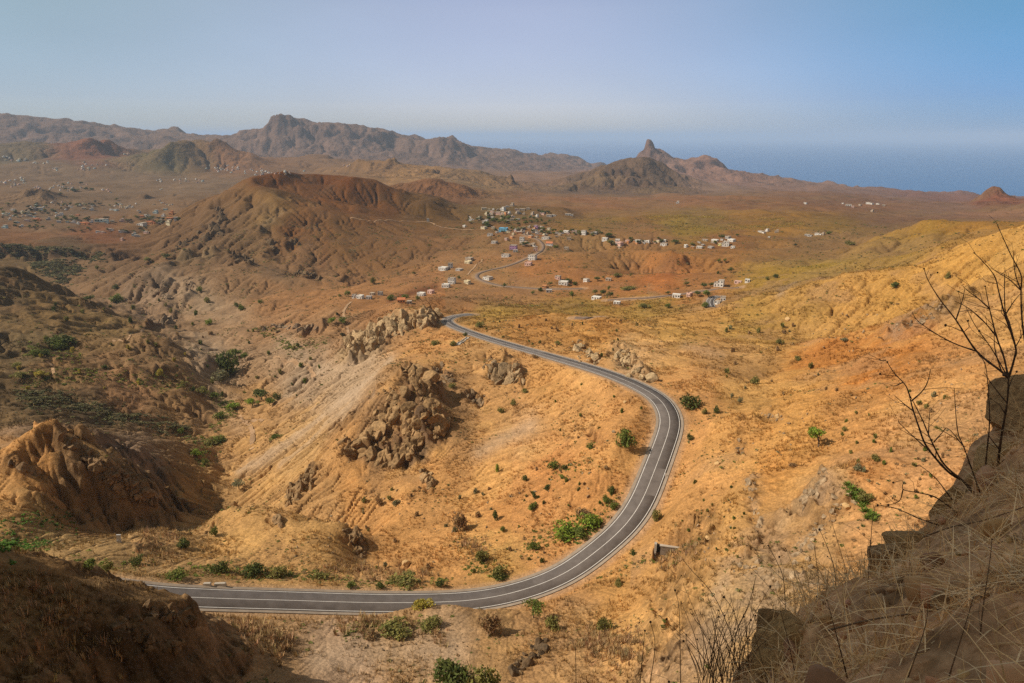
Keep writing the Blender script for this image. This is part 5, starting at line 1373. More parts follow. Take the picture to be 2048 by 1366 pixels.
# ---------------------------------------------------------------- trees and shrubs one can pick out
PL = [
 (1250, 895, 50, 44, 'bush', 'green', 'large green tree on the slope left of the main road curve'), (1372, 818, 50, 30, 'bush', 'deep', 'dense dark round bush right of the sharp road curve'), (1637, 893, 48, 40, 'umbrella', 'bright', 'flat-topped bright green tree alone on the orange slope'), (1067, 1236, 50, 40, 'umbrella', 'green', 'light green umbrella tree below the near road bend'), (1108, 1258, 42, 30, 'bush', 'olive', 'pale feathery bush right of the umbrella tree by the road'),
 (980, 1262, 62, 42, 'bush', 'dry', 'brown twiggy bush on the near mound'), (900, 1375, 110, 62, 'bush', 'deep', 'big dark green shrub at the bottom edge of the picture'), (960, 1380, 90, 58, 'bush', 'olive', 'big olive shrub beside the dark one at the bottom edge'), (790, 1268, 78, 24, 'bush', 'olive', 'long olive shrub on the near gravel mound'), (860, 1255, 56, 20, 'bush', 'olive', 'low olive shrub right of the long one on the mound'), (740, 1275, 40, 16, 'bush', 'dry', 'low brown shrub left on the gravel mound'),
 (848, 1215, 54, 18, 'bush', 'yellow', 'yellowish shrub on the brow hiding the road edge'), (804, 1215, 30, 14, 'bush', 'olive', 'small olive shrub left of the yellowish one on the brow'), (1210, 1262, 40, 34, 'bush', 'olive', 'olive bush above the brown reeds'), (1308, 1038, 26, 26, 'bush', 'olive', 'olive bush touching the right kerb of the road'), (1266, 1110, 18, 14, 'bush', 'deep', 'dark little bush left of the stone wall'), (1236, 1172, 22, 16, 'bush', 'olive', 'small olive bush under the road on the right slope'),
 (884, 1185, 24, 18, 'bush', 'deep', 'dark green bush on the verge of the near straight'), (760, 1192, 18, 14, 'bush', 'deep', 'small dark bush on the verge, left of the other'), (702, 1175, 20, 14, 'bush', 'green', 'green bush on the verge near the concrete blocks'), (440, 1146, 40, 26, 'bush', 'deep', 'dark bush at the foot of the rounded mound'), (505, 1150, 60, 26, 'bush', 'deep', 'wide dark bush at the foot of the rounded mound'), (560, 1152, 44, 22, 'bush', 'olive', 'olive bush at the foot of the rounded mound'), (640, 1160, 40, 18, 'bush', 'olive', 'olive bush between mound and road'), (350, 1166, 46, 18, 'bush', 'green', 'green bush above the hidden start of the road'), (180, 1135, 34, 18, 'bush', 'green', 'green bush left under the garden mound'), (215, 1140, 26, 20, 'bush', 'olive', 'olive bush right under the garden mound'), (275, 1128, 28, 16, 'bush', 'deep', 'dark bush in the notch of the garden mound'), (365, 1095, 34, 20, 'bush', 'deep', 'spiky dark bush in the gully right of the garden mound'), (430, 1072, 20, 22, 'bush', 'green', 'green bush on the left flank of the rounded mound'),
 (455, 745, 62, 50, 'bush', 'deep', 'largest dark bush clump on the valley floor'), (440, 762, 40, 26, 'bush', 'grey', 'grey green bush in front of the largest valley clump'), (470, 715, 30, 18, 'tree', 'green', 'tree just above the largest valley clump'), (490, 720, 22, 16, 'tree', 'green', 'tree right above the largest valley clump'), (523, 800, 42, 30, 'tree', 'deep', 'dark tree at the bend of the valley track'), (540, 812, 26, 22, 'tree', 'green', 'tree right of the dark one at the track bend'), (505, 812, 30, 18, 'tree', 'bright', 'bright tree left of the dark one at the track bend'), (554, 800, 20, 16, 'bush', 'deep', 'round dark bush right of the track bend'), (432, 800, 26, 20, 'tree', 'green', 'tree at the edge of the brown spur over the stream'), (408, 794, 28, 20, 'tree', 'olive', 'olive tree behind the brown spur over the stream'), (460, 822, 36, 20, 'tree', 'bright', 'bright tree in the stream bed'), (440, 838, 30, 16, 'bush', 'green', 'green bush lower in the stream bed'), (440, 885, 36, 18, 'bush', 'green', 'green bush beside the stream below the spur'), (420, 890, 36, 14, 'bush', 'olive', 'olive bush beside the stream below the spur'), (395, 918, 26, 22, 'tree', 'bright', 'bright round tree by the dry stream'), (410, 930, 16, 14, 'bush', 'green', 'small green bush next to the bright stream tree'), (362, 866, 18, 12, 'bush', 'green', 'small green bush under the dark hillside'), (556, 876, 36, 16, 'bush', 'green', 'green bush below the loop of the valley track'), (478, 978, 30, 20, 'umbrella', 'grey', 'grey umbrella tree where the ravine narrows'),
 (120, 690, 70, 22, 'bush', 'deep', 'dark hedge-like clump on the left hillside'), (120, 700, 40, 22, 'bush', 'green', 'green bush in front of the hedge-like clump'), (72, 712, 24, 14, 'bush', 'green', 'left bush of the pair under the hedge-like clump'), (90, 712, 26, 14, 'bush', 'deep', 'right bush of the pair under the hedge-like clump'), (30, 740, 30, 16, 'tree', 'olive', 'olive tree at the far left over the valley'), (40, 760, 36, 18, 'tree', 'olive', 'second olive tree at the far left over the valley'), (84, 755, 30, 16, 'tree', 'yellow', 'yellowish tree left of the cultivated bench'), (320, 760, 20, 26, 'tree', 'yellow', 'tall yellowish tree on the cultivated bench'), (180, 602, 24, 14, 'tree', 'deep', 'tree on the gorge floor, left of a pair'), (232, 604, 36, 18, 'bush', 'green', 'long green bush on the gorge floor'), (333, 518, 22, 12, 'tree', 'deep', 'dark tree on the ledge of the gorge shoulder'), (300, 525, 24, 14, 'tree', 'olive', 'olive tree on the ledge of the gorge shoulder'), (195, 542, 14, 12, 'tree', 'olive', 'olive tree under the gorge cliff'), (232, 577, 14, 10, 'bush', 'deep', 'dark round bush on the gorge slope'), (400, 584, 14, 12, 'bush', 'green', 'green bush on the grey rocky spur'), (416, 604, 16, 12, 'bush', 'olive', 'olive bush under the grey rocky spur'), (482, 620, 16, 12, 'bush', 'green', 'green bush on the bare shoulder'), (474, 614, 14, 10, 'bush', 'deep', 'dark bush left on the bare shoulder'), (522, 612, 12, 14, 'tree', 'green', 'small tree on the bare shoulder, right'), (418, 648, 16, 11, 'bush', 'bright', 'bright bush by the ravine rocks'), (664, 648, 20, 14, 'tree', 'bright', 'left bright tree of the pair by the footpath'), (686, 648, 24, 14, 'tree', 'green', 'right green tree of the pair by the footpath'), (686, 672, 12, 8, 'bush', 'dark', 'dark bush under the footpath trees'), (674, 630, 9, 7, 'bush', 'dark', 'little dark bush above the footpath trees'),
 (696, 594, 16, 14, 'tree', 'green', 'tree left of the hollow houses'), (680, 596, 8, 9, 'tree', 'olive', 'small tree furthest left of the hollow'), (782, 600, 24, 12, 'bush', 'green', 'green bush between the hollow and the orange roof'), (810, 596, 20, 9, 'bush', 'green', 'green bush behind the orange roof'), (835, 600, 16, 10, 'bush', 'olive', 'olive bush below the white house by the ploughed field'), (747, 568, 14, 16, 'bush', 'olive', 'olive bush on the tan hummock edge'), (828, 550, 10, 7, 'tree', 'deep', 'lone dark tree on the tan hummock'), (918, 560, 10, 9, 'tree', 'deep', 'dark tree by the outside of the hairpin'), (1008, 575, 12, 9, 'tree', 'deep', 'dark tree beside the lower road, left'), (1065, 590, 10, 10, 'tree', 'green', 'green tree below the lower road'), (1145, 598, 16, 18, 'tree', 'green', 'isolated tree on the grassy plain'), (1112, 499, 12, 10, 'tree', 'green', 'round tree on the bare slope below the tiled-roof house'), (1050, 492, 20, 9, 'tree', 'deep', 'dark trees right of the purple house'), (1080, 582, 14, 9, 'bush', 'deep', 'dark bush by the lower lane sheds'), (1100, 572, 11, 9, 'tree', 'olive', 'olive tree above the lower lane'), (1137, 565, 18, 9, 'bush', 'deep', 'dark bushes behind the wide white flat roof'), (1150, 570, 14, 8, 'bush', 'deep', 'dark bush right of the wide white flat roof'),
 (1195, 562, 16, 10, 'tree', 'deep', 'dark tree right of the white cube house'), (1208, 558, 9, 7, 'tree', 'olive', 'small tree beyond the dark one on red earth'), (1236, 554, 22, 9, 'bush', 'olive', 'low clump on the crest of red earth'), (1262, 554, 9, 8, 'tree', 'olive', 'single tree on the crest of red earth'), (1218, 582, 9, 11, 'tree', 'green', 'slim tree above the dark tree cluster'), (1190, 590, 16, 12, 'tree', 'olive', 'olive tree at the left of the dark cluster'), (1208, 592, 18, 14, 'tree', 'deep', 'dark tree in the middle of the cluster by the long white building'), (1220, 596, 16, 14, 'tree', 'deep', 'dark tree at the right of the cluster by the long white building'), (1258, 580, 40, 8, 'bush', 'olive', 'row of olive bushes in the red earth gully'), (1373, 572, 12, 10, 'tree', 'olive', 'sparse tree before the bend hamlet'), (1407, 577, 20, 12, 'tree', 'deep', 'dark tree left of the big stepped house'), (1421, 573, 16, 10, 'tree', 'deep', 'dark tree touching the big stepped house'), (1395, 592, 18, 13, 'tree', 'deep', 'dark tree over the lane before the bend'), (1417, 594, 26, 16, 'tree', 'green', 'green tree above the dark road bend'), (1411, 614, 20, 12, 'bush', 'green', 'green bush left of the dark road bend'), (1336, 590, 12, 8, 'tree', 'deep', 'dark tree left of the white lane house'), (1336, 615, 16, 9, 'bush', 'green', 'green bush on the yellow brow'), (1290, 616, 30, 10, 'bush', 'olive', 'olive clump on the yellow brow'), (1437, 526, 10, 10, 'tree', 'green', 'left tree of two under the ruin cliff'), (1449, 524, 9, 8, 'tree', 'green', 'right tree of two under the ruin cliff'), (1461, 546, 14, 12, 'tree', 'deep', 'dark tree in the gully right of the red field'), (1436, 548, 9, 7, 'bush', 'deep', 'dark bush in the gully right of the red field'), (1551, 556, 14, 10, 'bush', 'deep', 'dark bush at the right end of the bend hamlet'), (1534, 559, 10, 7, 'bush', 'olive', 'olive bush at the right end of the bend hamlet'),
 (1213, 476, 26, 12, 'tree', 'deep', 'dark trees behind the first white house of the knoll row'), (1222, 490, 20, 12, 'tree', 'olive', 'olive trees in front of the first house of the knoll row'), (1262, 482, 12, 10, 'tree', 'deep', 'dark tree in the middle of the knoll row'), (1350, 488, 20, 10, 'tree', 'deep', 'dark trees ending the knoll row'), (1444, 478, 14, 9, 'tree', 'deep', 'dark tree in the hillside hamlet'), (1474, 473, 10, 7, 'tree', 'deep', 'dark tree at the upper right of the hamlet'), (1432, 488, 12, 8, 'tree', 'green', 'green tree in the hillside hamlet'), (1384, 490, 16, 6, 'bush', 'olive', 'olive bush left of the hillside hamlet'), (1590, 494, 10, 8, 'tree', 'dark', 'dark tree in the ravine on the right plain'), (1700, 490, 24, 9, 'bush', 'olive', 'olive clump at the ravine edge on the right'), (1658, 468, 14, 6, 'bush', 'green', 'green bush beside the white farm on the plain'),
 (1790, 574, 24, 12, 'bush', 'deep', 'dark bush on the golden hillside at the right'), (1896, 557, 14, 16, 'bush', 'olive', 'upright olive bush high on the golden hillside'), (1508, 768, 26, 16, 'bush', 'olive', 'olive bush above the diagonal rock spur'), (1560, 690, 20, 12, 'bush', 'olive', 'olive bush on the yellow slope'), (1596, 722, 18, 12, 'bush', 'olive', 'olive bush below the end of the rocky crest'), (1688, 682, 18, 8, 'bush', 'grey', 'grey bush on the rocky crest'), (1480, 806, 14, 12, 'bush', 'grey', 'grey round bush right of the dark round bush'), (1432, 826, 16, 16, 'bush', 'deep', 'dark bush of the pair nearest the road curve'), (1408, 828, 14, 14, 'bush', 'olive', 'olive bush of the pair nearest the road curve'), (1380, 880, 16, 14, 'bush', 'deep', 'dark small bush right of the road curve'), (1585, 935, 20, 12, 'bush', 'dry', 'brown bush above the pale pinnacle'), (1750, 922, 22, 14, 'bush', 'olive', 'olive bush on the orange slope right of the flat-topped tree'), (1714, 940, 24, 14, 'bush', 'grey', 'grey bush under the olive one on the orange slope'), (1690, 860, 14, 10, 'bush', 'olive', 'small olive bush beyond the flat-topped tree'), (1730, 1000, 40, 16, 'bush', 'olive', 'olive bush above the spiky green plants'),
 (905, 776, 20, 10, 'bush', 'olive', 'olive bush in the hollow right of the brown crag'), (1026, 810, 18, 12, 'bush', 'olive', 'olive bush on the upper edge of the pale slope'), (1002, 826, 18, 12, 'bush', 'olive', 'olive bush lower along the edge of the pale slope'), (1050, 784, 20, 8, 'bush', 'olive', 'olive bush under the split rock'), (1180, 896, 18, 12, 'bush', 'green', 'green bush left of the large slope tree'), (1107, 938, 30, 18, 'bush', 'green', 'green bush on the orange patch left of the road'), (1128, 938, 14, 12, 'bush', 'deep', 'dark bush beside the green one on the orange patch'), (1050, 960, 16, 12, 'bush', 'deep', 'dark bush left on the orange patch'), (995, 943, 12, 18, 'bush', 'bright', 'upright bright green bush on the pale bank'), (1094, 980, 16, 12, 'bush', 'deep', 'round dark bush in the middle of the orange slope'), (1068, 996, 14, 13, 'bush', 'deep', 'small dark bush on the orange slope, left of another'), (1066, 1020, 24, 18, 'bush', 'green', 'green bush in the middle of the lower slope'), (1006, 1062, 14, 12, 'bush', 'green', 'green bush near the dry grass hummock'), (990, 1040, 18, 24, 'bush', 'deep', 'dark broken bush on the lower slope'), (965, 1122, 36, 26, 'bush', 'olive', 'olive bush under the yellow grass hummock'), (1222, 985, 18, 14, 'bush', 'deep', 'dark bush close to the left kerb'), (1212, 1005, 22, 15, 'bush', 'green', 'green bush close to the left kerb'), (1240, 1022, 22, 16, 'bush', 'green', 'green bush at the left kerb before the bend'), (1195, 1064, 60, 30, 'bush', 'bright', 'bright green patch inside the road bend, right'), (1130, 1072, 70, 26, 'bush', 'bright', 'bright green patch inside the road bend, left'), (1165, 1078, 44, 20, 'bush', 'green', 'green bush between the two bright patches'), (1168, 1034, 44, 20, 'bush', 'dry', 'brown bush above the bright patches'), (1070, 1100, 30, 20, 'bush', 'green', 'green bush left of the bright patches'), (1000, 1150, 44, 22, 'bush', 'olive', 'olive bush close to the near road bend'), (1014, 1178, 36, 12, 'bush', 'deep', 'dark bush hugging the kerb of the near bend'), (808, 1168, 70, 16, 'bush', 'olive', 'long olive bush along the near straight'), (920, 1060, 40, 40, 'bush', 'dry', 'tall brown bush at the centre of the lower slope'), (760, 1010, 16, 18, 'bush', 'dry', 'brown bush under the brown crag'), (793, 1010, 22, 14, 'bush', 'grey', 'grey bush under the brown crag'), (870, 690, 24, 12, 'bush', 'olive', 'olive bush below the hairpin corner of the main road'), (905, 692, 20, 12, 'bush', 'olive', 'olive bush by the stone chute'), (960, 655, 26, 12, 'bush', 'olive', 'olive bush above the road at the first corner'), (790, 655, 12, 9, 'bush', 'grey', 'grey bush on the pale cliff'), (930, 672, 12, 8, 'bush', 'deep', 'dark bush at the top of the stone chute'), (1116, 690, 20, 9, 'bush', 'olive', 'olive bush above the road before the pale cutting'), (1090, 713, 22, 8, 'bush', 'dry', 'brown bush on the road edge'),
]
for a in PL:
    plant(*a)

# reeds by the near bend
rng = np.random.default_rng(8)
SHRUBS = [  # region x0,y0,x1,y1, count, width range, tints, where
 (1010, 930, 1250, 1130, 46, (5, 14), ('green', 'green', 'deep', 'olive', 'dry'), 'small shrub dotted over the orange slope inside the road bend'),
 (1360, 960, 1500, 1120, 24, (5, 11), ('green', 'deep', 'olive'), 'small shrub dotted over the slope right of the road straight'),
 (1680, 780, 1900, 1000, 34, (7, 15), ('olive', 'grey', 'green', 'dry'), 'small shrub dotted over the sunny right-hand slope'),
 (1450, 640, 1700, 800, 22, (6, 14), ('olive', 'grey', 'dry'), 'small shrub on the yellow slope above the rocky spur'),
 (700, 960, 1000, 1170, 30, (6, 16), ('dry', 'olive', 'dry', 'grey'), 'dry shrub on the slope below the brown crag'),
 (930, 640, 1250, 720, 30, (6, 13), ('olive', 'dry', 'deep'), 'small shrub on the grassy rise behind the main road'),
 (1090, 760, 1290, 880, 14, (6, 12), ('olive', 'dry', 'green'), 'small shrub on the bank below the main road'),
 (300, 640, 640, 800, 36, (6, 13), ('olive', 'green', 'dry', 'deep'), 'small shrub on the brown valley sides'),
 (30, 600, 420, 780, 44, (7, 15), ('olive', 'yellow', 'deep', 'dry'), 'small shrub on the left-hand hillside'),
]
for x0, y0, x1, y1, n, (w0, w1), tints, lb in SHRUBS:
    for _ in range(n):
        x, y = random.uniform(x0, x1), random.uniform(y0, y1)
        wd = random.uniform(w0, w1)
        P = at(x, y)
        u = math.atan2(P[0], P[1]); c = col_of(u); r = int(np.searchsorted(V, math.log(math.hypot(P[0], P[1]))))
        if RDIST[min(r, NV - 1), c] < 7: continue
        plant(x, y, wd, wd * random.uniform(.5, .8), 'tuft', random.choice(tints), lb, lb.replace('small shrub', 'small shrubs').replace('dry shrub', 'dry shrubs'))
VT = [(1000, 440, 60, 8, 30), (1060, 445, 40, 6, 16), (1040, 462, 60, 6, 16), (1100, 466, 30, 4, 8), (1170, 468, 40, 3, 10), (970, 452, 20, 3, 6), (1290, 484, 50, 5, 8), (1080, 425, 20, 4, 5)]
for cx, cy, sx, sy, n in VT:
    for _ in range(n):
        x = cx + random.gauss(0, sx * .5); y = cy + random.gauss(0, sy * .6)
        plant(x, y, random.uniform(7, 14), random.uniform(5, 9), 'tree', random.choice(['deep', 'deep', 'olive', 'green']), 'dark little tree among the village houses', 'trees among the village houses')
for cx, cy, sx, sy, n in [(60, 425, 60, 8, 24), (160, 440, 60, 5, 22), (300, 440, 50, 8, 26), (150, 412, 90, 7, 18), (60, 452, 60, 6, 14), (240, 462, 60, 5, 10), (130, 380, 70, 8, 14)]:
    for _ in range(n):
        x = abs(cx + random.gauss(0, sx * .55)); y = cy + random.gauss(0, sy * .6)
        plant(x, y, random.uniform(6, 12), random.uniform(4, 7), 'tree', random.choice(['deep', 'dark', 'olive']), 'dark little tree among the houses of the plain town', 'trees of the plain town')

# ---------------------------------------------------------------- ground cover nobody could count
def scatter_stuff(name, label, cat, n, where, proto, wsize, m, tint_fn, squash=(.5, .9)):
    """many small clumps as one mesh; `where` gives accepted (x, y, d) of the ground"""
    pv_, pq, pn = proto
    xs, ys, zs, sc_, cl = where(n)
    k = len(xs)
    a = rng.uniform(0, 6.28, k); ca, sa = np.cos(a), np.sin(a)
    s = sc_ * rng.uniform(.6, 1.4, k); h = s * rng.uniform(*squash, k)
    v = np.empty((k, len(pv_), 3))
    v[..., 0] = xs[:, None] + s[:, None] * (ca[:, None] * pv_[None, :, 0] - sa[:, None] * pv_[None, :, 1])
    v[..., 1] = ys[:, None] + s[:, None] * (sa[:, None] * pv_[None, :, 0] + ca[:, None] * pv_[None, :, 1])
    v[..., 2] = zs[:, None] + h[:, None] * pv_[None, :, 2]
    q = (np.arange(k) * len(pv_))[:, None, None] + pq[None]
    me = np_mesh(name, v.reshape(-1, 3), q.reshape(-1, pq.shape[1]), False)
    shade = rng.uniform(.65, 1.35, (k, len(pv_) // pn))
    cols = cl[:, None, None, :] * shade[:, :, None, None] * np.ones((1, 1, pn, 1))
    col_attr(me, np.clip(cols.reshape(-1, 3), .005, .9))
    o = link(name, me, m)
    o['kind'] = 'stuff'; o['label'] = label; o['category'] = cat
    return o


RI = None


def pick(n, dens, dmin, dmax, size, colf):
    """ground points chosen by a density mask, evenly over the picture"""
    r0, r1 = np.searchsorted(V, [math.log(dmin), math.log(dmax)]); c0, c1 = np.searchsorted(U, [-.8, .8])
    p = dens[r0:r1, c0:c1].ravel().astype(float); p /= p.sum()
    idx = rng.choice(p.size, n, p=p)
    r = idx // (c1 - c0) + r0; c = idx % (c1 - c0) + c0
    return X[r, c] + rng.uniform(-.3, .3, n), Y[r, c] + rng.uniform(-.3, .3, n), Z[r, c] - 0.02, size(r, c, n), colf(r, c, n)


def blades(nb, seed):
    g = np.random.default_rng(seed)
    out = []
    for _ in range(nb):
        a = g.uniform(0, 6.28); b = g.uniform(0, .35); L = g.uniform(.5, 1.1); lean = g.uniform(.1, .7)
        p0 = np.array([math.cos(a) * b, math.sin(a) * b, 0]); d = np.array([math.cos(a) * lean, math.sin(a) * lean, 1]) * L * .9
        s = np.array([-math.sin(a), math.cos(a), 0]) * .075
        out.append(np.array([p0 - s, p0 + s, p0 + d + s * .25, p0 + d - s * .25]))
    return np.concatenate(out), np.arange(nb * 4).reshape(nb, 4), 4


cr = np.random.default_rng(2)
cp_ = crown_points(cr, 22, [(0, 0, .2, .42, .42, .3)]); cp_[:, 2] = np.abs(cp_[:, 2])
LV, LQ = leaf_cards(cr, cp_, .3)
away = (RDIST > 6.0)
steep_ok = (S1 < 1.0)
nz = sstep(-.15, .45, fbm(X, Y, 16, 3, 51)) * (D < 900)
cellw = (np.gradient(V)[:, None] * D * 0.8 + .0)          # rows are uneven: weight by size
gd = nz * away * steep_ok * (1 - .85 * SCREE) * np.clip(cellw / 1.0, .05, 3)
scatter_stuff('dry_grass', 'short straw-coloured dry grass covering the slopes', 'dry grass', 56000,
              lambda n: pick(n, gd, 70, 620, lambda r, c, k: .55 + .0012 * D[r, c], lambda r, c, k: np.clip(COL[r, c] * np.array([1.02, 1.06, .95]) * rng.uniform(.75, 1.2, (k, 1)), .02, .6)), blades(7, 1), 1, STRAW, None, (.7, 1.2))
sd = sstep(.0, .5, fbm(X, Y, 30, 3, 57)) * away * (S1 < 1.2) * (1 - .8 * SCREE) * np.clip(cellw, .05, 3) * (D < 1300) * (0.65 + 0.35 * (U[None] < 0.25))
hues = np.array([GREENS[k] for k in ('olive', 'dry', 'grey', 'green', 'dry', 'deep', 'dry')])
scatter_stuff('low_scrub', 'low olive and brown scrub speckling the hillsides', 'scrub', 26000,
              lambda n: pick(n, sd, 80, 1300, lambda r, c, k: (.35 + .0014 * D[r, c]) * rng.choice([.6, .8, 1.0, 1.5], k), lambda r, c, k: hues[rng.integers(0, len(hues), k)]), (LV, LQ, 4), 1, LEAF, None)
GB = paint([(14, [(60, 795), (130, 805), (200, 820), (270, 835), (320, 850)]), (10, [(340, 850), (370, 860)]), (10, [(80, 530), (150, 540)], .8), (8, [(0, 500), (60, 500), (200, 515)], .6), (8, [(130, 560), (100, 545)], .7)])
scatter_stuff('thicket', 'dense dark scrub covering the shaded valley banks', 'thicket', 3000,
              lambda n: pick(n, GB * np.clip(cellw, .05, 3), 200, 1700, lambda r, c, k: .5 + .0035 * D[r, c], lambda r, c, k: hue(rng, k, (.15, .135, .06), .5)), (LV, LQ, 4), 1, LEAF, None)
RB = paint([(30, [(1190, 1290), (1250, 1300)]), (12, [(1290, 1310)]), (18, [(760, 1245), (690, 1250)], .5), (18, [(880, 1275)], .4), (16, [(930, 1090), (960, 1095)], .7), (18, [(1380, 1105), (1330, 1112)], .7), (26, [(560, 1290), (500, 1260)], .8), (22, [(330, 1065), (300, 1070)], .6), (14, [(720, 1130), (640, 1140), (860, 1150)], .3), (40, [(40, 1180), (120, 1220), (60, 1300), (200, 1300)], .35)])
scatter_stuff('tall_dry_grass', 'tall brown reedy grass standing in the hollows', 'tall grass', 2600,
              lambda n: pick(n, RB * away * np.clip(cellw, .05, 3), 60, 300, lambda r, c, k: rng.uniform(.35, 1.1, k), lambda r, c, k: hue(rng, k, (.42, .28, .14), .35)), blades(9, 4), 1, STRAW, None, (.8, 1.6))
VG = paint([(12, [(330, 1165), (400, 1140), (520, 1146), (620, 1152), (700, 1165)]), (10, [(700, 1180), (800, 1172), (900, 1165)], .7), (14, [(940, 1130), (1000, 1150), (960, 1110)], .7), (18, [(1060, 1090), (1130, 1065), (1200, 1050), (1230, 1010)], .8), (14, [(1100, 960), (1180, 920)], .4), (12, [(690, 1262), (780, 1255), (860, 1245)], .8), (10, [(1380, 1095), (1300, 1115), (1250, 1130)], .5), (12, [(150, 1130), (230, 1130), (300, 1125)], .6), (12, [(120, 690), (60, 705), (150, 715)], .5), (10, [(400, 770), (440, 800), (470, 820), (430, 850)], .7), (14, [(60, 760), (150, 750), (300, 765), (380, 770)], .5), (12, [(380, 880), (430, 890), (400, 920)], .7), (10, [(520, 655), (580, 690), (640, 685)], .4)])
vgc = np.array([(.22, .22, .05), (.17, .20, .035), (.28, .23, .08), (.30, .20, .10), (.12, .15, .03), (.24, .26, .05)])
scatter_stuff('verge_scrub', 'tangled olive and green scrub along verges and gullies', 'scrub', 3600,
              lambda n: pick(n, VG * (RDIST > 5.6) * np.clip(cellw, .05, 3), 80, 700, lambda r, c, k: (.35 + .0022 * D[r, c]) * rng.choice([.7, 1, 1.5], k), lambda r, c, k: vgc[rng.integers(0, 6, k)]), (LV, LQ, 4), 1, LEAF, None)
GG = paint([(12, [(0, 1092), (40, 1088), (85, 1085)]), (9, [(10, 1100), (60, 1096)], .9), (12, [(20, 1050), (70, 1045), (140, 1040)], .6), (20, [(1140, 1060), (1190, 1070)], .8)])
scatter_stuff('garden_crops', 'bright green crop rows and weeds on the small terrace', 'crops', 900,
              lambda n: pick(n, GG * away * np.clip(cellw, .05, 3), 60, 300, lambda r, c, k: np.full(k, .8), lambda r, c, k: hue(rng, k, (.10, .19, .03), .35)), (LV, LQ, 4), 1, LEAF, None)
YG = paint([(12, [(1000, 610), (1100, 607), (1250, 610), (1330, 612)], .8), (8, [(1560, 540), (1650, 533), (1770, 536)]), (8, [(1300, 432), (1420, 436), (1560, 438)], .6), (8, [(1350, 455), (1450, 452), (1600, 447)], .8), (7, [(1850, 455), (1900, 449), (1940, 452)], .5), (16, [(1500, 652), (1600, 632), (1650, 620)], .6)])
scatter_stuff('yellow_grass', 'yellow-green grass spread over the open plain', 'grass', 5200,
              lambda n: pick(n, YG * sstep(-.3, .4, np.where(D < 600, mid, big)) * np.clip(cellw, .05, 4), 300, 1700, lambda r, c, k: .4 + .002 * D[r, c], lambda r, c, k: hue(rng, k, (.40, .27, .06), .3)), (LV, LQ, 4), 1, LEAF, None, (.25, .45))
# ---------------------------------------------------------------- walls, blocks, stones, tracks
STONE = mat('rubble_stone', (.17, .13, .095), 0.95, scale=1.6, col2=(.34, .27, .20), bump=0.5)
CONC = mat('concrete', (.36, .31, .25), 0.9, scale=1.2, col2=(.46, .41, .34))
LIGHTDIRT = mat('track_dirt', (.32, .195, .105), 0.95, scale=0.25, col2=(.41, .26, .145))

# stone retaining wall with a dark culvert mouth, right of the road
ang = math.atan2(ex_[1], ex_[0]); Lw = CWL
o = thing('culvert_wall', 'rubble stone culvert wall with a dark slanting mouth, right of the road', 'stone wall', (CWA[0], CWA[1], CWZ), ang)
fs = 1.0 if (ex_[0] * ey_[1] - ex_[1] * ey_[0]) > 0 else -1.0         # which local y faces the viewer


def cb(x0, y0, z0, x1, y1, z1):
    ya, yb = sorted((y0 * fs, y1 * fs))
    return (x0, ya, z0, x1, yb, z1)


v, q = boxes([cb(1.0, -.6, -3.2, Lw, .35, -.003)]); obj('wall', v, q, STONE, o)
v, q = boxes([cb(.8, -.65, 0, Lw + .1, .45, .22)]); obj('coping', v, q, CONC, o)
v, q = boxes([cb(-.5, -.6, -3.2, .1, .5, .45)]); obj('pier', v, q, CONC, o)
v, q = boxes([cb(.103, -.5, -3.2, .997, -.2, .1)]); obj('culvert_mouth', v, q, GLASS, o)  # near-black panel standing in for the shade inside the mouth
v, q = boxes([cb(-.45, .503, -3.2, .0, 1.6, -1.3), cb(-.45, 1.603, -3.2, .0, 2.6, -2.0)]); obj('wing_wall', v, q, STONE, o)
# concrete blocks on the verge
for (x, y, l, lb) in ((415, 1172, 14, 'left concrete block lying on the verge of the near straight'), (441, 1172, 22, 'long concrete block lying on the verge of the near straight')):
    P = at(x, y); s = px_size(P)
    v, q = boxes([(-l * s / 2, -.35, -.3, l * s / 2, .35, .75), (-l * s / 2 + .1, -.28, .752, l * s / 2 - .1, .28, .80)])
    o = obj('concrete_block', v, q, CONC); o.location = P; o.rotation_euler = (0, 0, random.uniform(-.1, .1)); tag(o, lb, 'concrete block')
# white slab by the garden bank
P = at(238, 1084); s = px_size(P)
v, q = boxes([(-4 * s, -.15, -.4, 4 * s, .15, 18 * s), (-3 * s, -.25, -.4, 3 * s, -.15, 6 * s)])
o = obj('stone_slab', v, q, mat('pale_slab', (.42, .42, .42), .8, scale=2, col2=(.56, .56, .56))); o.location = P; o.rotation_euler = (.1, .12, .2)
tag(o, 'pale grey slab leaning against the garden bank', 'stone slab')
# stone chute below the hairpin corner
a = [at(936, 675), at(926, 683), at(915, 691)]
rows = []
P3 = resample(np.array(a), .8)
P3[:, 2] = [zat(x, y) for x, y, _ in P3]
v, q = ribbon(P3, [(-1.3, -.6), (-1.28, .55), (-.75, .6), (-.7, .2), (.7, .2), (.75, .6), (1.28, .55), (1.3, -.6)], .0)
o = link('drain_chute', np_mesh('drain_chute', v, q, False), CONC)
tag(o, 'pale concrete drain chute running down from the hairpin corner', 'drain')
# white marker post on the kerb
for x, y, lb in ((1331, 953, 'short white marker post on the right kerb of the straight'),):
    P = at(x, y)
    v, q = boxes([(-.12, -.08, -.3, .12, .08, .95), (-.10, -.06, .952, .10, .06, 1.02)])
    o = obj('marker_post', v, q, PAINT); o.location = P; tag(o, lb, 'post')


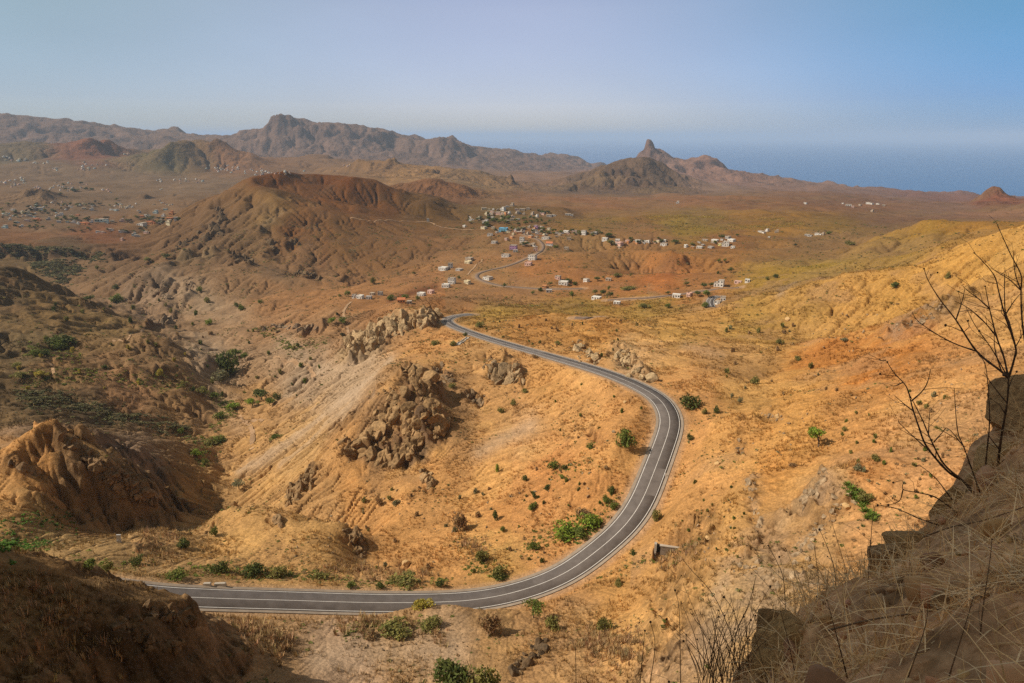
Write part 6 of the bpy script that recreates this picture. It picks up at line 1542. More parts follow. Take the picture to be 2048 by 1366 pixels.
def dirt(pix, w_, step=2.0, it=4):
    P = np.array([at(*p) for p in pix]); P = resample(catmull(P, 10), step)
    P[:, :2] = smooth1(P[:, :2].copy(), it)
    off = np.linspace(-w_ / 2, w_ / 2, 4)
    Tn = np.gradient(P[:, :2], axis=0); Tn /= np.linalg.norm(Tn, axis=1)[:, None] + 1e-9
    N = np.stack([Tn[:, 1], -Tn[:, 0]], -1)
    rows = []
    for i in range(len(P)):
        wob = 1 + .25 * math.sin(i * .7) * math.sin(i * .23)
        rows.append([(P[i, 0] + N[i, 0] * f * wob, P[i, 1] + N[i, 1] * f * wob, 0) for f in off])
    R = np.array(rows)
    for i in range(R.shape[0]):
        for j in range(R.shape[1]):
            R[i, j, 2] = zat(R[i, j, 0], R[i, j, 1]) + .12 + 0.0004 * math.hypot(*P[i, :2])
    idx = np.arange(R.shape[0] * 4).reshape(-1, 4)
    q = np.stack([idx[:-1, :-1], idx[:-1, 1:], idx[1:, 1:], idx[1:, :-1]], -1).reshape(-1, 4)
    struct(link('dirt_track', np_mesh('dirt_track', R.reshape(-1, 3), q[:, ::-1], True), LIGHTDIRT))


dirt([(702, 604), (692, 615), (687, 628), (690, 640)], 2.4)
dirt([(694, 654), (705, 660), (714, 667)], 2.4)
dirt([(549, 712), (565, 717), (585, 720), (605, 726), (622, 740), (632, 756)], 3.0)
dirt([(478, 832), (488, 842), (500, 852), (505, 866), (504, 884), (502, 902)], 2.6)
dirt([(490, 842), (510, 842), (528, 841)], 2.2)
dirt([(700, 437), (740, 442), (790, 442), (850, 444), (872, 449)], 2.2)
dirt([(866, 447), (885, 455), (915, 459), (950, 459)], 2.0)
dirt([(95, 724), (104, 735), (108, 748)], 1.6)
dirt([(225, 680), (260, 672), (285, 660)], 1.6)
dirt([(935, 550), (942, 541), (952, 530), (965, 518)], 2.0)

# ---------------------------------------------------------------- rocks
ROCKM = mat('brown_rock', (.26, .16, .08), 0.9, scale=5, col2=(.66, .42, .20), bump=0.9, detail=10)
ROCKG = mat('lichen_rock', (.34, .215, .10), 0.92, scale=6, col2=(.72, .47, .21), bump=0.9, detail=12)
ROCKS = {}


def noise3(p, f, seed):
    return (perlin(p[:, 0] * f + p[:, 2] * f * .7, p[:, 1] * f - p[:, 2] * f * .4, seed) + perlin(p[:, 2] * f + 3, p[:, 0] * f * .6 + p[:, 1] * f * .8, seed + 3) + perlin(p[:, 1] * f + 7, p[:, 2] * f, seed + 5)) / 2


def rock_mesh(seed, boxy=4.0, sub=4, cuts=9):
    key = (seed, boxy, sub)
    if key in ROCKS: return ROCKS[key]
    import bmesh
    bm = bmesh.new(); bmesh.ops.create_icosphere(bm, subdivisions=sub, radius=1)
    p = np.array([v.co[:] for v in bm.verts])
    g = np.random.default_rng(seed)
    p = p * g.uniform(.75, 1.25, 3)
    n = (np.abs(p) ** boxy).sum(1) ** (1 / boxy)
    p = p / n[:, None]
    for _ in range(cuts):
        d = g.normal(size=3); d /= np.linalg.norm(d); h = g.uniform(.55, .95)
        t_ = np.clip(p @ d - h, 0, None); p -= t_[:, None] * d * .93
    nn = p / np.linalg.norm(p, axis=1)[:, None]
    p += nn * (.10 * noise3(p, 1.7, seed) + .075 * (.4 - np.abs(noise3(p, 4.0, seed + 9))) + .05 * (.4 - np.abs(noise3(p, 9, seed + 4))) + .022 * noise3(p, 22, seed + 2))[:, None]
    for v, c in zip(bm.verts, p): v.co = c
    me = bpy.data.meshes.new('boulder'); bm.to_mesh(me); bm.free()
    ROCKS[key] = me
    return me


for i, (x, y, wd, lb) in enumerate([(1556, 832, 12, 'dark grey boulder casting a small shadow below the rocky spur'), (1435, 928, 12, 'round grey boulder on the slope right of the road'), (1415, 1078, 11, 'grey boulder on the footpath past the culvert wall'), (1576, 640, 12, 'pale boulder on the yellow-green slope'), (1250, 805, 9, 'small pale boulder above the road curve on its left'), (1693, 1015, 18, 'pale boulder on the ridge of the pinnacle'), (812, 1128, 18, 'leaning dark rock in front of the dry hollow')]):
    P = at(x, y); s = px_size(P)
    me = rock_mesh(20 + i % 5, 3.0, 3).copy() if False else rock_mesh(20 + i % 5, 3.0, 3)
    if not me.materials: me.materials.append(ROCKG)
    o = bpy.data.objects.new('boulder', me); C.objects.link(o)
    o.location = P + np.array([0, 0, wd * s * .12]); o.scale = (wd * s * .5, wd * s * .4, wd * s * .42); o.rotation_euler = (random.uniform(-.3, .3), random.uniform(-.3, .3), random.uniform(0, 6))
    tag(o, lb, 'rock')

# broken blocks of bedrock standing out of the slopes, one outcrop at a time
OUTM = tinted('outcrop_rock', .95, 0, .42, .9)
for n_ in OUTM.node_tree.nodes:
    if n_.type == 'TEX_NOISE': n_.inputs['Detail'].default_value = 10; nz_ = n_
bpn = OUTM.node_tree.nodes.new('ShaderNodeBump'); bpn.inputs['Strength'].default_value = .8; bpn.inputs['Distance'].default_value = .5
OUTM.node_tree.links.new(nz_.outputs['Fac'], bpn.inputs['Height']); OUTM.node_tree.links.new(bpn.outputs['Normal'], OUTM.node_tree.nodes['Principled BSDF'].inputs['Normal'])
PB = []
for sd0 in range(8):
    import bmesh
    bm = bmesh.new(); bmesh.ops.create_icosphere(bm, subdivisions=4, radius=1.0)
    p_ = np.array([v.co[:] for v in bm.verts]); g_ = np.random.default_rng(300 + sd0)
    for _ in range(17):                      # split off along flat joints
        d_ = g_.normal(size=3) * [1, 1, .7]; d_ /= np.linalg.norm(d_); h_ = g_.uniform(.38, .72)
        p_ -= np.clip(p_ @ d_ - h_, 0, None)[:, None] * d_ * .985
    nn_ = p_ / np.linalg.norm(p_, axis=1)[:, None]
    p_ = p_ + nn_ * (.06 * (.35 - np.abs(noise3(p_, 3.2, sd0))) + .035 * (.35 - np.abs(noise3(p_, 8, sd0 + 3))))[:, None]
    PB.append((p_ * 1.45, np.array([[v.index for v in f.verts] for f in bm.faces]))); bm.free()
og = np.random.default_rng(91)


def outcrop(label, strokes, n, w0, w1, tint, tall=1.0, sink=.78):
    bits, cols = [], []; base_rot = og.uniform(0, 3.14)
    segs_ = [(rad, np.array(a, float), np.array(b, float)) for rad, ln in strokes for a, b in zip(ln[:-1], ln[1:])]
    wl = np.array([np.hypot(*(b - a)) + rad for rad, a, b in segs_]); wl /= wl.sum()
    for _ in range(n):
        rad, a, b = segs_[og.choice(len(segs_), p=wl)]
        x, y = a + (b - a) * og.uniform() + og.normal(0, rad * .5, 2)
        P = at(x, y); s = px_size(P); W = s * w0 * (w1 / w0) ** (og.uniform() ** 1.6) * .5
        v0, q0 = PB[og.integers(0, 8)]
        rot = np.array(Matrix.Rotation(base_rot + og.normal(0, .35) + og.integers(0, 2) * 1.57, 3, 'Z') @ Matrix.Rotation(og.normal(0, .25), 3, 'X') @ Matrix.Rotation(og.normal(0, .25), 3, 'Y'))
        v = (v0 * og.uniform(.7, 1.3, 3) * [1, 1, tall] * W) @ rot.T + P + [0, 0, W * (.5 - sink) * 1.2]
        bits.append((v, q0)); cols.append(np.repeat(np.array([tint]) * og.uniform(.72, 1.12), len(v0), 0))
    v, q = join(bits)
    me = np_mesh('rock_outcrop', v, q, False); col_attr(me, np.concatenate(cols))
    o = link('rock_outcrop', me, OUTM)
    struct(o); o['label'] = label


CRG = (.30, .185, .085)
outcrop('big brown crag left of the road curve', [(16, [(815, 742), (845, 775), (872, 820), (880, 870)]), (20, [(790, 790), (770, 840), (740, 885), (700, 905)]), (16, [(820, 820), (830, 880), (800, 920), (740, 915)]), (12, [(860, 800), (880, 860)])], 430, 7, 34, CRG, 1.15)
outcrop('pale cliff beside the first road corner', [(10, [(690, 692), (730, 672), (765, 648), (795, 636), (840, 630), (880, 622)]), (10, [(730, 690), (780, 665), (830, 648), (865, 636)])], 230, 5, 22, (.40, .275, .145), 1.3)
outcrop('split grey rock below the road', [(10, [(975, 728), (1000, 740), (1040, 742)]), (10, [(985, 755), (1045, 758)])], 110, 5, 24, (.30, .205, .11), 1.3)
outcrop('grey slope rocks left of the split rock', [(9, [(870, 735), (895, 745), (890, 760)]), (9, [(930, 785), (965, 800), (960, 815)])], 40, 5, 16, (.26, .18, .105))
outcrop('brown rocks under the crag', [(12, [(630, 940), (605, 965), (575, 1005)]), (9, [(845, 945), (865, 970)])], 110, 6, 24, (.29, .185, .09), 1.2)
outcrop('rocks in the pale road cutting', [(14, [(1150, 690), (1190, 715), (1160, 720)]), (14, [(1235, 705), (1265, 730), (1295, 760)])], 110, 4, 20, (.42, .30, .165))
outcrop('rocks along the left ridge', [(8, [(130, 880), (190, 920), (250, 960), (320, 1005)]), (10, [(200, 950), (260, 985), (300, 1010)]), (9, [(25, 925), (70, 942)])], 170, 6, 26, (.21, .13, .065))
outcrop('dark rocks at the right end of the rounded knoll', [(9, [(700, 1062), (718, 1085), (724, 1112)]), (6, [(550, 1035), (560, 1050)])], 70, 6, 26, (.25, .16, .08))
outcrop('dark rocks in the shaded mound', [(14, [(290, 1215), (330, 1235), (395, 1235)]), (16, [(240, 1250), (300, 1290), (380, 1290)]), (16, [(80, 1220), (180, 1260)])], 170, 5, 24, (.19, .12, .06))
outcrop('grey rocks on the pinnacle ridge', [(8, [(1648, 942), (1640, 965), (1610, 1000)]), (16, [(1690, 1000), (1650, 1050), (1580, 1110)]), (12, [(1500, 965), (1510, 1020), (1520, 1060)]), (18, [(1480, 1130), (1560, 1160), (1620, 1120)])], 170, 4, 20, (.33, .235, .14))
outcrop('rocks along the diagonal spur', [(9, [(1790, 655), (1840, 640), (1890, 610)]), (8, [(1475, 885), (1490, 905)]), (9, [(1525, 830), (1560, 832)])], 60, 4, 14, (.26, .18, .105))
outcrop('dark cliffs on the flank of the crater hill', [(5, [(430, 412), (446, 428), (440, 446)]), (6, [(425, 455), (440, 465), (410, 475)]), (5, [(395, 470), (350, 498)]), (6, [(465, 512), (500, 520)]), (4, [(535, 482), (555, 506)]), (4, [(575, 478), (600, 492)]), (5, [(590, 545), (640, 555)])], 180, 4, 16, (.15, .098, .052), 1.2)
outcrop('grey crags above the gorge', [(8, [(320, 560), (335, 600)]), (8, [(370, 560), (385, 580)]), (6, [(300, 645), (360, 638)]), (8, [(530, 655), (640, 655)])], 120, 4, 16, (.25, .175, .11))
outcrop('rocks in the bottom gully', [(10, [(1090, 1290), (1050, 1320), (1030, 1345)])], 26, 10, 34, (.15, .10, .055))
outcrop('scattered stones on the sunny right slope', [(60, [(1500, 900), (1650, 850), (1800, 800), (1900, 760)]), (60, [(1420, 1000), (1450, 1150)]), (50, [(1560, 720), (1750, 640)])], 160, 1.5, 6, (.30, .21, .125), 1, .3)
outcrop('scattered stones inside the road bend', [(60, [(760, 1000), (900, 1060), (1100, 1000), (1200, 880)]), (50, [(560, 1080), (680, 1090)]), (40, [(700, 1290), (950, 1290)])], 220, 1.5, 6, (.28, .20, .12), 1, .3)

# spiky green plants on the ridge right of the pinnacle
AG = {}


def rosette(seed):
    if seed in AG: return AG[seed]
    g = np.random.default_rng(seed); bits = []
    for k in range(26):
        a = k * 2.4 + g.uniform(-.2, .2); e = g.uniform(.25, 1.3); L = g.uniform(.55, .8)
        d = np.array([math.cos(a) * math.cos(e), math.sin(a) * math.cos(e), math.sin(e)]); s_ = np.array([-math.sin(a), math.cos(a), 0]) * .07
        m_ = d * L * .5 + np.array([0, 0, .04]); t_ = d * L - np.array([0, 0, .05])
        bits.append((np.array([-s_ * .8, s_ * .8, m_ + s_, m_ - s_, t_, t_]), np.array([[0, 1, 2, 3], [3, 2, 4, 5]])))
    v, q = join(bits)
    me = np_mesh('rosette', v, q, False); col_attr(me, hue(g, len(v), (.17, .24, .04), .3)); me.materials.append(LEAF)
    AG[seed] = me
    return me


for (x, y) in [(1694, 972), (1702, 980), (1698, 990), (1708, 992), (1712, 1002), (1720, 1005), (1724, 1014), (1730, 1010), (1728, 1024), (1737, 1026), (1742, 1034), (1747, 1042), (1733, 1038), (1750, 1034), (1716, 986)]:
    P = at(x, y); s = px_size(P)
    o = bpy.data.objects.new('agave', rosette(random.randrange(3))); C.objects.link(o)
    o.location = P; k = 20 * s; o.scale = (k, k, k); o.rotation_euler = (0, 0, random.uniform(0, 6))
    tag(o, 'spiky bright green plant in the row down the pinnacle ridge', 'agave', 'spiky plants down the pinnacle ridge')

def shard_mesh(seed, sub):
    import bmesh
    bm = bmesh.new(); bmesh.ops.create_icosphere(bm, subdivisions=sub, radius=1.0)
    p = np.array([v.co[:] for v in bm.verts]); g_ = np.random.default_rng(seed * 7 + 1)
    for _ in range(15):
        d = g_.normal(size=3); d /= np.linalg.norm(d); h = g_.uniform(.5, .85)
        p -= np.clip(p @ d - h, 0, None)[:, None] * d * .99
    n = p / np.linalg.norm(p, axis=1)[:, None]
    p = p * 1.28 + n * (.05 * (.4 - np.abs(noise3(p, 3, seed))) + .05 * (.3 - np.abs(noise3(p, 7.5, seed + 2))) + .03 * (.3 - np.abs(noise3(p, 17, seed + 4))))[:, None]
    for v, c in zip(bm.verts, p): v.co = c
    me = bpy.data.meshes.new('boulder'); bm.to_mesh(me); bm.free()
    return me


# ---------------------------------------------------------------- the bank beside the photographer
EDGE = [(1380, 1480, 2.9), (1440, 1400, 3.1), (1480, 1330, 3.3), (1520, 1270, 3.5), (1600, 1205, 3.9), (1700, 1150, 4.4), (1760, 1105, 4.8), (1840, 1062, 5.2), (1900, 985, 5.6), (1945, 900, 6.0), (1985, 840, 6.4), (2048, 752, 6.9), (2120, 680, 7.4), (2300, 560, 8.2)]
INNER = [(2048, 1366, 2.3), (1800, 1366, 2.6), (1600, 1366, 2.9), (2048, 1200, 3.0), (1850, 1200, 3.4), (1700, 1230, 3.5), (2048, 1050, 4.0), (1950, 1050, 4.4), (2048, 900, 5.4), (2300, 1100, 3.0), (2300, 800, 5.5), (1500, 1480, 2.6), (2048, 1600, 1.7), (1600, 1600, 2.1)]
ew = np.array([world(*p) for p in EDGE]); iw = np.array([world(*p) for p in INNER])
bp_ = np.vstack([ew, iw, [[2.5, -1, -1.6], [6, 0, -.6], [10, 3, .4], [10, 9, .6], [6, 3, -1.0], [1.0, 0.2, -1.75]]])
bw = rbf_fit(bp_[:, 0], bp_[:, 1], bp_[:, 2], 0.02)
gx, gy = np.meshgrid(np.arange(0.2, 9.0, .02), np.arange(-1, 9.5, .02))
gz = rbf_eval(bw, bp_[:, 0], bp_[:, 1], gx, gy)
poly = np.vstack([ew[:, :2], [[11, 9], [11, -2], [0.1, -2], [0.35, 1.2]]])


def inside_dist(x, y, poly):
    ins = np.zeros(x.shape, bool); dm = np.full(x.shape, 1e9)
    n = len(poly)
    for i in range(n):
        a = poly[i]; b = poly[(i + 1) % n]
        cond = ((a[1] > y) != (b[1] > y)) & (x < (b[0] - a[0]) * (y - a[1]) / (b[1] - a[1] + 1e-12) + a[0])
        ins ^= cond
        ab = b - a; tt = np.clip(((x - a[0]) * ab[0] + (y - a[1]) * ab[1]) / (ab @ ab), 0, 1)
        dm = np.minimum(dm, np.hypot(x - a[0] - tt * ab[0], y - a[1] - tt * ab[1]))
    return np.where(ins, dm, -dm)


sd_ = inside_dist(gx, gy, poly) + .10 * fbm(gx, gy, .5, 3, 71)
gz = gz + .10 * fbm(gx, gy, .9, 5, 72) + .055 * (.35 - np.abs(perlin(gx / .42, gy / .42, 91))) + .035 * (.35 - np.abs(perlin(gx / .17, gy / .17, 92))) + .05 * (1 - np.abs(fbm(gx, gy, .25, 3, 74))) * sstep(.1, .6, fbm(gx, gy, .7, 2, 75))
out = np.clip(-sd_, 0, None)
gz = gz - .06 * sstep(.35, 0, sd_) - np.minimum(out * 5.0 + .25 * sstep(0, .1, out), 9) * (1 + .15 * fbm(gx, gy, .3, 3, 76))
keep = (sd_ > -1.6)
ids = np.arange(gx.size).reshape(gx.shape)
qq = np.stack([ids[:-1, :-1], ids[:-1, 1:], ids[1:, 1:], ids[1:, :-1]], -1)[(keep[:-1, :-1] & keep[1:, 1:] & keep[:-1, 1:] & keep[1:, :-1])]
used = np.unique(qq); rm = np.zeros(gx.size, np.int32); rm[used] = np.arange(len(used))
me = np_mesh('bank', np.stack([gx, gy, gz], -1).reshape(-1, 3)[used], rm[qq])
nb = fbm(gx, gy, .35, 4, 77)
bc = np.array([.50, .305, .165])[None, None] * (1 + .6 * np.clip(nb, -1, 1))[..., None] + np.array([.10, .075, .045]) * sstep(0, .6, fbm(gx, gy, .12, 2, 78))[..., None]
col_attr(me, np.clip(bc.reshape(-1, 3)[used], .02, .92))
BANKM = ground_material('bank_earth', [(.5, .2), (.07, .3)], .25)
struct(link('bank', me, BANKM))


def bank_z(x, y):
    i = int(np.clip(round((y + 1) / .02), 0, gz.shape[0] - 1)); j = int(np.clip(round((x - .2) / .02), 0, gz.shape[1] - 1))
    return float(gz[i, j])


for i, (x, y, d, sx, sy, sz, rz, rx, m_, lb, bx) in enumerate([
  (1985, 940, 6.0, 62, 55, 66, .2, .08, ROCKG, 'big upright brown block at the right edge, under the hollow rock', 5.0),
  (2040, 815, 6.6, 95, 70, 80, .5, .35, ROCKM, 'dark slanting rock with a black hollow at the right edge, topmost', 3.5),
  (1878, 1008, 5.6, 40, 36, 50, .1, .1, ROCKG, 'lichen-flecked rock left of the big upright block', 4.0),
  (1800, 1072, 5.0, 52, 40, 26, -.3, .0, ROCKG, 'rounded ochre rock at the edge below the lichen-flecked one', 3.0),
  (1748, 1110, 4.7, 36, 44, 46, .2, -.1, ROCKM, 'dark blunt rock forming the corner of the bank edge', 4.0),
  (1575, 1305, 3.45, 88, 60, 96, .25, -.30, ROCKG, 'large smooth tan slab standing at the bottom of the bank', 5.0),
  (1522, 1250, 3.6, 38, 36, 52, .4, .2, ROCKM, 'dark pointed rock behind the smooth tan slab', 3.0),
  (1760, 1165, 4.4, 44, 30, 20, .3, 0, ROCKM, 'flat brown stone half sunk in the straw of the bank', 4.0),
  (1830, 1180, 4.0, 46, 34, 22, -.3, 0, ROCKM, 'broad brown stone sunk in the middle of the bank', 4.0),
  (1990, 1120, 3.8, 40, 34, 34, .6, .2, ROCKM, 'angular brown stone beside the tall stalk at the right', 4.0),
  (1700, 1200, 4.0, 34, 26, 18, .1, 0, ROCKM, 'small brown stone near the bank edge above the slab', 4.0),
  (1995, 1190, 3.2, 34, 24, 14, .3, 0, mat('grey_stone', (.25, .23, .21), .9, scale=8, col2=(.36, .34, .32), bump=.3), 'pale grey stone lying in the straw at the right', 4.0)]):
    P = world(x + 22, y + 20, d - .05); s = px_size(P)
    me = shard_mesh(40 + i, 5); me.materials.clear(); me.materials.append(m_)
    o = bpy.data.objects.new('boulder', me); C.objects.link(o)
    o.location = P; o.scale = (sx * s, sy * s, sz * s); o.rotation_euler = (rx * .5, rx, rz)
    tag(o, lb, 'rock')

# loose stones in the bank earth
g = np.random.default_rng(61)
sx_ = g.uniform(1.0, 6.5, 4000); sy_ = g.uniform(1.2, 8.0, 4000)
ok = (inside_dist(sx_, sy_, poly) > .05) & (sstep(-.2, .3, fbm(sx_, sy_, .8, 3, 83)) > g.uniform(size=4000))
sx_, sy_ = sx_[ok][:1100], sy_[ok][:1100]
bits = []
pm = rock_mesh(71, 4.0, 2, 7); pv0 = np.array([v.co[:] for v in pm.vertices]); pq0 = np.array([p.vertices[:] for p in pm.polygons])
for a, b in zip(sx_, sy_):
    k = g.uniform(.012, .03) * (1 + 2.2 * (g.uniform() < .12)); an = g.uniform(0, 6.28)
    Rm = np.array([[math.cos(an), -math.sin(an), 0], [math.sin(an), math.cos(an), 0], [0, 0, 1]])
    bits.append(((pv0 * g.uniform(.6, 1.3, 3) * k) @ Rm.T + [a, b, bank_z(a, b) + k * .2], pq0))
v, q = join(bits)
me = np_mesh('rubble', v, q, False); col_attr(me, np.repeat(hue(g, len(bits), (.55, .35, .19), .4), len(pv0), 0))
o = link('rubble', me, STRAW); o['kind'] = 'stuff'; o['label'] = 'loose brown stones strewn in the bank earth'; o['category'] = 'rubble'
# straw
g = np.random.default_rng(31)
N = 34000
bx_ = g.uniform(1.0, 6.5, N * 4); by_ = g.uniform(1.2, 8.0, N * 4)
sdv = inside_dist(bx_, by_, poly)
dens = sstep(-.15, .35, fbm(bx_, by_, .6, 3, 81)) * .93 + .07
ok = (sdv > .03) & (g.uniform(size=N * 4) < dens)
bx_, by_ = bx_[ok][:N], by_[ok][:N]; N = len(bx_)
bz_ = np.array([bank_z(a, b) for a, b in zip(bx_, by_)])
L = g.uniform(.06, .30, N) * (1 + .8 * (g.uniform(size=N) < .15)); az = g.uniform(0, 2 * np.pi, N) * .6 + g.choice([0.3, 2.9, 4.5], N); el = np.abs(g.normal(0, .45, N)) + .05
dirv = np.stack([np.cos(az) * np.cos(el), np.sin(az) * np.cos(el), np.sin(el)], -1)
side = np.cross(dirv, np.array([0, 0, 1.0])); side /= np.linalg.norm(side, axis=1)[:, None] + 1e-9
wd = g.uniform(.0012, .0032, N)[:, None]
p0 = np.stack([bx_, by_, bz_ - .005], -1); sag = np.stack([0 * L, 0 * L, -L * g.uniform(.0, .45, N)], -1)
pts_ = [p0, p0 + dirv * L[:, None] * .35 + .1 * sag, p0 + dirv * L[:, None] * .7 + .45 * sag, p0 + dirv * L[:, None] + sag]
rows = []
for k, p in enumerate(pts_):
    ww_ = wd * (1, .9, .7, .25)[k]
    rows += [p - side * ww_, p + side * ww_]
v = np.stack(rows, 1)
q = np.array([[0, 1, 3, 2], [2, 3, 5, 4], [4, 5, 7, 6]])
q = (np.arange(N) * 8)[:, None, None] + q[None]
me = np_mesh('straw', v.reshape(-1, 3), q.reshape(-1, 4), False)
base_c = np.array([(.92, .64, .32), (.76, .50, .23), (.95, .75, .46), (.50, .31, .14)])[g.integers(0, 4, N)]
col_attr(me, np.repeat(base_c * g.uniform(.7, 1.25, (N, 1)), 8, 0))
o = link('straw', me, STRAW); o['kind'] = 'stuff'; o['label'] = 'tangled dry straw lying over the shaded bank'; o['category'] = 'straw'


# ---------------------------------------------------------------- dead shrubs and stalks in front
def stems_mesh(lines, d0, rng_, twigs=0, name='stem', heads=0):
    """lines: (r0_px, r1_px, [(px, py), ...]) at about d0 metres, wandering in depth"""
    bits, ends = [], []
    for r0, r1, ln in lines:
        a = np.array(ln, float); n = len(a)
        dz = d0 + np.cumsum(rng_.normal(0, .035, n)); P = np.array([world(x, y, d) for (x, y), d in zip(a, dz)])
        P = resample(catmull(P, 8), .02) if n > 1 else P
        if len(P) < 3: continue
        s = px_size(P[0]); R = np.linspace(r0 * .62, r1 * .62, len(P)) * s
        R *= 1 + .25 * (np.sin(np.arange(len(P)) * .9) > .93)           # knots
        bits.append(tube_np(P, R))
        ends.append(P[-1])
        for _ in range(twigs):
            i = rng_.integers(len(P) // 4, len(P)); 
            t_ = P[min(i + 1, len(P) - 1)] - P[i - 1]; t_ /= np.linalg.norm(t_) + 1e-9
            dd = t_ * rng_.uniform(.3, 1) + rng_.normal(0, .7, 3); dd /= np.linalg.norm(dd); dd[2] = abs(dd[2]) * .7
            L_ = rng_.uniform(.05, .28); e = P[i] + dd * L_
            m_ = (P[i] + e) / 2 + rng_.normal(0, .012, 3)
            bits.append(tube_np(np.array([P[i], m_, e]), np.array([R[i] * .55, R[i] * .4, s * .3]), 4))
            if rng_.uniform() < .5: ends.append(e)
    v, q = join(bits)
    return np_mesh(name, v, q, True), ends


def heads_mesh(pts_h, s, rng_):
    bits = []
    for p in pts_h:
        for _ in range(1):
            c = p; r = s * rng_.uniform(1.4, 3)
            bits.append(tube_np(np.array([c - [0, 0, r], c - [0, 0, r * .4], c + [0, 0, r * .5], c + [0, 0, r]]), np.array([.15, .9, .8, .1]) * r, 6))
    v, q = join(bits)
    return np_mesh('seed_head', v, q, True)


def dead_plant(name, label, cat, lines, d0, m_, seed, twigs, nheads, group=None):
    g_ = np.random.default_rng(seed)
    me, ends = stems_mesh(lines, d0, g_, twigs)
    base = world(*lines[0][2][0], d0)
    o = thing(name, label, cat, base, 0, group)
    c = part('branches' if len(lines) > 2 else 'stem', me, o); me.materials.append(m_)
    me.transform(Matrix.Translation(-Vector(base)))
    if nheads:
        for e_ in ends[:nheads]:
            hm = heads_mesh([e_], px_size(base) * 1.0, g_); hm.transform(Matrix.Translation(-Vector(base))); hm.materials.append(TWIG)
            part('seed_head', hm, o)
    return o


dead_plant('dead_shrub', 'tall leafless dark shrub rising against the golden hillside at the right edge', 'dead shrub', [
 (5, 2.2, [(1990, 1010), (1999, 900), (2014, 806), (2017, 754)]),
 (4, 1.0, [(2017, 757), (2003, 743), (1954, 703), (1912, 640), (1880, 599), (1856, 560), (1847, 534)]),
 (3.2, 1.0, [(2017, 757), (2008, 715), (1993, 673), (1979, 617), (1970, 571)]),
 (3.6, 1.0, [(2017, 757), (2028, 720), (2031, 694), (2010, 631), (1998, 585), (1989, 552), (1965, 522), (1944, 502)]),
 (3, 1.0, [(2052, 700), (2044, 640), (2042, 581), (2042, 550), (2021, 508), (2002, 466), (1993, 446)]),
 (2.6, 1.0, [(2031, 694), (2020, 650), (2010, 617), (2009, 546)]),
 (2.4, .9, [(1954, 703), (1909, 687), (1870, 666), (1835, 641), (1822, 620)]),
 (2.6, 1.0, [(1968, 960), (1974, 900), (1979, 834), (1972, 736), (1956, 708)]),
 (2.2, .8, [(1979, 617), (1960, 600), (1940, 585), (1925, 572)]),
 (2.2, .8, [(1912, 640), (1925, 600), (1930, 575)]), (2, .8, [(2010, 631), (2030, 600), (2048, 580)]),
 (2.2, .8, [(1993, 673), (1965, 640), (1935, 615), (1905, 600)]), (2, .8, [(2042, 581), (2030, 545), (2026, 500)]),
 (2.2, .8, [(2017, 757), (1985, 700), (1950, 650), (1930, 610)]), (2, .8, [(2003, 743), (1990, 700), (1988, 650)]), (1.8, .7, [(2031, 694), (2050, 660)]), (2.2, .8, [(2014, 806), (1985, 770), (1965, 740)]),
 (2, .8, [(2042, 581), (2020, 560), (1996, 545), (1980, 535)])], 5.6, TWIG, 8, 4, 12)
dead_plant('dead_shrub', 'leafless dark shrub leaning left out of the bank over the slope', 'dead shrub', [
 (4.6, 1.2, [(1945, 985), (1926, 962), (1895, 942), (1854, 894), (1838, 855), (1826, 819), (1813, 774), (1789, 747), (1772, 720)]),
 (3.4, 1.2, [(1926, 962), (1888, 928), (1862, 880), (1844, 838), (1830, 810), (1817, 785)]),
 (2.4, .9, [(1823, 802), (1842, 785), (1854, 767), (1862, 737)]), (2, .8, [(1850, 894), (1830, 876), (1816, 863), (1796, 843)]), (2, .8, [(1826, 822), (1806, 806), (1789, 791)]), (2, .8, [(1857, 870), (1858, 845), (1859, 822)]), (2, .8, [(1867, 885), (1882, 868), (1895, 853)]), (1.8, .8, [(1772, 720), (1764, 722), (1757, 716)]), (2, .8, [(1805, 765), (1790, 772), (1780, 770)])], 5.3, TWIG, 6, 3, 5)
dead_plant('dead_shrub', 'low leafless branches reaching left from under the big upright block', 'dead shrub', [
 (3.2, 1.0, [(1935, 1075), (1890, 1055), (1843, 1039), (1792, 1017), (1751, 1010)]), (2.8, .9, [(1920, 1030), (1874, 996), (1840, 986), (1806, 979), (1806, 962), (1782, 966)]), (2, .8, [(1806, 979), (1800, 1000), (1785, 1008), (1776, 1010)]), (2.2, .8, [(1905, 1000), (1870, 955), (1835, 927)]), (2.4, .9, [(1960, 985), (1930, 900), (1915, 860), (1908, 775)]), (2, .8, [(1925, 890), (1900, 860), (1885, 855)])], 5.0, TWIG, 7, 2, 6)
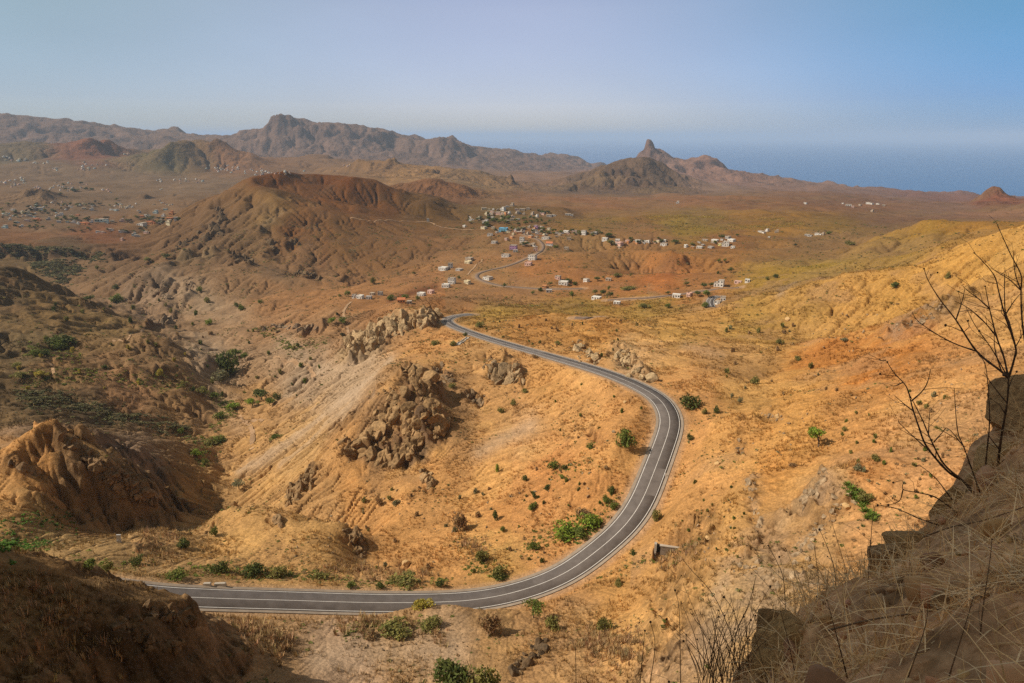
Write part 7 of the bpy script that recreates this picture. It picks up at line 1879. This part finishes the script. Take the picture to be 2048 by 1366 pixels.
STK = [
 ([(1362, 1420), (1361, 1340), (1358, 1218), (1348, 1173)], 3.0, 'pale weed stalk furthest left along the bottom edge'), ([(1480, 1400), (1474, 1310), (1433, 1201), (1382, 1139), (1368, 1122)], 3.3, 'long weed stalk bowing left toward the road'), ([(1430, 1420), (1427, 1361), (1430, 1259), (1437, 1218)], 3.2, 'short upright weed stalk in the reedy clump'), ([(1465, 1330), (1474, 1262), (1498, 1207), (1512, 1153)], 3.5, 'stalk leaning right above the pointed rock'), ([(1572, 1240), (1567, 1160), (1553, 1122), (1536, 1091)], 3.9, 'forked weed stalk with dark seed heads above the slab'), ([(1648, 1240), (1642, 1207), (1635, 1139), (1628, 1091)], 4.2, 'straight brown stalk above the bank crest'), ([(1672, 1190), (1669, 1139), (1655, 1095), (1638, 1057)], 4.3, 'thin stalk leaning left above the bank crest'), ([(1742, 1190), (1741, 1139), (1743, 1060), (1751, 1009)], 4.5, 'tall stalk at the corner of the bank edge'), ([(1764, 1290), (1763, 1242), (1762, 1119)], 3.8, 'straight stalk in the middle of the bank'), ([(1732, 1290), (1734, 1238), (1738, 1119), (1743, 1064)], 3.8, 'slim stalk left of the straight one in the bank'), ([(1954, 1420), (1956, 1366), (1963, 1242), (1980, 1119), (1984, 1078)], 2.6, 'thick pale stalk nearest the camera at the right'), ([(1890, 1420), (1895, 1366), (1929, 1255), (1950, 1184)], 2.5, 'thick brown stalk leaning right, left of the pale one'), ([(1545, 1410), (1536, 1366), (1509, 1269)], 3.0, 'dark stalk crossing the face of the smooth slab'), ([(1600, 1410), (1594, 1366), (1574, 1272), (1560, 1218)], 2.9, 'dark stalk right of the one crossing the slab'), ([(1705, 1410), (1697, 1366), (1669, 1255), (1652, 1194)], 2.8, 'long dark stalk in front of the straw'), ([(1808, 1410), (1813, 1366), (1850, 1255), (1857, 1190)], 2.6, 'pale stalk leaning right over the straw'), ([(1290, 1420), (1300, 1366), (1310, 1290), (1300, 1240)], 3.3, 'faint stalk left of the reedy clump'), ([(1152, 1420), (1152, 1366), (1151, 1285)], 3.4, 'lone thin stalk at the bottom, left of the others'), ([(1276, 1420), (1280, 1366), (1290, 1260)], 3.3, 'lone thin stalk right of the first at the bottom'), ([(955, 1430), (950, 1366), (933, 1318)], 3.2, 'single leaning stalk over the dark shrub at the bottom'), ([(1500, 1400), (1495, 1330), (1470, 1230), (1445, 1190)], 3.4, 'curved stalk rising from the reedy clump'), ([(1450, 1410), (1440, 1340), (1405, 1260), (1390, 1240)], 3.3, 'curved stalk on the left of the reedy clump'), ([(1400, 1410), (1395, 1350), (1375, 1290), (1372, 1262)], 3.3, 'short curved stalk left in the reedy clump')]
for i, (ln, d, lb) in enumerate(STK):
    thick = 1.6 + (i in (10, 11, 14, 15)) * 1.6
    dead_plant('weed_stalk', lb, 'stalk', [(thick, .8, ln)], d, STEM if i not in (12, 13, 14) else TWIG, 100 + i, 3 if i < 10 else 2, 3 if i % 2 == 0 else 0, 'dead weed stalks along the bottom of the bank')
# two fallen stems and the dark reedy clump
dead_plant('fallen_stem', 'long pale fallen stem lying across the straw', 'fallen stem', [(2.6, 1.4, [(1800, 1168), (1860, 1150), (1930, 1118), (2000, 1085), (2060, 1072)])], 3.7, STEM, 300, 1, 0)
dead_plant('fallen_stem', 'brown fallen stem lying above the pale one', 'fallen stem', [(2.8, 1.4, [(1845, 1075), (1900, 1055), (1970, 1040), (2060, 1010)])], 4.3, STEM, 301, 1, 0)
dead_plant('fallen_stem', 'grey fallen stem low across the straw, nearest the camera', 'fallen stem', [(3.2, 1.6, [(1650, 1262), (1740, 1240), (1840, 1225), (1960, 1205), (2060, 1180)])], 3.1, STEM, 302, 1, 0)
g5 = np.random.default_rng(55)
lines = []
for _ in range(60):
    x = g5.uniform(1400, 1500); y = 1330 + g5.uniform(0, 60); l_ = g5.uniform(60, 190); le = g5.normal(0, .35)
    lines.append((1.3, .5, [(x, y), (x + le * l_ * .4, y - l_ * .5), (x + le * l_ * 1.1, y - l_)]))
dead_plant('weed_clump', 'dense clump of thin dead weeds left of the smooth slab', 'weeds', lines, 3.25, STEM, 57, 1, 14)

SC.cycles.use_denoising = False     # keep the grain of the ground
